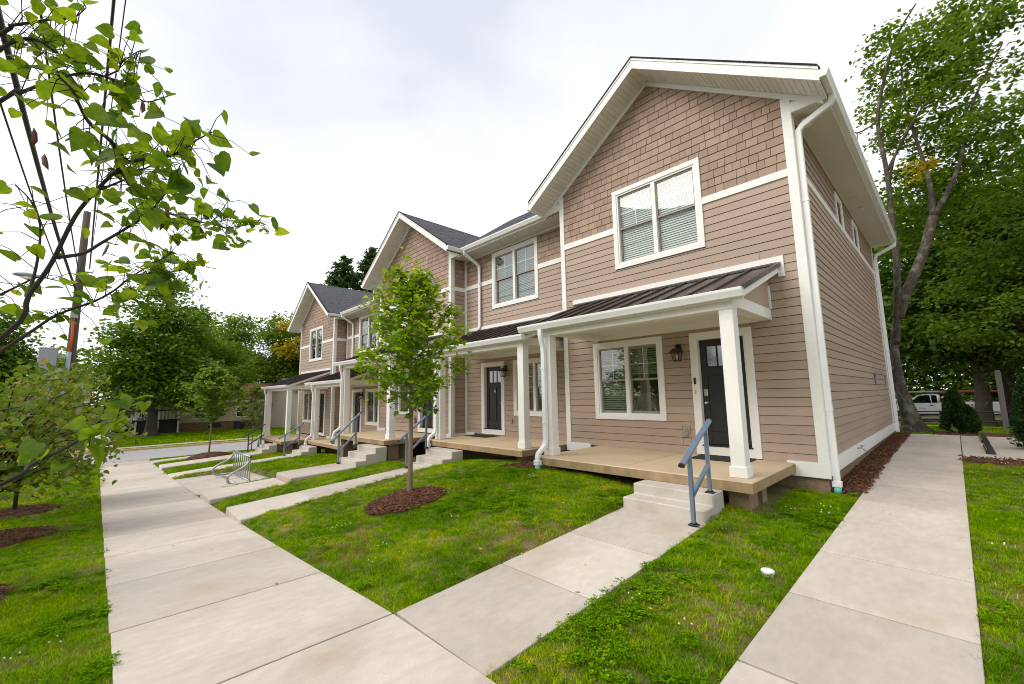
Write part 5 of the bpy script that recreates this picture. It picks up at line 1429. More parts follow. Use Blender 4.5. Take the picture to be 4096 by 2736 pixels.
    for (px, py, dd) in ((185, 195, 2.95), (725, 635, 2.4), (725, 650, 2.4), (648, 870, 2.8), (800, 905, 2.93), (435, 970, 2.62), (135, 510, 2.7), (178, 615, 2.6), (670, 820, 2.75), (525, 1140, 3.0), (505, 402, 2.9), (570, 400, 2.92)):
        link('seed_pod', pod, None, t, at_px(px, py, dd)-base, (rd.uniform(-.4, .4), rd.uniform(-.4, .4), rd.uniform(0, 6)))
redbud_near()

def small_redbud(label, x, y, h, cr, n, seed, lsize=0.10):
    rs = np.random.default_rng(seed); rd = random.Random(seed)
    z = GROUND_Z(x, y)
    t = thing('redbud_tree', label, 'tree', (x, y, z), 0, 'redbuds along the sidewalk')
    mb = MB(); limb(mb, [(0, 0, -0.1), (0.03, 0, 0.5), (0, 0.03, 1.1), (0.02, 0.0, 1.7)], 0.045, 0.03, 8, 4)
    cs = []
    for i in range(46):
        a = i*2.39996; f = (i+0.5)/46
        zz_ = 0.75+(h-0.9)*f
        R = cr*math.sqrt(max(0.05, 1-((f-0.35)/0.75)**2))*rd.uniform(0.55, 1.05)
        e = Vector((R*math.cos(a), R*math.sin(a), zz_)); s = Vector((0, 0, 0.7+0.9*f*rd.uniform(0.5, 1)))
        md = s.lerp(e, 0.55)+Vector((0, 0, 0.25*R))
        p = catmull([s, md, e], 5); mb.tube(p, [0.014*(1-j/len(p))+0.003 for j in range(len(p))], 5)
        cs += [tuple(q) for q in p[3:]]+[tuple(e)]*3
    mb.build('branches', 'bark_dark', t)
    C_ = np.array(cs); c = C_[rs.integers(0, len(C_), n)]+rs.normal(size=(n, 3))*np.array([.16, .16, .13])
    # leaves hang
    a, b, nr = leaf_frames(n, 0.25, rs)
    tint = np.clip(0.15+0.8*rs.random(n)+0.1*(c[:, 2]-h*0.5)/h, 0, 1)
    me = leaves_mesh('crown', c, lsize*(0.6+0.6*rs.random(n)), LEAF_HEART, 'leaf_bush', tint=tint, frames=(a, b, nr))
    o = link('crown', me, None, t); o['kind'] = 'stuff'
small_redbud('low redbud next in line after the overhanging one', -6.0, -9.85, 2.4, 1.2, 600, 41)
small_redbud('dense yellow-green redbud in the mulch ring by the lawn', -10.2, -9.6, 3.1, 1.6, 2700, 42)
small_redbud('redbud with browning leaves closest to the utility pole', -14.2, -9.65, 3.7, 1.9, 3100, 43)

# ---- mulch beds
MULCH = []
def mulch_ring(label, x, y, rx, ry, hgt, n, seed):
    rd = random.Random(seed)
    z0 = GROUND_Z(x, y)
    t = thing('mulch_ring', label, 'mulch', (x, y, z0), 0, 'mulch rings round the trees', 'stuff')
    mb = MB(); nr, na = 6, 28
    vs_ = []
    for i in range(nr+1):
        f = i/nr
        for j in range(na):
            a = 2*PI*j/na; w = f*(1+0.08*math.sin(3*a+seed)+0.05*math.sin(7*a))
            px, py = w*rx*math.cos(a), w*ry*math.sin(a)
            vs_.append((px, py, GROUND_Z(x+px, y+py)-z0+0.035+hgt*(1-f**2.2)+(rd.uniform(-.012, .012) if 0 < i < nr else 0)-(0.06 if i == nr else 0)))
    mb.add(vs_, [(i*na+j, i*na+(j+1) % na, (i+1)*na+(j+1) % na, (i+1)*na+j) for i in range(nr) for j in range(na)], True)
    mb.build('mound', 'mulch', t)
    for m, cnt in (('chip_a', n*2//3), ('chip_b', n//3)):
        cb_ = MB()
        for k in range(cnt):
            f = math.sqrt(rd.random())*1.03; a = rd.uniform(0, 2*PI)
            px, py = f*rx*math.cos(a), f*ry*math.sin(a)
            pz = GROUND_Z(x+px, y+py)-z0+0.04+hgt*(1-min(1, f)**2.2)
            L, w = rd.uniform(0.02, 0.055), rd.uniform(0.004, 0.011)
            d = Vector((rd.gauss(0, 1), rd.gauss(0, 1), rd.gauss(0, 0.35))).normalized(); s = d.cross(Vector((0, 0, 1))).normalized()*w; u = s.cross(d).normalized()*w*0.5
            c_ = Vector((px, py, pz+rd.uniform(0, 0.015)))
            cb_.hexa([c_-d*L-s-u, c_+d*L-s-u, c_+d*L+s-u, c_-d*L+s-u], [c_-d*L-s+u, c_+d*L-s+u, c_+d*L+s+u, c_-d*L+s+u])
        o = cb_.build('chips', m, t); o['kind'] = 'stuff'
    MULCH.append((x, y, rx*1.02, ry*1.02))
mulch_ring('mulch ring round the young maple on the front lawn', MAPLE[0]+0.08, MAPLE[1]-0.10, 0.58, 0.64, 0.10, 1500, 1)
mulch_ring('mulch mound round the bright maple close to the street', T2[0], T2[1], 1.0, 1.0, 0.22, 500, 2)
mulch_ring('mulch ring under the low redbud', -6.0, -9.75, 0.75, 0.85, 0.06, 700, 3)
mulch_ring('mulch ring under the dense yellow-green redbud', -10.2, -9.5, 0.85, 0.75, 0.06, 600, 4)
mulch_ring('mulch ring under the redbud closest to the pole', -14.2, -9.65, 0.95, 0.75, 0.06, 500, 5)
mulch_ring('mulch ring under the overhanging redbud', -1.6, -9.65, 0.7, 0.7, 0.06, 300, 6)

def mulch_strip(name, label, rects, n, seed, lift=0.03):
    rd = random.Random(seed)
    t = thing(name, label, 'mulch', (0, 0, 0), kind='stuff')
    mb = MB(); A = [max(0.01, (r[1]-r[0])*(r[3]-r[2])) for r in rects]
    for (x0, x1, y0, y1) in rects:
        nx_, ny_ = max(2, int((x1-x0)/0.18)), max(2, int((y1-y0)/0.18)); vs_ = []
        for j in range(ny_+1):
            for i in range(nx_+1):
                x = x0+(x1-x0)*i/nx_; y = y0+(y1-y0)*j/ny_; edge = i in (0, nx_) or j in (0, ny_)
                vs_.append((x, y, GROUND_Z(x, y)+(-0.02 if edge else lift+rd.uniform(-.012, .018))))
        mb.add(vs_, [(j*(nx_+1)+i, j*(nx_+1)+i+1, (j+1)*(nx_+1)+i+1, (j+1)*(nx_+1)+i) for j in range(ny_) for i in range(nx_)], True)
        SLABS.append((x0, x1, y0, y1))
    mb.build('bed', 'mulch', t)
    for m, cnt in (('chip_a', n*2//3), ('chip_b', n//3)):
        cb_ = MB()
        for k in range(cnt):
            x0, x1, y0, y1 = rd.choices(rects, A)[0]
            x, y = rd.uniform(x0-0.02, x1+0.02), rd.uniform(y0-0.02, y1+0.02)
            L, w = rd.uniform(0.02, 0.05), rd.uniform(0.005, 0.012)
            d = Vector((rd.gauss(0, 1), rd.gauss(0, 1), rd.gauss(0, 0.35))).normalized(); s = d.cross(Vector((0, 0, 1))).normalized()*w; u = s.cross(d).normalized()*w*0.5
            c_ = Vector((x, y, GROUND_Z(x, y)+lift+rd.uniform(0, 0.02)))
            cb_.hexa([c_-d*L-s-u, c_+d*L-s-u, c_+d*L+s-u, c_-d*L+s-u], [c_-d*L-s+u, c_+d*L-s+u, c_+d*L+s+u, c_-d*L+s+u])
        o = cb_.build('chips', m, t); o['kind'] = 'stuff'
mulch_strip('mulch_strip', 'dark brown mulch between the side wall and the long walk', [(-0.05, 0.40, 0.05, 10.25)], 2600, 11, 0.05)
mulch_strip('mulch_bed', 'mulch strip edging the near side of the parking pad', [(1.44, 7.0, 4.25, 5.02)], 1000, 12)
mulch_strip('mulch_bed', 'mulch bed under the dense shrubs behind the walk', [(0.9, 7.0, 10.08, 11.6)], 900, 13)
mulch_strip('mulch_patch', 'mulch patch between the porches of the end unit and number 4', [(-5.30, -4.25, -2.2, -0.1)], 700, 14, 0.02)
mulch_strip('mulch_patch', 'mulch patch beside the porch of the middle gable unit', [(-10.45, -9.15, -2.0, 0.4)], 500, 15, 0.02)

# ---- shrubs
def shrub(label, x, y, cones, n, seed, lsize=0.045):
    rs = np.random.default_rng(seed); rd = random.Random(seed)
    z = GROUND_Z(x, y)+0.03
    t = thing('yew_shrub', label, 'shrub', (x, y, z), 0, 'dense conical shrubs')
    mb = MB(); limb(mb, [(0, 0, -0.05), (0, 0, 0.5), (0, 0, cones[0][3]*0.8)], 0.035, 0.01, 6)
    P, A_ = [], []
    w = np.array([c[2]*c[3] for c in cones]); w = w/w.sum()
    for (cx, cy, r, h), ww in zip(cones, w):
        k = int(n*ww); K = int(190*ww+30)
        f0 = rs.random(K)**0.8; a0 = rs.random(K)*2*PI; s0 = 0.82+0.34*rs.random(K)
        q = rs.integers(0, K, k); v = rs.random(k)
        f = np.clip(f0[q]+rs.normal(size=k)*0.035+0.05*v, 0, 1.02); a = a0[q]+rs.normal(size=k)*0.20*(1.2-v)
        rr = r*(np.clip(1.04-f, 0.01, 1)**0.46)*np.clip(f*7+0.72, 0, 1)*(0.42+0.58*v**0.7)*s0[q]
        P.append(np.stack([cx+rr*np.cos(a), cy+rr*np.sin(a), 0.02+h*f+0.03*v], 1)); A_.append(np.stack([np.cos(a), np.sin(a), 0.9+0*a], 1))
        for i in range(16):
            aa = i*2.4; ff = 0.05+0.8*i/16
            mb.tube([(cx, cy, h*ff), (cx+r*0.8*(1-ff)*math.cos(aa), cy+r*0.8*(1-ff)*math.sin(aa), h*(ff+0.1))], [0.012, 0.004], 4)
    P = np.concatenate(P); A_ = np.concatenate(A_)
    mb.build('stems', 'bark_dark', t)
    a = A_+rs.normal(size=A_.shape)*0.45; a /= np.linalg.norm(a, axis=1, keepdims=True)
    q = rs.normal(size=A_.shape); b = np.cross(a, q); b /= np.linalg.norm(b, axis=1, keepdims=True)
    me = leaves_mesh('foliage', P, lsize*(0.7+0.8*rs.random(len(P))), ([(0, 0), (0.5, -0.2), (1, 0), (0.5, 0.2)], [(0, 1, 2, 3)]), 'leaf_yew', frames=(a, b, np.cross(a, b)), tint=rs.random(len(P))**1.8)
    o = link('foliage', me, None, t); o['kind'] = 'stuff'
shrub('twin-lobed dense dark shrub between the walk end and the black fence', 1.46, 11.2, [(-0.04, 0, 0.34, 1.24), (0.22, 0.05, 0.28, 0.78)], 22000, 61, 0.06)
shrub('tall dark shrub at the edge of the parking pad', 2.68, 7.0, [(0.05, 0, 0.44, 1.62), (-0.08, -0.1, 0.28, 0.7)], 22000, 62, 0.06)

# ------------------------------------------------------------------ the street and what stands across it
road = thing('road', 'grey asphalt street across the end of the sidewalk', 'road', kind='structure')
def strip(name, m, parent, pts_a, pts_b, lift, thick=0.0):
    """sheet between two polylines following the ground"""
    v = []
    for (a, b) in zip(pts_a, pts_b):
        v += [(a[0], a[1], GROUND_Z(*a)+0.03+lift), (b[0], b[1], GROUND_Z(*b)+0.03+lift)]
    return link(name, me_from(v, [(2*i, 2*i+1, 2*i+3, 2*i+2) for i in range(len(pts_a)-1)], name), m, parent)
YS = list(range(-120, 161, 8))
def near_x(y): return -28.2
def far_x(y): return -34.2+0.02*(y+8)
strip('carriageway', 'road', road, [(near_x(y), y) for y in YS], [(far_x(y), y) for y in YS], 0.004)
for side, fx, m, nm in ((-1, far_x, 'yellow_kerb', 'kerb'),):
    mat('yellow_kerb', (0.50, 0.36, 0.10), 0.8, var=0.3, vscale=2.0, stain=(0.42, 0.39, 0.34), stain_scale=0.7, stain_amt=0.9)
    for a, b in zip(YS[:-1], YS[1:]):
        MB().hexa([(fx(a)-0.18, a, -1.86), (fx(a), a, -1.86), (fx(b), b-0.01, -1.86), (fx(b)-0.18, b-0.01, -1.86)], [(fx(a)-0.18, a, -1.66), (fx(a), a, -1.66), (fx(b), b-0.01, -1.66), (fx(b)-0.18, b-0.01, -1.66)]).build('kerb_stone', m, road, 0.02)
fsw = thing('far_sidewalk', 'narrow sidewalk on the far side of the street', 'sidewalk', kind='structure')
strip('paving', 'concrete', fsw, [(far_x(y)-3.0, y) for y in YS], [(far_x(y)-1.9, y) for y in YS], 0.03)
dvw = thing('driveway', 'concrete drive leading back between the lawns across the street', 'driveway', kind='structure')
strip('paving', 'concrete', dvw, [(x, -9.0+0.05*(x+37)) for x in (-34.4, -40, -46, -52, -58)], [(x, -7.6+0.02*(x+37)) for x in (-34.4, -40, -46, -52, -58)], 0.034)
apron = thing('curb_apron', 'concrete apron where the sidewalk meets the street', 'apron', kind='structure')
strip('paving', 'concrete', apron, [(END_X-0.02, y) for y in (-9.6, -8, -6.38)], [(-28.25, y) for y in (-9.6, -8, -6.38)], 0.004)
# road behind the trees on the right
lane = thing('back_road', 'gravelly road behind the trees where the white truck stands', 'road', kind='structure')
strip('carriageway', 'gravel', lane, [(x, 35.5) for x in range(-40, 61, 5)], [(x, 41.5) for x in range(-40, 61, 5)], 0.004)
path = thing('footpath', 'thin pale footpath between the lawn and the black fence', 'path', kind='structure')
strip('paving', 'concrete', path, [(x, 17.2) for x in range(-12, 21, 3)], [(x, 18.2) for x in range(-12, 21, 3)], 0.006)

def house(name, label, loc, rotz, L, D, Hh, wallm, roofm, base_h=0.7, pitch=0.45, wins=(), over=0.5, base_m='brick_far', hip=False, stair=False, clap=0.0):
    """single-storey house; local x along the front, -y toward the viewer's street"""
    h = thing(name, label, 'house', loc, rotz, 'houses beyond the street')
    bx('base', base_m, h, -L/2, L/2, 0, D, -0.3, base_h)
    wl_ = MB(); op = [(a, b, p, q) for a, b, p, q in wins]
    for (a, b, p, q) in free_spans((-L/2-0.04, L/2+0.04, base_h, Hh), op): wl_.box(a, b, -0.04, 0.12, p, q)
    wl_.box(-L/2-0.04, L/2+0.04, D-0.1, D+0.04, base_h, Hh); wl_.box(-L/2-0.04, -L/2+0.1, 0.12, D-0.1, base_h, Hh); wl_.box(L/2-0.1, L/2+0.04, 0.12, D-0.1, base_h, Hh)
    wob = wl_.build('wall', wallm, h)
    if clap:
        z = base_h; c_ = MB()
        while z < Hh-0.02:
            for (a, b, p, q) in free_spans((-L/2-0.04, L/2+0.04, z, min(Hh, z+clap)), op):
                c_.hexa([(a, -0.065, p), (b, -0.065, p), (b, -0.04, p), (a, -0.04, p)], [(a, -0.045, q), (b, -0.045, q), (b, -0.04, q), (a, -0.04, q)])
            z += clap
        o = c_.build('clapboards', wallm, wob); o['kind'] = 'stuff'
    rz_ = Hh+pitch*(D/2+over); e = over
    if hip:
        i_ = D/2
        v = [(-L/2-e, -e, Hh), (L/2+e, -e, Hh), (L/2+e, D+e, Hh), (-L/2-e, D+e, Hh), (-L/2-e+i_+e, D/2, rz_), (L/2+e-i_-e, D/2, rz_), (-L/2-e, -e, Hh-0.18), (L/2+e, -e, Hh-0.18), (L/2+e, D+e, Hh-0.18), (-L/2-e, D+e, Hh-0.18)]
        f = [(0, 1, 5, 4), (1, 2, 5), (2, 3, 4, 5), (3, 0, 4), (6, 7, 1, 0), (7, 8, 2, 1), (8, 9, 3, 2), (9, 6, 0, 3), (9, 8, 7, 6)]
        ro = MB().add(v, f).build('roof', roofm, h)
    else:
        ro = MB().prism([(-e, Hh-0.02), (D/2, rz_), (D+e, Hh-0.02), (D+e, Hh-0.18), (D/2, rz_-0.16), (-e, Hh-0.18)], 'x', -L/2-e, L/2+e).build('roof', roofm, h)
        for s in (-1, 1): MB().prism([(0, Hh-0.05), (D, Hh-0.05), (D/2, rz_-0.2)], 'x', s*(L/2-0.02)-0.05, s*(L/2-0.02)+0.05).build('gable', wallm, h)
    bx('fascia', 'white', ro, -L/2-e, L/2+e, -e-0.03, -e, Hh-0.2, Hh-0.03)
    for (a, b, p, q) in wins:
        w = MB(); t_ = 0.09
        w.box(a-t_, b+t_, -0.09, -0.03, q, q+t_); w.box(a-t_, b+t_, -0.09, -0.03, p-t_, p); w.box(a-t_, a, -0.091, -0.03, p, q); w.box(b, b+t_, -0.091, -0.03, p, q); w.box(a, b, -0.06, -0.02, (p+q)/2-0.03, (p+q)/2+0.03)
        wo = w.build('window', 'white', h); bx('pane', 'glass_car', wo, a, b, 0.0, 0.01, p, q); bx('recess', 'interior', wo, a-0.02, b+0.02, 0.3, 0.31, p-0.02, q+0.02)
    return h
# cream bungalow across the street (front toward +x)
hx = -51.0
hb = house('bungalow', 'cream clapboard bungalow with a red-brown roof across the street', (hx, 1.6, -1.75), PI/2, 12.5, 8.0, 3.0, 'cream', 'roof_red', 0.85, 0.42,
      wins=((-3.4, -2.5, 1.25, 2.3), (0.2, 1.1, 1.3, 2.3), (2.6, 3.2, 1.25, 2.4)), clap=0.2)
for xx in (-2.2, 0.9): bx('foundation_vent', 'interior', hb, xx, xx+1.1, -0.02, 0.0, 0.25, 0.7)
o = thing('condenser', 'dark cooling unit beside the bungalow foundation', 'cooling unit', (hx+0.9, 1.9, -1.75))
MB().lathe([(0.42, 0), (0.42, 0.75), (0.36, 0.8), (0.05, 0.82)], n=10, smooth=False).build('casing', 'iron_black', o); MB().lathe([(0.3, 0.82), (0.3, 0.84)], n=10).build('fan_grille', 'iron_black', o)
# porch stair of the bungalow's neighbour on the left
def back_stair():
    r = thing('wooden_stair', 'dark wooden stair with white balusters beside the bungalow', 'stair', (-50.2, -6.4, -1.75), PI/2)
    for s in (0, 1.1):
        MB().tube([(-1.7, s, 0.9), (0.2, s, 2.1)], 0.05, 4, smooth=False).build('stair_rail', 'stair_dark', r)
        MB().tube([(-1.7, s, 0.05), (0.2, s, 1.25)], 0.11, 4, smooth=False).build('stringer', 'stair_dark', r)
    for i in range(8):
        x = -1.6+1.8*i/7; z = 0.1+1.12*i/7
        bx('tread', 'stair_dark', r, x-0.14, x+0.14, 0, 1.1, z, z+0.05)
        for s in (0, 1.1): bx('baluster', 'white', r, x-0.03, x+0.03, s-0.03, s+0.03, z+0.05, z+0.85)
    bx('landing', 'stair_dark', r, 0.2, 3.4, -0.1, 2.0, 1.15, 1.3)
    for i in range(12): bx('baluster', 'white', r, 0.3+0.26*i, 0.34+0.26*i, -0.1, -0.06, 1.3, 2.1)
    bx('landing_rail', 'stair_dark', r, 0.2, 3.4, -0.12, -0.02, 2.1, 2.2)
    for x in (0.25, 1.8, 3.3): bx('landing_post', 'white', r, x-0.06, x+0.06, -0.1, 0.02, 0, 3.6)
    bx('lattice', 'stair_dark', r, 0.3, 3.3, 0.05, 0.1, 0, 1.15)
back_stair()
house('far_house', 'pale house with a grey gable roof beyond the last porch', (-46.5, 11.0, -1.75), PI*0.62, 9, 7, 3.0, 'cream_pale', 'roof_grey', 0.3, 0.55, wins=((-2.6, -1.7, 1.0, 2.2), (0.8, 1.7, 1.0, 2.2)), base_m='cream_pale')
house('far_house', 'second pale house behind the grey-roofed one', (-62, 16.0, -1.75), PI*0.5, 12, 8, 3.3, 'cream_pale', 'roof_red', 0.3, 0.5, wins=((-3.6, -2.6, 1.0, 2.2), (1.8, 2.7, 1.0, 2.2)), base_m='cream_pale')
house('far_house', 'low pale house behind the redbuds and the utility pole', (-64, -17.0, -1.75), PI*0.5, 14, 8, 3.2, 'cream_pale', 'roof_grey', 0.3, 0.45, wins=((-3.6, -2.6, 1.0, 2.2), (1.8, 2.7, 1.0, 2.2)), base_m='cream_pale')
house('far_house', 'pale house half hidden in the woods behind the truck', (17, 62, -1.3), 0, 14, 9, 3.4, 'cream_pale', 'roof_grey', 0.3, 0.5, wins=((-4, -3, 1.0, 2.4), (-1, 0, 1.0, 2.4), (2, 3, 1.0, 2.4)), base_m='cream_pale')

# ---- trees behind
far_g = 'big trees beyond the street'
big_tree('broadleaf_tree', 'tall dark broadleaf tree in front of the bungalow', (-47.5, -5.2, -1.75), [(0, 0, -0.2), (0.1, 0, 2), (0, 0.3, 5), (0.2, 0.2, 8), (0, 0.4, 13)],
         [(0, 0.6, 5.2, 4.8, 4.6, 2.6), (0, 0.4, 8.9, 4.0, 3.9, 2.8), (0, 0.0, 12.0, 2.6, 2.4, 2.3), (0.5, 3.4, 5.2, 3.2, 3.0, 2.6), (0, -2.2, 7.0, 2.2, 1.9, 3.0)], 300, 70, 1.0, 0.34, 'leaf_dark', 101, far_g, 0.45)
big_tree('broadleaf_tree', 'broad dark tree shading the left end of the bungalow', (-52.5, -3.0, -1.75), [(0, 0, -0.2), (0.1, 0, 2), (0, 0.3, 5), (0.2, 0.2, 8)],
         [(0, 1.5, 5.6, 4.2, 4.8, 2.2), (0, 1.2, 8.4, 3.8, 3.6, 2.4), (0, 3.8, 6.6, 3, 2.6, 2.6)], 190, 70, 1.0, 0.34, 'leaf_dark', 102, far_g, 0.4)
big_tree('broadleaf_tree', 'leafy mid-green tree behind the bungalow roof', (-63, 3.8, -1.75), [(0, 0, -0.2), (0.1, 0, 3), (0.4, 0.3, 7), (0.2, 0.2, 11)],
         [(0, 0, 7.6, 4.5, 4.4, 3.4), (0, 0, 12.0, 3.2, 3.0, 2.8), (0, -3, 6.5, 3, 3, 2.5)], 200, 55, 1.1, 0.36, 'leaf_mid', 103, far_g, 0.4, shell=0.4)
big_tree('broadleaf_tree', 'tree with yellowing foliage left of the last gable', (-58, 7.6, -1.75), [(0, 0, -0.2), (0.1, 0, 3), (0.4, 0.3, 7), (0.2, 0.2, 11.5)],
         [(0, 0, 6.4, 4.6, 4.2, 3.2), (0, 0.3, 11.0, 3.6, 3.4, 3.4), (0, 2.8, 8.6, 3, 3, 3.8)], 230, 60, 1.0, 0.34, 'leaf_mid', 104, far_g, 0.4, shell=0.4,
         yellow=([(3.9, 0.0, 9.2, 1.6, 2.4, 1.2), (3.4, -0.2, 12.0, 1.4, 2.0, 1.0), (3.2, 1.5, 13.2, 1.0, 1.4, 1.2)], 20),
         extra_limbs=[([(0.2, 0.2, 11.0), (0.1, -0.8, 13.0), (0.0, -1.2, 14.4)], 0.08, 0.02), ([(0.2, 0.2, 11.5), (0.0, 0.9, 13.4), (0, 1.2, 14.8)], 0.07, 0.02)])
big_tree('broadleaf_tree', 'dark tree standing behind the last porch', (-66, 14.0, -1.75), [(0, 0, -0.2), (0.1, 0, 3), (0.4, 0.3, 7), (0.2, 0.2, 10)],
         [(0, 0, 6.6, 5.0, 5.0, 3.6), (0, 0, 9.6, 3.6, 3.6, 3.0)], 170, 60, 1.1, 0.38, 'leaf_dark', 105, far_g, 0.4)
big_tree('broadleaf_tree', 'dark tree rising behind the utility pole', (-46, -15.2, -1.75), [(0, 0, -0.2), (0.1, 0, 3), (0.4, 0.3, 6), (0.2, 0.2, 9)],
         [(0, 0, 6.6, 3.6, 3.4, 3.4), (0, 0.0, 9.2, 2.4, 2.2, 2.2), (0, 1.4, 4.5, 3, 2.2, 2.0)], 170, 60, 1.0, 0.34, 'leaf_dark', 106, far_g, 0.4)
big_tree('broadleaf_tree', 'dark tree behind the redbuds and across the street', (-40, -17.5, -1.75), [(0, 0, -0.2), (0.1, 0, 3), (0.4, 0.3, 6), (0.2, 0.2, 9)],
         [(0, 0, 6.6, 4.2, 4.0, 3.4), (0, 0.0, 9.4, 2.8, 2.8, 2.4)], 170, 60, 1.0, 0.34, 'leaf_dark', 107, far_g, 0.4)
big_tree('broadleaf_tree', 'thin distant tree in the gap beside the utility pole', (-76, -12.0, -1.75), [(0, 0, -0.2), (0.1, 0, 3), (0.4, 0.3, 6), (0.2, 0.2, 8)],
         [(0, 0, 5.6, 4.0, 2.6, 2.6), (0, -1.0, 7.4, 2.4, 2.0, 1.8)], 70, 45, 1.0, 0.4, 'leaf_mid', 108, far_g, 0.3, shell=0.3)
# closing belt of woods far behind, one mass nobody could count
def woods(label, pts, hgt, m, seed, n=9000, lsize=0.7):
    rs = np.random.default_rng(seed)
    P = []
    for (x, y) in pts:
        k = n//len(pts); zz_ = -1.5+hgt*(0.05+0.95*rs.random(k)**0.8)*(0.75+0.5*rs.random())
        P.append(np.stack([x+rs.normal(size=k)*2.6, y+rs.normal(size=k)*2.6, zz_], 1))
    P = np.concatenate(P)
    t = thing('woods', label, 'woods', (0, 0, 0), kind='stuff')
    o = link('foliage', leaves_mesh('woods', P, lsize*(0.6+0.8*rs.random(len(P))), LEAF_QUAD, m, 0.6), None, t); o['kind'] = 'stuff'
    mb = MB()
    for (x, y) in pts: mb.tube([(x, y, -1.8), (x+0.2, y, hgt*0.6)], [0.25, 0.1], 6)
    o = mb.build('trunks', 'bark_mid', t); o['kind'] = 'stuff'
big_tree('broadleaf_tree', 'yellow-green tree rising between the dark tree and the yellowing one', (-70, 0.5, -1.75), [(0, 0, -0.2), (0.1, 0, 3), (0.4, 0.3, 7), (0.2, 0.2, 12)], [(0, 0, 9.5, 4.6, 4.2, 4.0), (0, 0, 14.0, 3.2, 3.0, 2.6), (0, 3, 10.5, 3, 3, 3)], 190, 55, 1.1, 0.4, 'leaf_mid', 110, far_g, 0.4, shell=0.4)
woods('far wooded belt behind the houses across the street', [(-86+2*math.sin(i), -34+6.0*i) for i in range(13)], 9.0, 'leaf_mid', 201, 20000)

def spruce(label, x, y, h, seed, r=3.2):
    rs = np.random.default_rng(seed); rd = random.Random(seed)
    z = -1.5
    t = thing('spruce_tree', label, 'tree', (x, y, z), 0, 'spruces behind the row')
    mb = MB(); mb.tube([(0, 0, -0.2), (0, 0, h*0.5), (0, 0, h)], [0.3, 0.16, 0.02], 7)
    P, F = [], []
    zz_ = h-0.2; 
    while zz_ > h*0.35:
        f = 1-zz_/h; R = r*(f*1.35)**0.62+0.10
        for k in range(6 if f > 0.1 else 4):
            a = rd.uniform(0, 2*PI); L = R*rd.uniform(0.65, 1.1); n = int(46*L)+10
            u = rs.random(n)**0.8; droop = -0.22*L*u+0.22*L*u*u*1.3
            w = 0.30*L*u*(1-u*0.75)+0.05
            lat = (rs.random(n)-0.5)*2*w
            P.append(np.stack([np.cos(a)*L*u-np.sin(a)*lat, np.sin(a)*L*u+np.cos(a)*lat, zz_+droop+rs.normal(size=n)*0.05-0.25*np.abs(lat)], 1))
            mb.tube([(0, 0, zz_), (math.cos(a)*L, math.sin(a)*L, zz_+0.05*L)], [0.03, 0.008], 4)
        zz_ -= rd.uniform(0.28, 0.42)
    P = np.concatenate(P)
    mb.build('trunk', 'bark_dark', t)
    o = link('crown', leaves_mesh('crown', P, 0.42*(0.6+0.7*rs.random(len(P))), ([(0, 0), (0.5, -0.22), (1, 0), (0.5, 0.22)], [(0, 1, 2, 3)]), 'leaf_conifer', 0.5), None, t); o['kind'] = 'stuff'
spruce('taller dark spruce showing above the roofs', -45, 13.4, 20.6, 301, 5.0)
spruce('shorter dark spruce showing above the roofs', -44.5, 9.9, 18.6, 302, 4.4)

# ---- right-hand trees
wg = 'trees behind the parking pad'
def B_(pts): return [(x-0.35, y-11.0, z+0.26) for x, y, z in pts]
big_tree('maple_tree', 'big leaning maple with lichen-spotted forked trunk at the end of the walk', (0.35, 11.5, -0.26),
         [(0.10, 0, -0.15), (0.0, 0, 0.5), (-0.18, 0.1, 1.8), (-0.15, 0.2, 3.2), (0.1, 0.2, 4.2)],
         [(1.6, 1.0, 12.0, 2.2, 2.6, 3.2), (3.0, 1.5, 9.5, 2.4, 2.6, 2.4), (2.6, 1.0, 13.6, 2.2, 2.2, 2.2), (0.8, 1.6, 8.2, 1.3, 2.0, 2.6)], 300, 54, 0.44, 0.16, 'leaf_mid', 401, wg, 0.27, 'bark_grey', 0,
         yellow=([(1.15, -0.5, 8.75, 0.8, 0.5, 0.40)], 3), shell=0.35, lr=0.05,
         extra_limbs=[([(-0.12, 0.15, 3.0), (0.16, 0.1, 5.4), (0.22, 0.1, 7.6), (0.26, 0.0, 9.2), (0.2, 0, 11.2), (0.56, 0, 12.8), (1.0, 0, 14.1), (1.6, 0, 15.0)], 0.125, 0.025),
                      ([(0.0, 0.2, 3.9), (0.3, 0.2, 4.7), (0.85, 0.3, 6.0), (1.25, 0.3, 7.3)], 0.19, 0.135),
                      ([(1.25, 0.3, 7.3), (1.28, 0.3, 8.4), (1.2, 0.3, 9.4), (1.0, 0.2, 11.3), (1.0, 0.2, 13)], 0.11, 0.02),
                      ([(1.25, 0.3, 7.3), (1.7, 0.4, 8.1), (2.1, 0.4, 9.1), (2.6, 0.5, 11.0), (3.4, 0.6, 12.6)], 0.11, 0.02),
                      ([(0.2, 0, 11.2), (-0.4, -0.1, 11.0), (-0.75, -0.1, 11.5), (-0.85, -0.1, 12.3)], 0.035, 0.008),
                      ([(-0.4, -0.1, 11.0), (-0.45, -0.1, 10.4), (-0.5, 0, 10.1)], 0.02, 0.006),
                      ([(0.56, 0, 12.8), (0.3, 0, 13.1), (0.1, 0, 13.6)], 0.03, 0.006),
                      ([(0.26, 0.0, 9.2), (0.7, -0.1, 10.0), (1.1, -0.1, 10.7), (1.4, 0, 11.6)], 0.06, 0.012),
                      ([(0.28, 0.1, 8.8), (0.6, -0.2, 9.8), (1.4, -0.3, 11.0), (2.2, -0.3, 11.6)], 0.05, 0.01)])
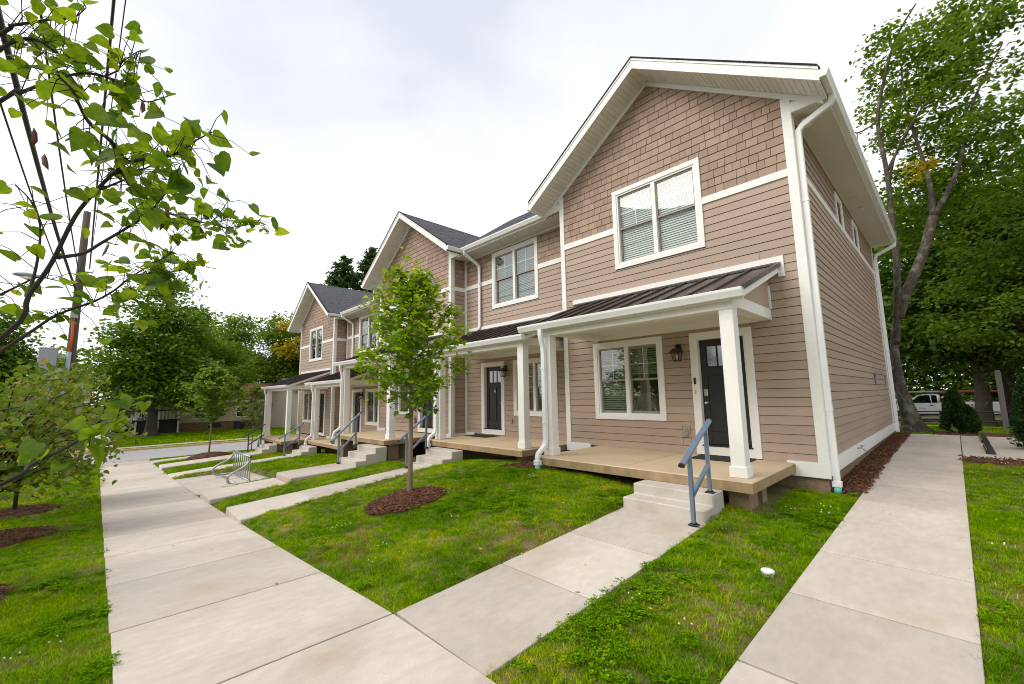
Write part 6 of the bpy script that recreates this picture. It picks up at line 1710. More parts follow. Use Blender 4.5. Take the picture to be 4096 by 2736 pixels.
big_tree('broadleaf_tree', 'pale-leaved tree with drooping sprays behind the leaning maple', (4.6, 16.5, -0.4), [(0, 0, -0.2), (0.1, 0, 2), (0, 0.3, 4), (0.2, 0.2, 7)],
         [(-1.8, -0.8, 4.6, 2.4, 2.2, 1.9), (0.6, -0.8, 4.4, 2.4, 2.2, 1.6), (-0.4, 0, 6.6, 2.6, 2.2, 1.4)], 170, 60, 0.6, 0.17, 'leaf_light', 402, wg, 0.22, shell=0.45, flat=0.35)
for k, (x, y, h, s, lab, m) in enumerate((
        (-3.0, 24, 14, 1.0, 'dark tree close behind the end unit in the woods', 'leaf_wood'), (3.4, 27, 15, 1.1, 'dark tree above the cab of the white truck', 'leaf_wood'),
        (9.5, 23, 15, 1.1, 'dark tree right behind the weathered wooden post', 'leaf_wood'), (7.0, 32, 17, 1.2, 'tall dark tree above the ladder rack of the truck', 'leaf_wood'),
        (15.0, 30, 17, 1.2, 'dark tree at the back of the parking pad woods', 'leaf_wood'), (-8.0, 33, 15, 1.2, 'dark tree behind the rear corner of the row', 'leaf_wood'), (11.5, 17.5, 13, 0.9, 'mid-green tree overhanging the parking pad', 'leaf_mid'), (2.2, 20.5, 12.5, 0.85, 'dark tree filling the gap behind the leaning maple', 'leaf_wood'), (6.6, 21.0, 14, 0.9, 'dark tree between the leaning maple and the weathered post', 'leaf_wood'))):
    z = GROUND_Z(x, y)
    big_tree('broadleaf_tree', lab, (x, y, z), [(0, 0, -0.2), (0.15, 0, 2), (-0.1, 0.2, 5), (0.2, 0.2, h*0.8)],
             [(0, 0, h*0.42, 4.2*s, 4.0*s, h*0.2), (0, 0, h*0.66, 4.0*s, 3.8*s, h*0.22), (-1, 0, h*0.85, 2.6*s, 2.6*s, h*0.15), (1.5, -1.5, h*0.30, 2.8*s, 2.4*s, h*0.10)], 190, 62, 1.0, 0.30, m, 410+k, wg, 0.32)
woods('dark woods closing the view behind the truck', [(-14+4.5*i, 52+3*math.sin(i*1.7)) for i in range(14)], 13.0, 'leaf_wood', 202, 110000, 0.45)

for k, (x, y, h, lab) in enumerate(((-14.0, -23.0, 12, 'big tree facing the middle of the row from behind the redbuds'), (-4.5, -25.0, 13, 'big tree facing the end unit from behind the redbuds'), (5.0, -24.0, 12, 'big tree facing the porch of the end unit'))):
    big_tree('broadleaf_tree', lab, (x, y, GROUND_Z(x, y)), [(0, 0, -0.2), (0.1, 0, 2), (0, 0.3, 5), (0.2, 0.2, h*0.8)], [(0, 0, h*0.36, 4.6, 4.0, h*0.2), (0, 0, h*0.62, 4.0, 3.6, h*0.22), (0, 0, h*0.82, 2.6, 2.6, h*0.14)], 120, 50, 1.1, 0.42, 'leaf_dark', 500+k, 'trees on the near side facing the row', 0.32)

# ------------------------------------------------------------------ utility pole, lamp and cables
PX, PY = -27.2, -9.62; PZ = GROUND_Z(PX, PY); PT = 10.55-PZ
def utility_pole():
    t = thing('utility_pole', 'dark wooden utility pole with grey box and conduit by the street corner', 'pole', (PX, PY, PZ))
    MB().tube([(0, 0, -0.3), (0, 0, 4), (0, 0, 8), (0, 0, PT)], [0.2, 0.18, 0.155, 0.13], 12).build('pole', 'pole_wood', t)
    c = MB().tube([(0.26, -0.08, 0.0), (0.26, -0.08, 3.2), (0.24, -0.06, 5.4)], 0.085, 10).build('conduit', 'conduit', t)
    for z in (1.0, 2.2, 3.4, 4.6): MB().box(0.0, 0.36, -0.18, 0.02, z, z+0.05).build('strap', 'galvanised', c)
    MB().tube([(0.25, -0.06, 5.35), (0.2, -0.02, 6.2), (0.2, -0.05, 6.9), (0.14, 0.0, 7.3)], 0.05, 8).build('orange_duct', 'orange', t)
    b = MB().box(-0.15, 0.55, -1.0, -0.42, 4.1, 5.55).build('equipment_box', 'grey_box', t, 0.03)
    MB().box(0.05, 0.2, -0.45, -0.1, 4.5, 4.65).build('bracket', 'galvanised', b); MB().box(0.05, 0.2, -0.45, -0.1, 5.1, 5.25).build('bracket', 'galvanised', b)
    MB().box(0.12, 0.36, -0.16, 0.10, 7.0, 7.45).build('splice_box', 'grey_box', t, 0.02)
    for z, s in ((9.0, 0.25), (9.35, 0.25)): MB().tube([(0, 0.1, z), (0, 0.42, z), (0, 0.42, z+0.16)], 0.03, 6).build('insulator_arm', 'galvanised', t)
    a = MB().tube([(0.05, -0.1, 8.55), (0.1, -0.6, 8.72), (0.1, -1.05, 8.8)], [0.035, 0.03, 0.03], 8).build('lamp_arm', 'galvanised', t)
    hd = MB(); hd.tube([(0.1, -1.05, 8.80), (0.1, -1.25, 8.82), (0.1, -1.65, 8.84), (0.1, -2.0, 8.82), (0.1, -2.1, 8.80)], [0.05, 0.12, 0.17, 0.13, 0.04], 10, prof=[(math.cos(2*PI*i/10), 0.62*math.sin(2*PI*i/10)) for i in range(10)])
    h_ = hd.build('lamp_head', 'grey_box', t); MB().tube([(0.1, -1.5, 8.75), (0.1, -1.65, 8.71), (0.1, -1.9, 8.75)], [0.03, 0.12, 0.03], 8).build('lamp_lens', 'bulb', h_)
utility_pole()
def cable(label, a, b, sag, r, n=26, name='overhead_cable', twist=False):
    a, b = Vector(a), Vector(b); pts = []
    for i in range(n+1):
        t = i/n; p = a.lerp(b, t); p.z -= sag*4*t*(1-t); pts.append(p)
    o = MB().tube(pts, r, 6).build(name, 'iron_black', None)
    tag(o, label, 'cable', 'cables running from the utility pole')
zt = PZ
cable('thickest black cable bundle leaving the utility pole', (PX+0.1, PY, zt+8.2), (9, PY-0.25, 8.3), 0.9, 0.042)
cable('thin black cable running just beside the thick bundle', (PX+0.1, PY-0.15, zt+7.9), (9, PY-0.50, 8.0), 0.8, 0.016)
cable('slim cable on the house side of the thick bundle', (PX+0.1, PY+0.1, zt+8.6), (9, PY+0.15, 9.6), 0.9, 0.018)
cable('twisted service cable rising from the pole top toward the houses', (PX+0.1, PY+0.3, zt+9.5), (12, -8.05, 9.9), 0.7, 0.024)
cable('very thin line parallel to the twisted service cable', (PX+0.1, PY+0.3, zt+9.9), (12, -7.75, 10.3), 0.7, 0.010)

# yucca clump at the foot of the pole
def yucca():
    rd = random.Random(4); x, y = -26.3, -8.95; t = thing('yucca_clump', 'spiky dark yucca clump at the foot of the utility pole', 'plant', (x, y, GROUND_Z(x, y)))
    for i in range(46):
        a = rd.uniform(0, 2*PI); el = rd.uniform(0.25, 1.35); L = rd.uniform(0.6, 1.05)
        d = Vector((math.cos(a)*math.cos(el), math.sin(a)*math.cos(el), math.sin(el))); s = d.cross(Vector((0, 0, 1))).normalized()*0.022
        p0, p1, p2 = Vector((0, 0, 0)), d*L*0.55, d*L+Vector((0, 0, -0.12*L))
        me = me_from([p0-s, p0+s, p1+s, p2, p1-s], [(0, 1, 2, 4), (4, 2, 3)], 'blade')
        at = me.attributes.new('tint', 'FLOAT', 'FACE'); at.data.foreach_set('value', [rd.random()]*2)
        link('blade', me, 'leaf_yew', t)
yucca()

# ------------------------------------------------------------------ vehicles
def wheel(parent, c, r, w, rimm='chrome'):
    t = MB().tube([(0, -w/2, 0), (0, -w/2+0.03, 0), (0, w/2-0.03, 0), (0, w/2, 0)], [r*0.93, r, r, r*0.93], 22).build('wheel', 'tyre', parent, loc=c)
    MB().tube([(0, -w/2-0.012, 0), (0, -w/2+0.02, 0)], [r*0.56, r*0.60], 16).build('rim', rimm, t)
    MB().tube([(0, -w/2-0.03, 0), (0, -w/2, 0)], [r*0.2, r*0.24], 10).build('hub', 'iron_black', t)
    return t
def utility_truck():
    x0, y0 = -2.42, 37.4
    z = GROUND_Z(x0, y0)+0.034
    t = thing('utility_truck', 'white utility truck with service body and red ladder on its rack', 'truck', (x0, y0, z))
    # x grows toward the rear; -y faces the viewer
    W = 1.95
    cab = MB()
    body = [(0.0, 0.55), (0.02, 1.05), (0.25, 1.18), (1.22, 1.27), (1.22, 1.28), (3.05, 1.30), (3.05, 0.50), (1.75, 0.48), (1.62, 0.85), (1.35, 1.0), (0.95, 1.0), (0.68, 0.85), (0.55, 0.50)]
    cab.prism(body, 'y', 0.0, W)
    c = cab.build('cab', 'truck_white', t, 0.03)
    # greenhouse: pillars and roof
    gh = MB()
    def P(x, z_, ins): return [(x, ins, z_), (x, W-ins, z_)]
    roof = [(1.80, 1.86), (2.1, 1.94), (2.75, 1.94), (2.98, 1.88)]
    gh.prism([(1.80, 1.84), (2.1, 1.89), (2.75, 1.89), (2.98, 1.84), (2.98, 1.90), (2.75, 1.95), (2.1, 1.95), (1.80, 1.89)], 'y', 0.12, W-0.12)
    for ins, io in ((0.04, 0.12), (W-0.04, W-0.12)):
        gh.tube([(1.20, ins, 1.27), (1.84, io, 1.87)], 0.05, 6); gh.tube([(2.93, ins, 1.29), (2.93, io, 1.87)], 0.07, 6); gh.tube([(2.55, ins, 1.29), (2.50, io, 1.88)], 0.03, 6)
    gh.build('cab_roof', 'truck_white', t)
    for ins, io in ((0.06, 0.13), (W-0.06, W-0.13)):
        g = MB(); g.add([(1.28, ins, 1.28), (2.52, ins, 1.28), (2.48, io, 1.85), (1.86, io, 1.85)], [(0, 1, 2, 3)]); g.build('side_window', 'glass_car', t)
        g = MB(); g.add([(2.58, ins, 1.28), (2.90, ins, 1.28), (2.90, io, 1.85), (2.54, io, 1.85)], [(0, 1, 2, 3)]); g.build('side_window', 'glass_car', t)
    MB().add([(1.18, 0.06, 1.28), (1.18, W-0.06, 1.28), (1.82, W-0.14, 1.86), (1.82, 0.14, 1.86)], [(0, 1, 2, 3)]).build('windscreen', 'glass_car', t)
    MB().add([(2.97, 0.06, 1.28), (2.97, W-0.06, 1.28), (2.96, W-0.14, 1.86), (2.96, 0.14, 1.86)], [(0, 1, 2, 3)]).build('rear_window', 'glass_car', t)
    bx('seat', 'cloth_dark', t, 2.3, 2.6, 0.2, W-0.2, 1.0, 1.62)
    d = MB().box(1.72, 2.72, -0.012, 0.0, 0.58, 1.24).build('door', 'truck_white', t, 0.006); bx('door_handle', 'iron_black', d, 2.42, 2.64, -0.04, -0.013, 1.10, 1.16)
    bx('door_sign', 'grey_box', d, 1.80, 2.20, -0.016, -0.0125, 0.86, 0.93)
    m_ = MB().tube([(1.40, 0.0, 1.30), (1.36, -0.20, 1.33)], 0.025, 6).build('mirror', 'iron_black', t); MB().box(1.28, 1.40, -0.36, -0.16, 1.24, 1.48).build('mirror_glass', 'iron_black', m_, 0.02)
    bx('bumper', 'chrome', t, -0.12, 0.06, 0.05, W-0.05, 0.48, 0.72); bx('headlight', 'bulb', t, -0.01, 0.12, 0.0, 0.2, 0.86, 1.05); bx('headlight', 'bulb', t, -0.01, 0.12, W-0.2, W, 0.86, 1.05)
    bx('running_board', 'iron_black', t, 1.7, 3.05, -0.06, 0.12, 0.36, 0.44)
    bx('chassis', 'iron_black', t, 0.6, 6.6, 0.5, W-0.5, 0.42, 0.62)
    # service body
    for ys_ in (0.0, W-0.45):
        s = MB().prism([(3.25, 0.52), (3.25, 1.34), (6.3, 1.34), (6.3, 0.52), (5.45, 0.52), (5.30, 0.86), (5.0, 1.0), (4.7, 0.86), (4.55, 0.52)], 'y', ys_, ys_+0.45).build('service_body', 'truck_white', t, 0.012)
        for a, b in ((3.3, 3.9), (3.93, 4.5), (5.52, 6.25)):
            q = MB().box(a, b, ys_-0.012, ys_, 0.58, 1.27).build('locker_door', 'truck_white', s, 0.006); bx('latch', 'iron_black', s, b-0.17, b-0.05, ys_-0.03, ys_-0.0125, 0.98, 1.08)
        q = MB().box(4.53, 5.49, ys_-0.012, ys_, 1.03, 1.27).build('locker_door', 'truck_white', s, 0.006); bx('latch', 'iron_black', s, 4.58, 4.70, ys_-0.03, ys_-0.0125, 1.1, 1.19)
    bx('bed_floor', 'iron_black', t, 3.2, 6.35, 0.45, W-0.45, 0.8, 0.86)
    bx('rear_bumper', 'iron_black', t, 6.3, 6.75, 0.05, W-0.05, 0.5, 1.25); bx('tail_light', 'car_red', t, 6.29, 6.32, 0.02, 0.10, 0.55, 0.62)
    # ladder rack
    rk = MB()
    for ys_ in (0.12, W-0.12):
        rk.tube([(3.3, ys_, 1.34), (3.3, ys_, 2.06)], 0.035, 6); rk.tube([(6.1, ys_, 1.34), (6.1, ys_, 2.06)], 0.035, 6); rk.tube([(1.4, ys_, 2.06), (6.6, ys_, 2.06)], 0.03, 6)
    for xx in (1.5, 3.3, 6.1): rk.tube([(xx, 0.12, 2.06), (xx, W-0.12, 2.06)], 0.03, 6)
    rk.build('ladder_rack', 'iron_black', t)
    for cx in (0.98, 5.0):
        wheel(t, (cx+0.17 if cx < 2 else cx, 0.13, 0.41), 0.41, 0.26); wheel(t, (cx+0.17 if cx < 2 else cx, W-0.13, 0.41), 0.41, 0.26)
    # ladders are things of their own lying on the rack
    for lab, m, xa, xb, ys_, tz in (('red fibreglass ladder lying on the truck rack', 'ladder_red', 3.0, 7.0, 0.2, 2.15), ('pale aluminium ladder lying on the front of the truck rack', 'aluminium', 0.85, 4.6, 0.75, 2.15)):
        l = thing('ladder', lab, 'ladder', (x0, y0, z))
        for yy in (ys_, ys_+0.42): MB().box(xa, xb, yy, yy+0.03, tz-0.04, tz+0.06).build('ladder_rail', m, l)
        k = 0; x = xa+0.15
        while x < xb: MB().tube([(x, ys_, tz), (x, ys_+0.44, tz)], 0.016, 6).build('rung', 'aluminium', l); x += 0.3
utility_truck()

def simple_car(label, x, y, rot, m, grp='cars parked far off'):
    z = GROUND_Z(x, y)+0.03
    t = thing('parked_car', label, 'car', (x, y, z), rot, grp)
    MB().prism([(-2.2, 0.35), (-2.25, 0.75), (-1.2, 0.92), (1.7, 0.95), (2.2, 0.85), (2.25, 0.4), (1.85, 0.33), (1.6, 0.62), (1.1, 0.62), (0.9, 0.33), (-0.9, 0.33), (-1.1, 0.62), (-1.6, 0.62), (-1.85, 0.33)], 'y', -0.88, 0.88).build('body', m, t, 0.05)
    c = MB(); c.hexa([(-1.15, -0.84, 0.92), (1.75, -0.84, 0.94), (1.75, 0.84, 0.94), (-1.15, 0.84, 0.92)], [(-0.45, -0.66, 1.42), (1.2, -0.66, 1.44), (1.2, 0.66, 1.44), (-0.45, 0.66, 1.42)]); c.build('cabin', 'car_dark', t, 0.03)
    MB().hexa([(-0.5, -0.67, 1.421), (1.22, -0.67, 1.441), (1.22, 0.67, 1.441), (-0.5, 0.67, 1.421)], [(-0.35, -0.58, 1.47), (1.1, -0.58, 1.48), (1.1, 0.58, 1.48), (-0.35, 0.58, 1.47)]).build('roof', m, t, 0.02)
    for a in (-1.35, 1.35):
        for b in (-0.8, 0.8): wheel(t, (a, b, 0.33), 0.33, 0.2)
    for b in (-0.6, 0.6): bx('headlight', 'bulb', t, -2.27, -2.2, b-0.15, b+0.15, 0.62, 0.76)
simple_car('black car parked at the end of the drive across the street', -57.5, -8.2, 0.1, 'car_dark')
simple_car('second dark car parked beside the wooden stair', -56.0, -5.6, 0.1, 'car_dark')
simple_car('red car half hidden behind the redbuds', -36.5, -12.9, PI/2, 'car_red')
simple_car('silver car far behind the weathered post', 9.5, 44.5, 0.0, 'truck_white')
simple_car('pale car beyond the front of the truck', -3.0, 45.0, 0.0, 'truck_white')

# black pipe fence and weathered post
def pipe_fence():
    t = thing('pipe_fence', 'low black pipe fence in front of the white truck', 'fence', (0, 15.0, 0))
    X_ = [-4.2, -1.6, 1.0, 3.6, 6.2]
    for x in X_:
        z = GROUND_Z(x, 15.0); MB().tube([(x, 0, z-0.1), (x, 0, z+0.66)], 0.03, 8).build('post', 'iron_black', t)
    for h in (0.62, 0.26):
        MB().tube([(x, 0, GROUND_Z(x, 15.0)+h) for x in X_], 0.022, 8).build('rail', 'iron_black', t)
pipe_fence()
wx, wy = 2.58, 14.15; wz = GROUND_Z(wx, wy)
t = thing('wooden_post', 'weathered grey wooden post standing alone on the back lawn', 'post', (wx, wy, wz))
MB().prism([(-0.07, -0.2), (0.07, -0.2), (0.07, 2.0), (0.045, 2.06), (-0.045, 2.06), (-0.07, 2.0)], 'y', -0.07, 0.07).build('shaft', 'post_wood', t, 0.006)
for z_ in (1.62, 1.9):
    for s in (-0.03, 0.03): MB().tube([(s, -0.074, z_), (s, -0.069, z_)], 0.008, 6).build('bolt_hole', 'iron_black', t)

# ------------------------------------------------------------------ person on the far sidewalk
def person():
    x, y = -43.5, -9.0; z = GROUND_Z(x, y)+0.06
    t = thing('person', 'person in a blue shirt and dark trousers standing by the drive across the street', 'person', (x, y, z), PI*0.9)
    # local: faces +x; joints of one connected skeleton
    J = dict(pel=(0, 0, 0.95), wai=(0.0, 0, 1.12), che=(0.02, 0, 1.33), nec=(0.02, 0, 1.49), hed=(0.04, 0, 1.58), top=(0.05, 0, 1.73),
             hl=(0, 0.10, 0.90), kl=(0.05, 0.11, 0.50), al=(0.0, 0.11, 0.09), tl=(0.17, 0.12, 0.04), hr=(0, -0.10, 0.90), kr=(0.02, -0.11, 0.50), ar=(-0.05, -0.11, 0.09), tr=(0.12, -0.12, 0.04),
             sl=(0.0, 0.19, 1.40), el=(0.03, 0.25, 1.13), wl=(0.22, 0.19, 1.05), fl=(0.32, 0.15, 1.08), sr=(0.0, -0.19, 1.40), er=(0.03, -0.25, 1.13), wr=(0.22, -0.18, 1.06), fr=(0.32, -0.13, 1.09))
    Ed = [('pel', 'wai'), ('wai', 'che'), ('che', 'nec'), ('nec', 'hed'), ('hed', 'top'), ('pel', 'hl'), ('hl', 'kl'), ('kl', 'al'), ('al', 'tl'), ('pel', 'hr'), ('hr', 'kr'), ('kr', 'ar'), ('ar', 'tr'), ('che', 'sl'), ('sl', 'el'), ('el', 'wl'), ('wl', 'fl'), ('che', 'sr'), ('sr', 'er'), ('er', 'wr'), ('wr', 'fr')]
    Rd = dict(pel=(.14, .11), wai=(.13, .10), che=(.15, .11), nec=(.055, .055), hed=(.085, .095), top=(.07, .075), hl=.085, kl=.06, al=.042, tl=.035, hr=.085, kr=.06, ar=.042, tr=.035, sl=.06, el=.045, wl=.033, fl=.028, sr=.06, er=.045, wr=.033, fr=.028)
    names = list(J); me = bpy.data.meshes.new('body')
    me.from_pydata([J[n] for n in names], [(names.index(a), names.index(b)) for a, b in Ed], []); me.update()
    o = link('body', me, None, t)
    md = o.modifiers.new('skin', 'SKIN'); sv = me.skin_vertices[0].data
    for i, n in enumerate(names):
        r_ = Rd[n]; sv[i].radius = r_ if isinstance(r_, tuple) else (r_, r_); sv[i].use_root = (n == 'pel')
    o.modifiers.new('sub', 'SUBSURF').levels = 2; o.modifiers['sub'].render_levels = 2
    bpy.context.view_layer.update()
    dg = bpy.context.evaluated_depsgraph_get(); me2 = bpy.data.meshes.new_from_object(o.evaluated_get(dg))
    o.modifiers.clear(); o.data = me2
    for m_ in ('skin', 'shirt_blue', 'cloth_dark'): me2.materials.append(MATS[m_])
    idx = []
    for p in me2.polygons:
        c = p.center; a = abs(c.y)
        if c.z < 0.98: idx.append(2)
        elif c.z < 1.47 and not (c.x > 0.10 and a > 0.08): idx.append(1)
        else: idx.append(0)
    me2.polygons.foreach_set('material_index', idx); me2.polygons.foreach_set('use_smooth', [True]*len(me2.polygons))
    MB().lathe([(0.10, -0.02), (0.112, 0.05), (0.10, 0.12), (0.06, 0.165), (0.01, 0.18)], (0.02, 0, 1.60), 14).build('hair', 'hair', t)
    for s in (0.12, -0.12): MB().box(-0.09 if s < 0 else -0.04, 0.16 if s < 0 else 0.21, s-0.05, s+0.05, 0.0, 0.08).build('shoe', 'cloth_dark', t, 0.02)
    for s in (1, -1): MB().lathe([(0.012, -0.004), (0.014, 0.0), (0.012, 0.004)], (0.125, s*0.035, 1.62), 8).build('eye', 'hair', t)
person()

# ------------------------------------------------------------------ lawn
def clump_mesh(name, nb, hgt, rad, w, lean, m, seed):
    rd = random.Random(seed); v = []; f = []
    for i in range(nb):
        a = rd.uniform(0, 2*PI); r_ = rad*math.sqrt(rd.random()); x, y = r_*math.cos(a), r_*math.sin(a)
        h = hgt*rd.uniform(0.5, 1.15); b = rd.uniform(0, 2*PI); ln = lean*rd.uniform(0.3, 1.3)*h
        d = Vector((math.cos(b), math.sin(b), 0)); s = Vector((-math.sin(b), math.cos(b), 0))*w*rd.uniform(0.6, 1.2)
        p0 = Vector((x, y, -0.012)); p1 = p0+d*ln*0.35+Vector((0, 0, h*0.6)); p2 = p0+d*ln+Vector((0, 0, h))
        k = len(v); v += [p0-s, p0+s, p1+s*0.8, p1-s*0.8, p2]; f += [(k, k+1, k+2, k+3), (k+3, k+2, k+4)]
    me = me_from(v, f, name); me.materials.append(MATS[m])
    at = me.attributes.new('blade', 'FLOAT', 'FACE'); q = [rd.random() for i in range(nb)]; at.data.foreach_set('value', [q[i//2] for i in range(2*nb)])
    return me
def clover_mesh(name, nb, rad, m, seed):
    rd = random.Random(seed); v = []; f = []; tn = []
    for i in range(nb):
        a = rd.uniform(0, 2*PI); r_ = rad*math.sqrt(rd.random()); x, y = r_*math.cos(a), r_*math.sin(a); z = rd.uniform(0.02, 0.05)
        for q in range(3):
            b = a+q*2*PI/3; s = rd.uniform(0.008, 0.012); d = Vector((math.cos(b), math.sin(b), 0.25)); e = Vector((-math.sin(b), math.cos(b), 0))
            c = Vector((x, y, z)); k = len(v); tn.append(rd.random())
            v += [c, c+d*s-e*s*0.75, c+d*s*1.7-e*s*0.5, c+d*s*1.7+e*s*0.5, c+d*s+e*s*0.75]; f.append((k, k+1, k+2, k+3, k+4))
    me = me_from(v, f, name); me.materials.append(MATS[m])
    at = me.attributes.new('blade', 'FLOAT', 'FACE'); at.data.foreach_set('value', tn)
    return me
def flower_mesh():
    mb = MB(); rd = random.Random(2)
    for i in range(3):
        x, y = rd.uniform(-.06, .06), rd.uniform(-.06, .06)
        mb.lathe([(0.002, 0), (0.006, 0.004), (0.007, 0.010), (0.003, 0.015)], (x, y, 0.055+rd.uniform(0, 0.02)), 6)
    me = mb.mesh('flower'); me.materials.append(MATS['flower']); return me

def allowed(x, y):
    ok = np.ones(len(x), bool)
    for (a, b, c, d) in SLABS: ok &= ~((x > a-0.0) & (x < b+0.0) & (y > c) & (y < d))
    for (cx, cy, rx, ry) in MULCH: ok &= ((x-cx)/rx)**2+((y-cy)/ry)**2 > 0.9
    # buildings and decks
    ok &= ~((x > -25.5) & (x < 0.0) & (y > -0.02) & (y < 10.4))
    for (a, b, yd) in ((-4.28, -0.43, -2.02), (-9.1, -5.25, -1.42), (-14.35, -10.5, -2.02), (-19.17, -15.32, -1.42), (-24.57, -20.72, -2.02)):
        ok &= ~((x > a) & (x < b) & (y > yd) & (y < 0))
    ok &= ~((x < -28.2) & (x > -34.4)); ok &= ~((x < -36.1) & (x > -37.3)); ok &= ~((x < -34) & (x > -58) & (y > -9.9) & (y < -7.5))
    ok &= ~((y > 17.2) & (y < 18.2)); ok &= ~((y > 35.4) & (y < 41.6))
    return ok

def scatter(region, dens, rs, near=None):
    x0, x1, y0, y1 = region; n = int((x1-x0)*(y1-y0)*dens)
    x = rs.uniform(x0, x1, n); y = rs.uniform(y0, y1, n)
    k = allowed(x, y)
    # only what lies in front of the viewpoint
    v = (x-CAM.x)*_fw.x+(y-CAM.y)*_fw.y
    k &= v > 0.3
    x, y = x[k], y[k]
    return np.stack([x, y, H(x, y)], 1)

def grass_object(name, label, pts, meshes, weights, smin, smax, rs):
    """points with rotation, scale and variant attributes; instanced clumps"""
    n = len(pts)
    me = bpy.data.meshes.new(name); me.vertices.add(n); me.vertices.foreach_set('co', pts.astype(np.float32).ravel())
    rot = np.zeros((n, 3), np.float32); rot[:, 2] = rs.uniform(0, 2*PI, n); rot[:, 0] = rs.normal(size=n)*0.08; rot[:, 1] = rs.normal(size=n)*0.08
    at = me.attributes.new('rot', 'FLOAT_VECTOR', 'POINT'); at.data.foreach_set('vector', rot.ravel())
    at = me.attributes.new('scl', 'FLOAT', 'POINT'); at.data.foreach_set('value', rs.uniform(smin, smax, n).astype(np.float32))
    w = np.array(weights) if not callable(weights) else None
    idx = weights(pts, rs) if callable(weights) else rs.choice(len(meshes), n, p=w/w.sum())
    at = me.attributes.new('idx', 'INT', 'POINT'); at.data.foreach_set('value', idx.astype(np.int32))
    o = link(name, me); tag(o, label, 'grass', kind='stuff')
    c = bpy.data.collections.new(name+'_clumps')
    for i, m_ in enumerate(meshes):
        q = bpy.data.objects.new('%s_%02d' % (name, i), m_); c.objects.link(q)
    ng = bpy.data.node_groups.new(name, 'GeometryNodeTree')
    ng.interface.new_socket('Geometry', in_out='INPUT', socket_type='NodeSocketGeometry'); ng.interface.new_socket('Geometry', in_out='OUTPUT', socket_type='NodeSocketGeometry')
    N, L = ng.nodes, ng.links
    gi, go = N.new('NodeGroupInput'), N.new('NodeGroupOutput')
    mp = N.new('GeometryNodeMeshToPoints'); L.new(gi.outputs[0], mp.inputs['Mesh'])
    ci = N.new('GeometryNodeCollectionInfo'); ci.inputs['Collection'].default_value = c; ci.inputs['Separate Children'].default_value = True; ci.inputs['Reset Children'].default_value = True
    ip = N.new('GeometryNodeInstanceOnPoints'); ip.inputs['Pick Instance'].default_value = True
    L.new(mp.outputs[0], ip.inputs['Points']); L.new(ci.outputs[0], ip.inputs['Instance'])
    for nm, ty, sock in (('rot', 'FLOAT_VECTOR', 'Rotation'), ('scl', 'FLOAT', 'Scale'), ('idx', 'INT', 'Instance Index')):
        na = N.new('GeometryNodeInputNamedAttribute'); na.data_type = ty; na.inputs['Name'].default_value = nm
        L.new(na.outputs[0], ip.inputs[sock])
    L.new(ip.outputs[0], go.inputs[0])
    md = o.modifiers.new('scatter', 'NODES'); md.node_group = ng
    return o

rs = np.random.default_rng(99)
G = [clump_mesh('grass_a', 64, 0.042, 0.08, 0.0025, 0.9, 'grass', 1), clump_mesh('grass_b', 64, 0.034, 0.08, 0.0023, 1.2, 'grass', 2), clump_mesh('grass_c', 44, 0.052, 0.075, 0.0027, 1.0, 'grass', 3),
     clump_mesh('grass_d', 12, 0.062, 0.05, 0.0034, 1.4, 'grass', 4), clover_mesh('clover_a', 26, 0.08, 'clover', 5), clover_mesh('clover_b', 20, 0.07, 'clover', 6), clump_mesh('straw', 22, 0.03, 0.07, 0.0016, 1.6, 'straw', 7), flower_mesh()]
from mathutils import noise as mnoise
def pick(pts, rs):
    n = len(pts)
    cl = np.array([mnoise.noise(Vector((p[0]*0.9, p[1]*0.9, 3.0))) for p in pts])       # clover patches
    dr = np.array([mnoise.noise(Vector((p[0]*0.75+9, p[1]*0.75, 7.0))) for p in pts])   # dry patches
    u = rs.random(n)
    base = rs.choice([0, 1, 2, 3], n, p=[0.42, 0.36, 0.15, 0.07])
    idx = base.copy()
    near_r = (pts[:, 0] > -0.8) & (pts[:, 0] < 0.5) & (pts[:, 1] < -2.8)
    pc = np.clip(cl*0.5, 0.005, 0.22)+np.where(near_r, 0.015, 0)
    idx = np.where(u < pc, rs.choice([4, 5], n), idx)
    pd = np.clip(0.09+dr*1.1, 0.06, 0.62)
    idx = np.where(rs.random(n) < pd, 6, idx)
    idx[n-N_EDGE:] = rs.choice([0, 1], N_EDGE)
    idx = np.where((rs.random(n) < 0.003*np.clip(0.4+3*cl, 0.2, 2.5)), 7, idx)
    return idx
near_pts = np.concatenate([scatter((-5.5, 3.4, -10.5, -0.02), 400, rs), scatter((-12, -5.5, -10.5, -0.3), 220, rs), scatter((0.0, 3.6, -1.0, 5.0), 200, rs)])
# lawn edges creep over the concrete
edge = []
for (a, b, c, d) in SLABS[:9]:
    for s in range(int(((b-a)*2+(d-c)*2)*9)):
        q = rs.random()*((b-a)*2+(d-c)*2)
        if q < b-a: p = (a+q, c)
        elif q < 2*(b-a): p = (a+q-(b-a), d)
        elif q < 2*(b-a)+(d-c): p = (a, c+q-2*(b-a))
        else: p = (b, c+q-2*(b-a)-(d-c))
        p = (p[0]+rs.normal()*0.010, p[1]+rs.normal()*0.010)
        if -14 < p[0] < 3.4 and -10 < p[1] < 5: edge.append(p)
edge = np.array(edge); eok = np.zeros(len(edge), bool)
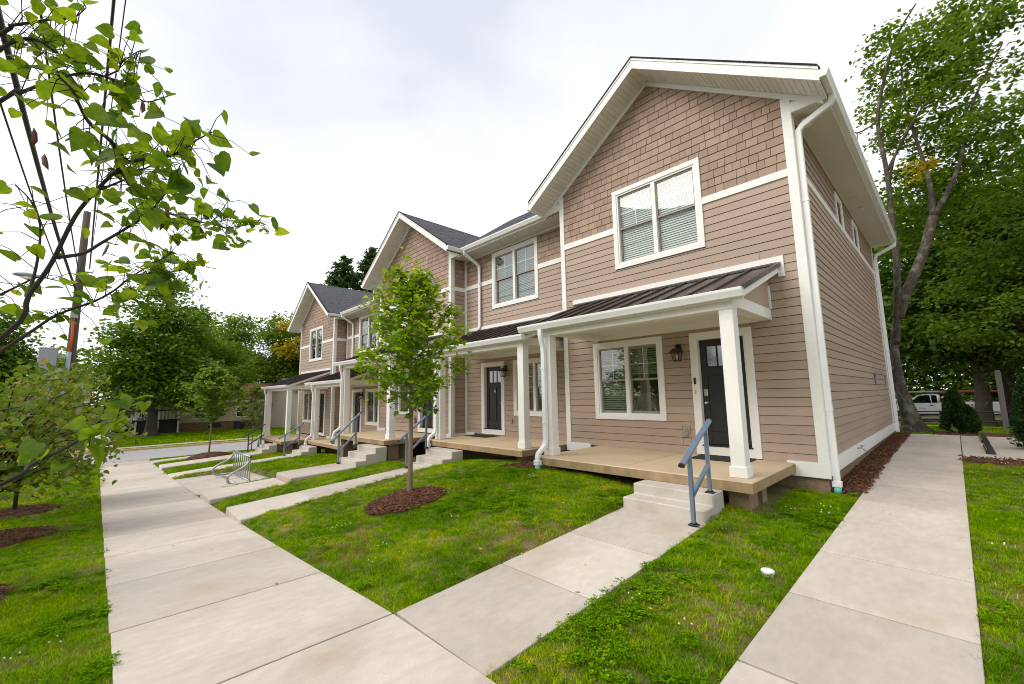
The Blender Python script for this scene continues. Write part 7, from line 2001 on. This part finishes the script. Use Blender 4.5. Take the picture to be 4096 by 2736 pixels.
# keep only edge points that border lawn
for dx_, dy_ in ((0.09, 0), (-0.09, 0), (0, 0.09), (0, -0.09)): eok |= allowed(edge[:, 0]+dx_, edge[:, 1]+dy_)
edge = edge[eok]
keep = np.ones(len(edge), bool)
for (a, b, c, d) in SLABS: keep &= ~((edge[:, 0] > a+0.012) & (edge[:, 0] < b-0.012) & (edge[:, 1] > c+0.012) & (edge[:, 1] < d-0.012))
edge = edge[keep]
N_EDGE = len(edge)
near_pts = np.concatenate([near_pts, np.column_stack([edge, H(edge[:, 0], edge[:, 1])+0.004])])
grass_object('lawn_grass', 'mown green grass with clover on the front lawn', near_pts, G, pick, 0.7, 1.15, rs)
mid_pts = np.concatenate([scatter((-28.2, -12, -10.8, -0.3), 60, rs), scatter((-24, -5, -16, -10.4), 18, rs), scatter((-5, 7.0, 10.2, 34), 22, rs), scatter((3.4, 7, -4, 5), 60, rs)])
GM = [clump_mesh('grass_m', 40, 0.07, 0.15, 0.0055, 0.9, 'grass', 11), clump_mesh('grass_n', 40, 0.055, 0.15, 0.005, 1.2, 'grass', 12), clump_mesh('grass_o', 30, 0.04, 0.14, 0.005, 1.3, 'straw', 13)]
grass_object('verge_grass', 'green grass on the sloping lawn beside the farther walks and the back lawn', mid_pts, GM, (0.5, 0.42, 0.05), 0.7, 1.15, rs)
far_pts = np.concatenate([scatter((-62, -34.3, -16, 14), 9, rs), scatter((-28.2, -25.5, 0, 14), 12, rs)])
GF = [clump_mesh('grass_f', 60, 0.10, 0.38, 0.016, 0.9, 'grass', 14), clump_mesh('grass_g', 60, 0.085, 0.38, 0.016, 1.2, 'grass', 15)]
grass_object('far_grass', 'bright green lawn across the street', far_pts, GF, (0.5, 0.5), 0.8, 1.2, rs)

# a few fallen leaves on lawn and walks
for k in range(34):
    x, y = (random.uniform(-4.5, 0.3), random.uniform(-6.2, -2.6)) if k < 16 else (random.uniform(0.4, 2.6), random.uniform(-4, 9)) if k < 28 else (random.uniform(-9, -3), random.uniform(-8, -6.5))
    on_walk = (0.375 < x < 1.455) or (-1.95 < x < -0.78) or (y < -6.4)
    z = (rtop(x, y)+0.004 if 0.375 < x < 1.455 else sw_top(x, y)+0.004 if y < -6.4 else w5top(x, y)+0.004 if -1.95 < x < -0.78 and y > -6.38 else GROUND_Z(x, y)+0.05)
    s = random.uniform(0.025, 0.05)
    me = me_from([(0, 0, 0.004), (0.5*s, -0.35*s, 0.008), (s, 0, 0.012), (0.5*s, 0.35*s, 0.002)], [(0, 1, 2, 3)], 'fallen_leaf')
    o = link('fallen_leaf', me, 'fallen_leaf', None, (x, y, z), (0, 0, random.uniform(0, 6)))
    tag(o, 'small fallen yellow leaf lying on the lawn or the walk', 'leaf', 'fallen leaves on lawn and walks')
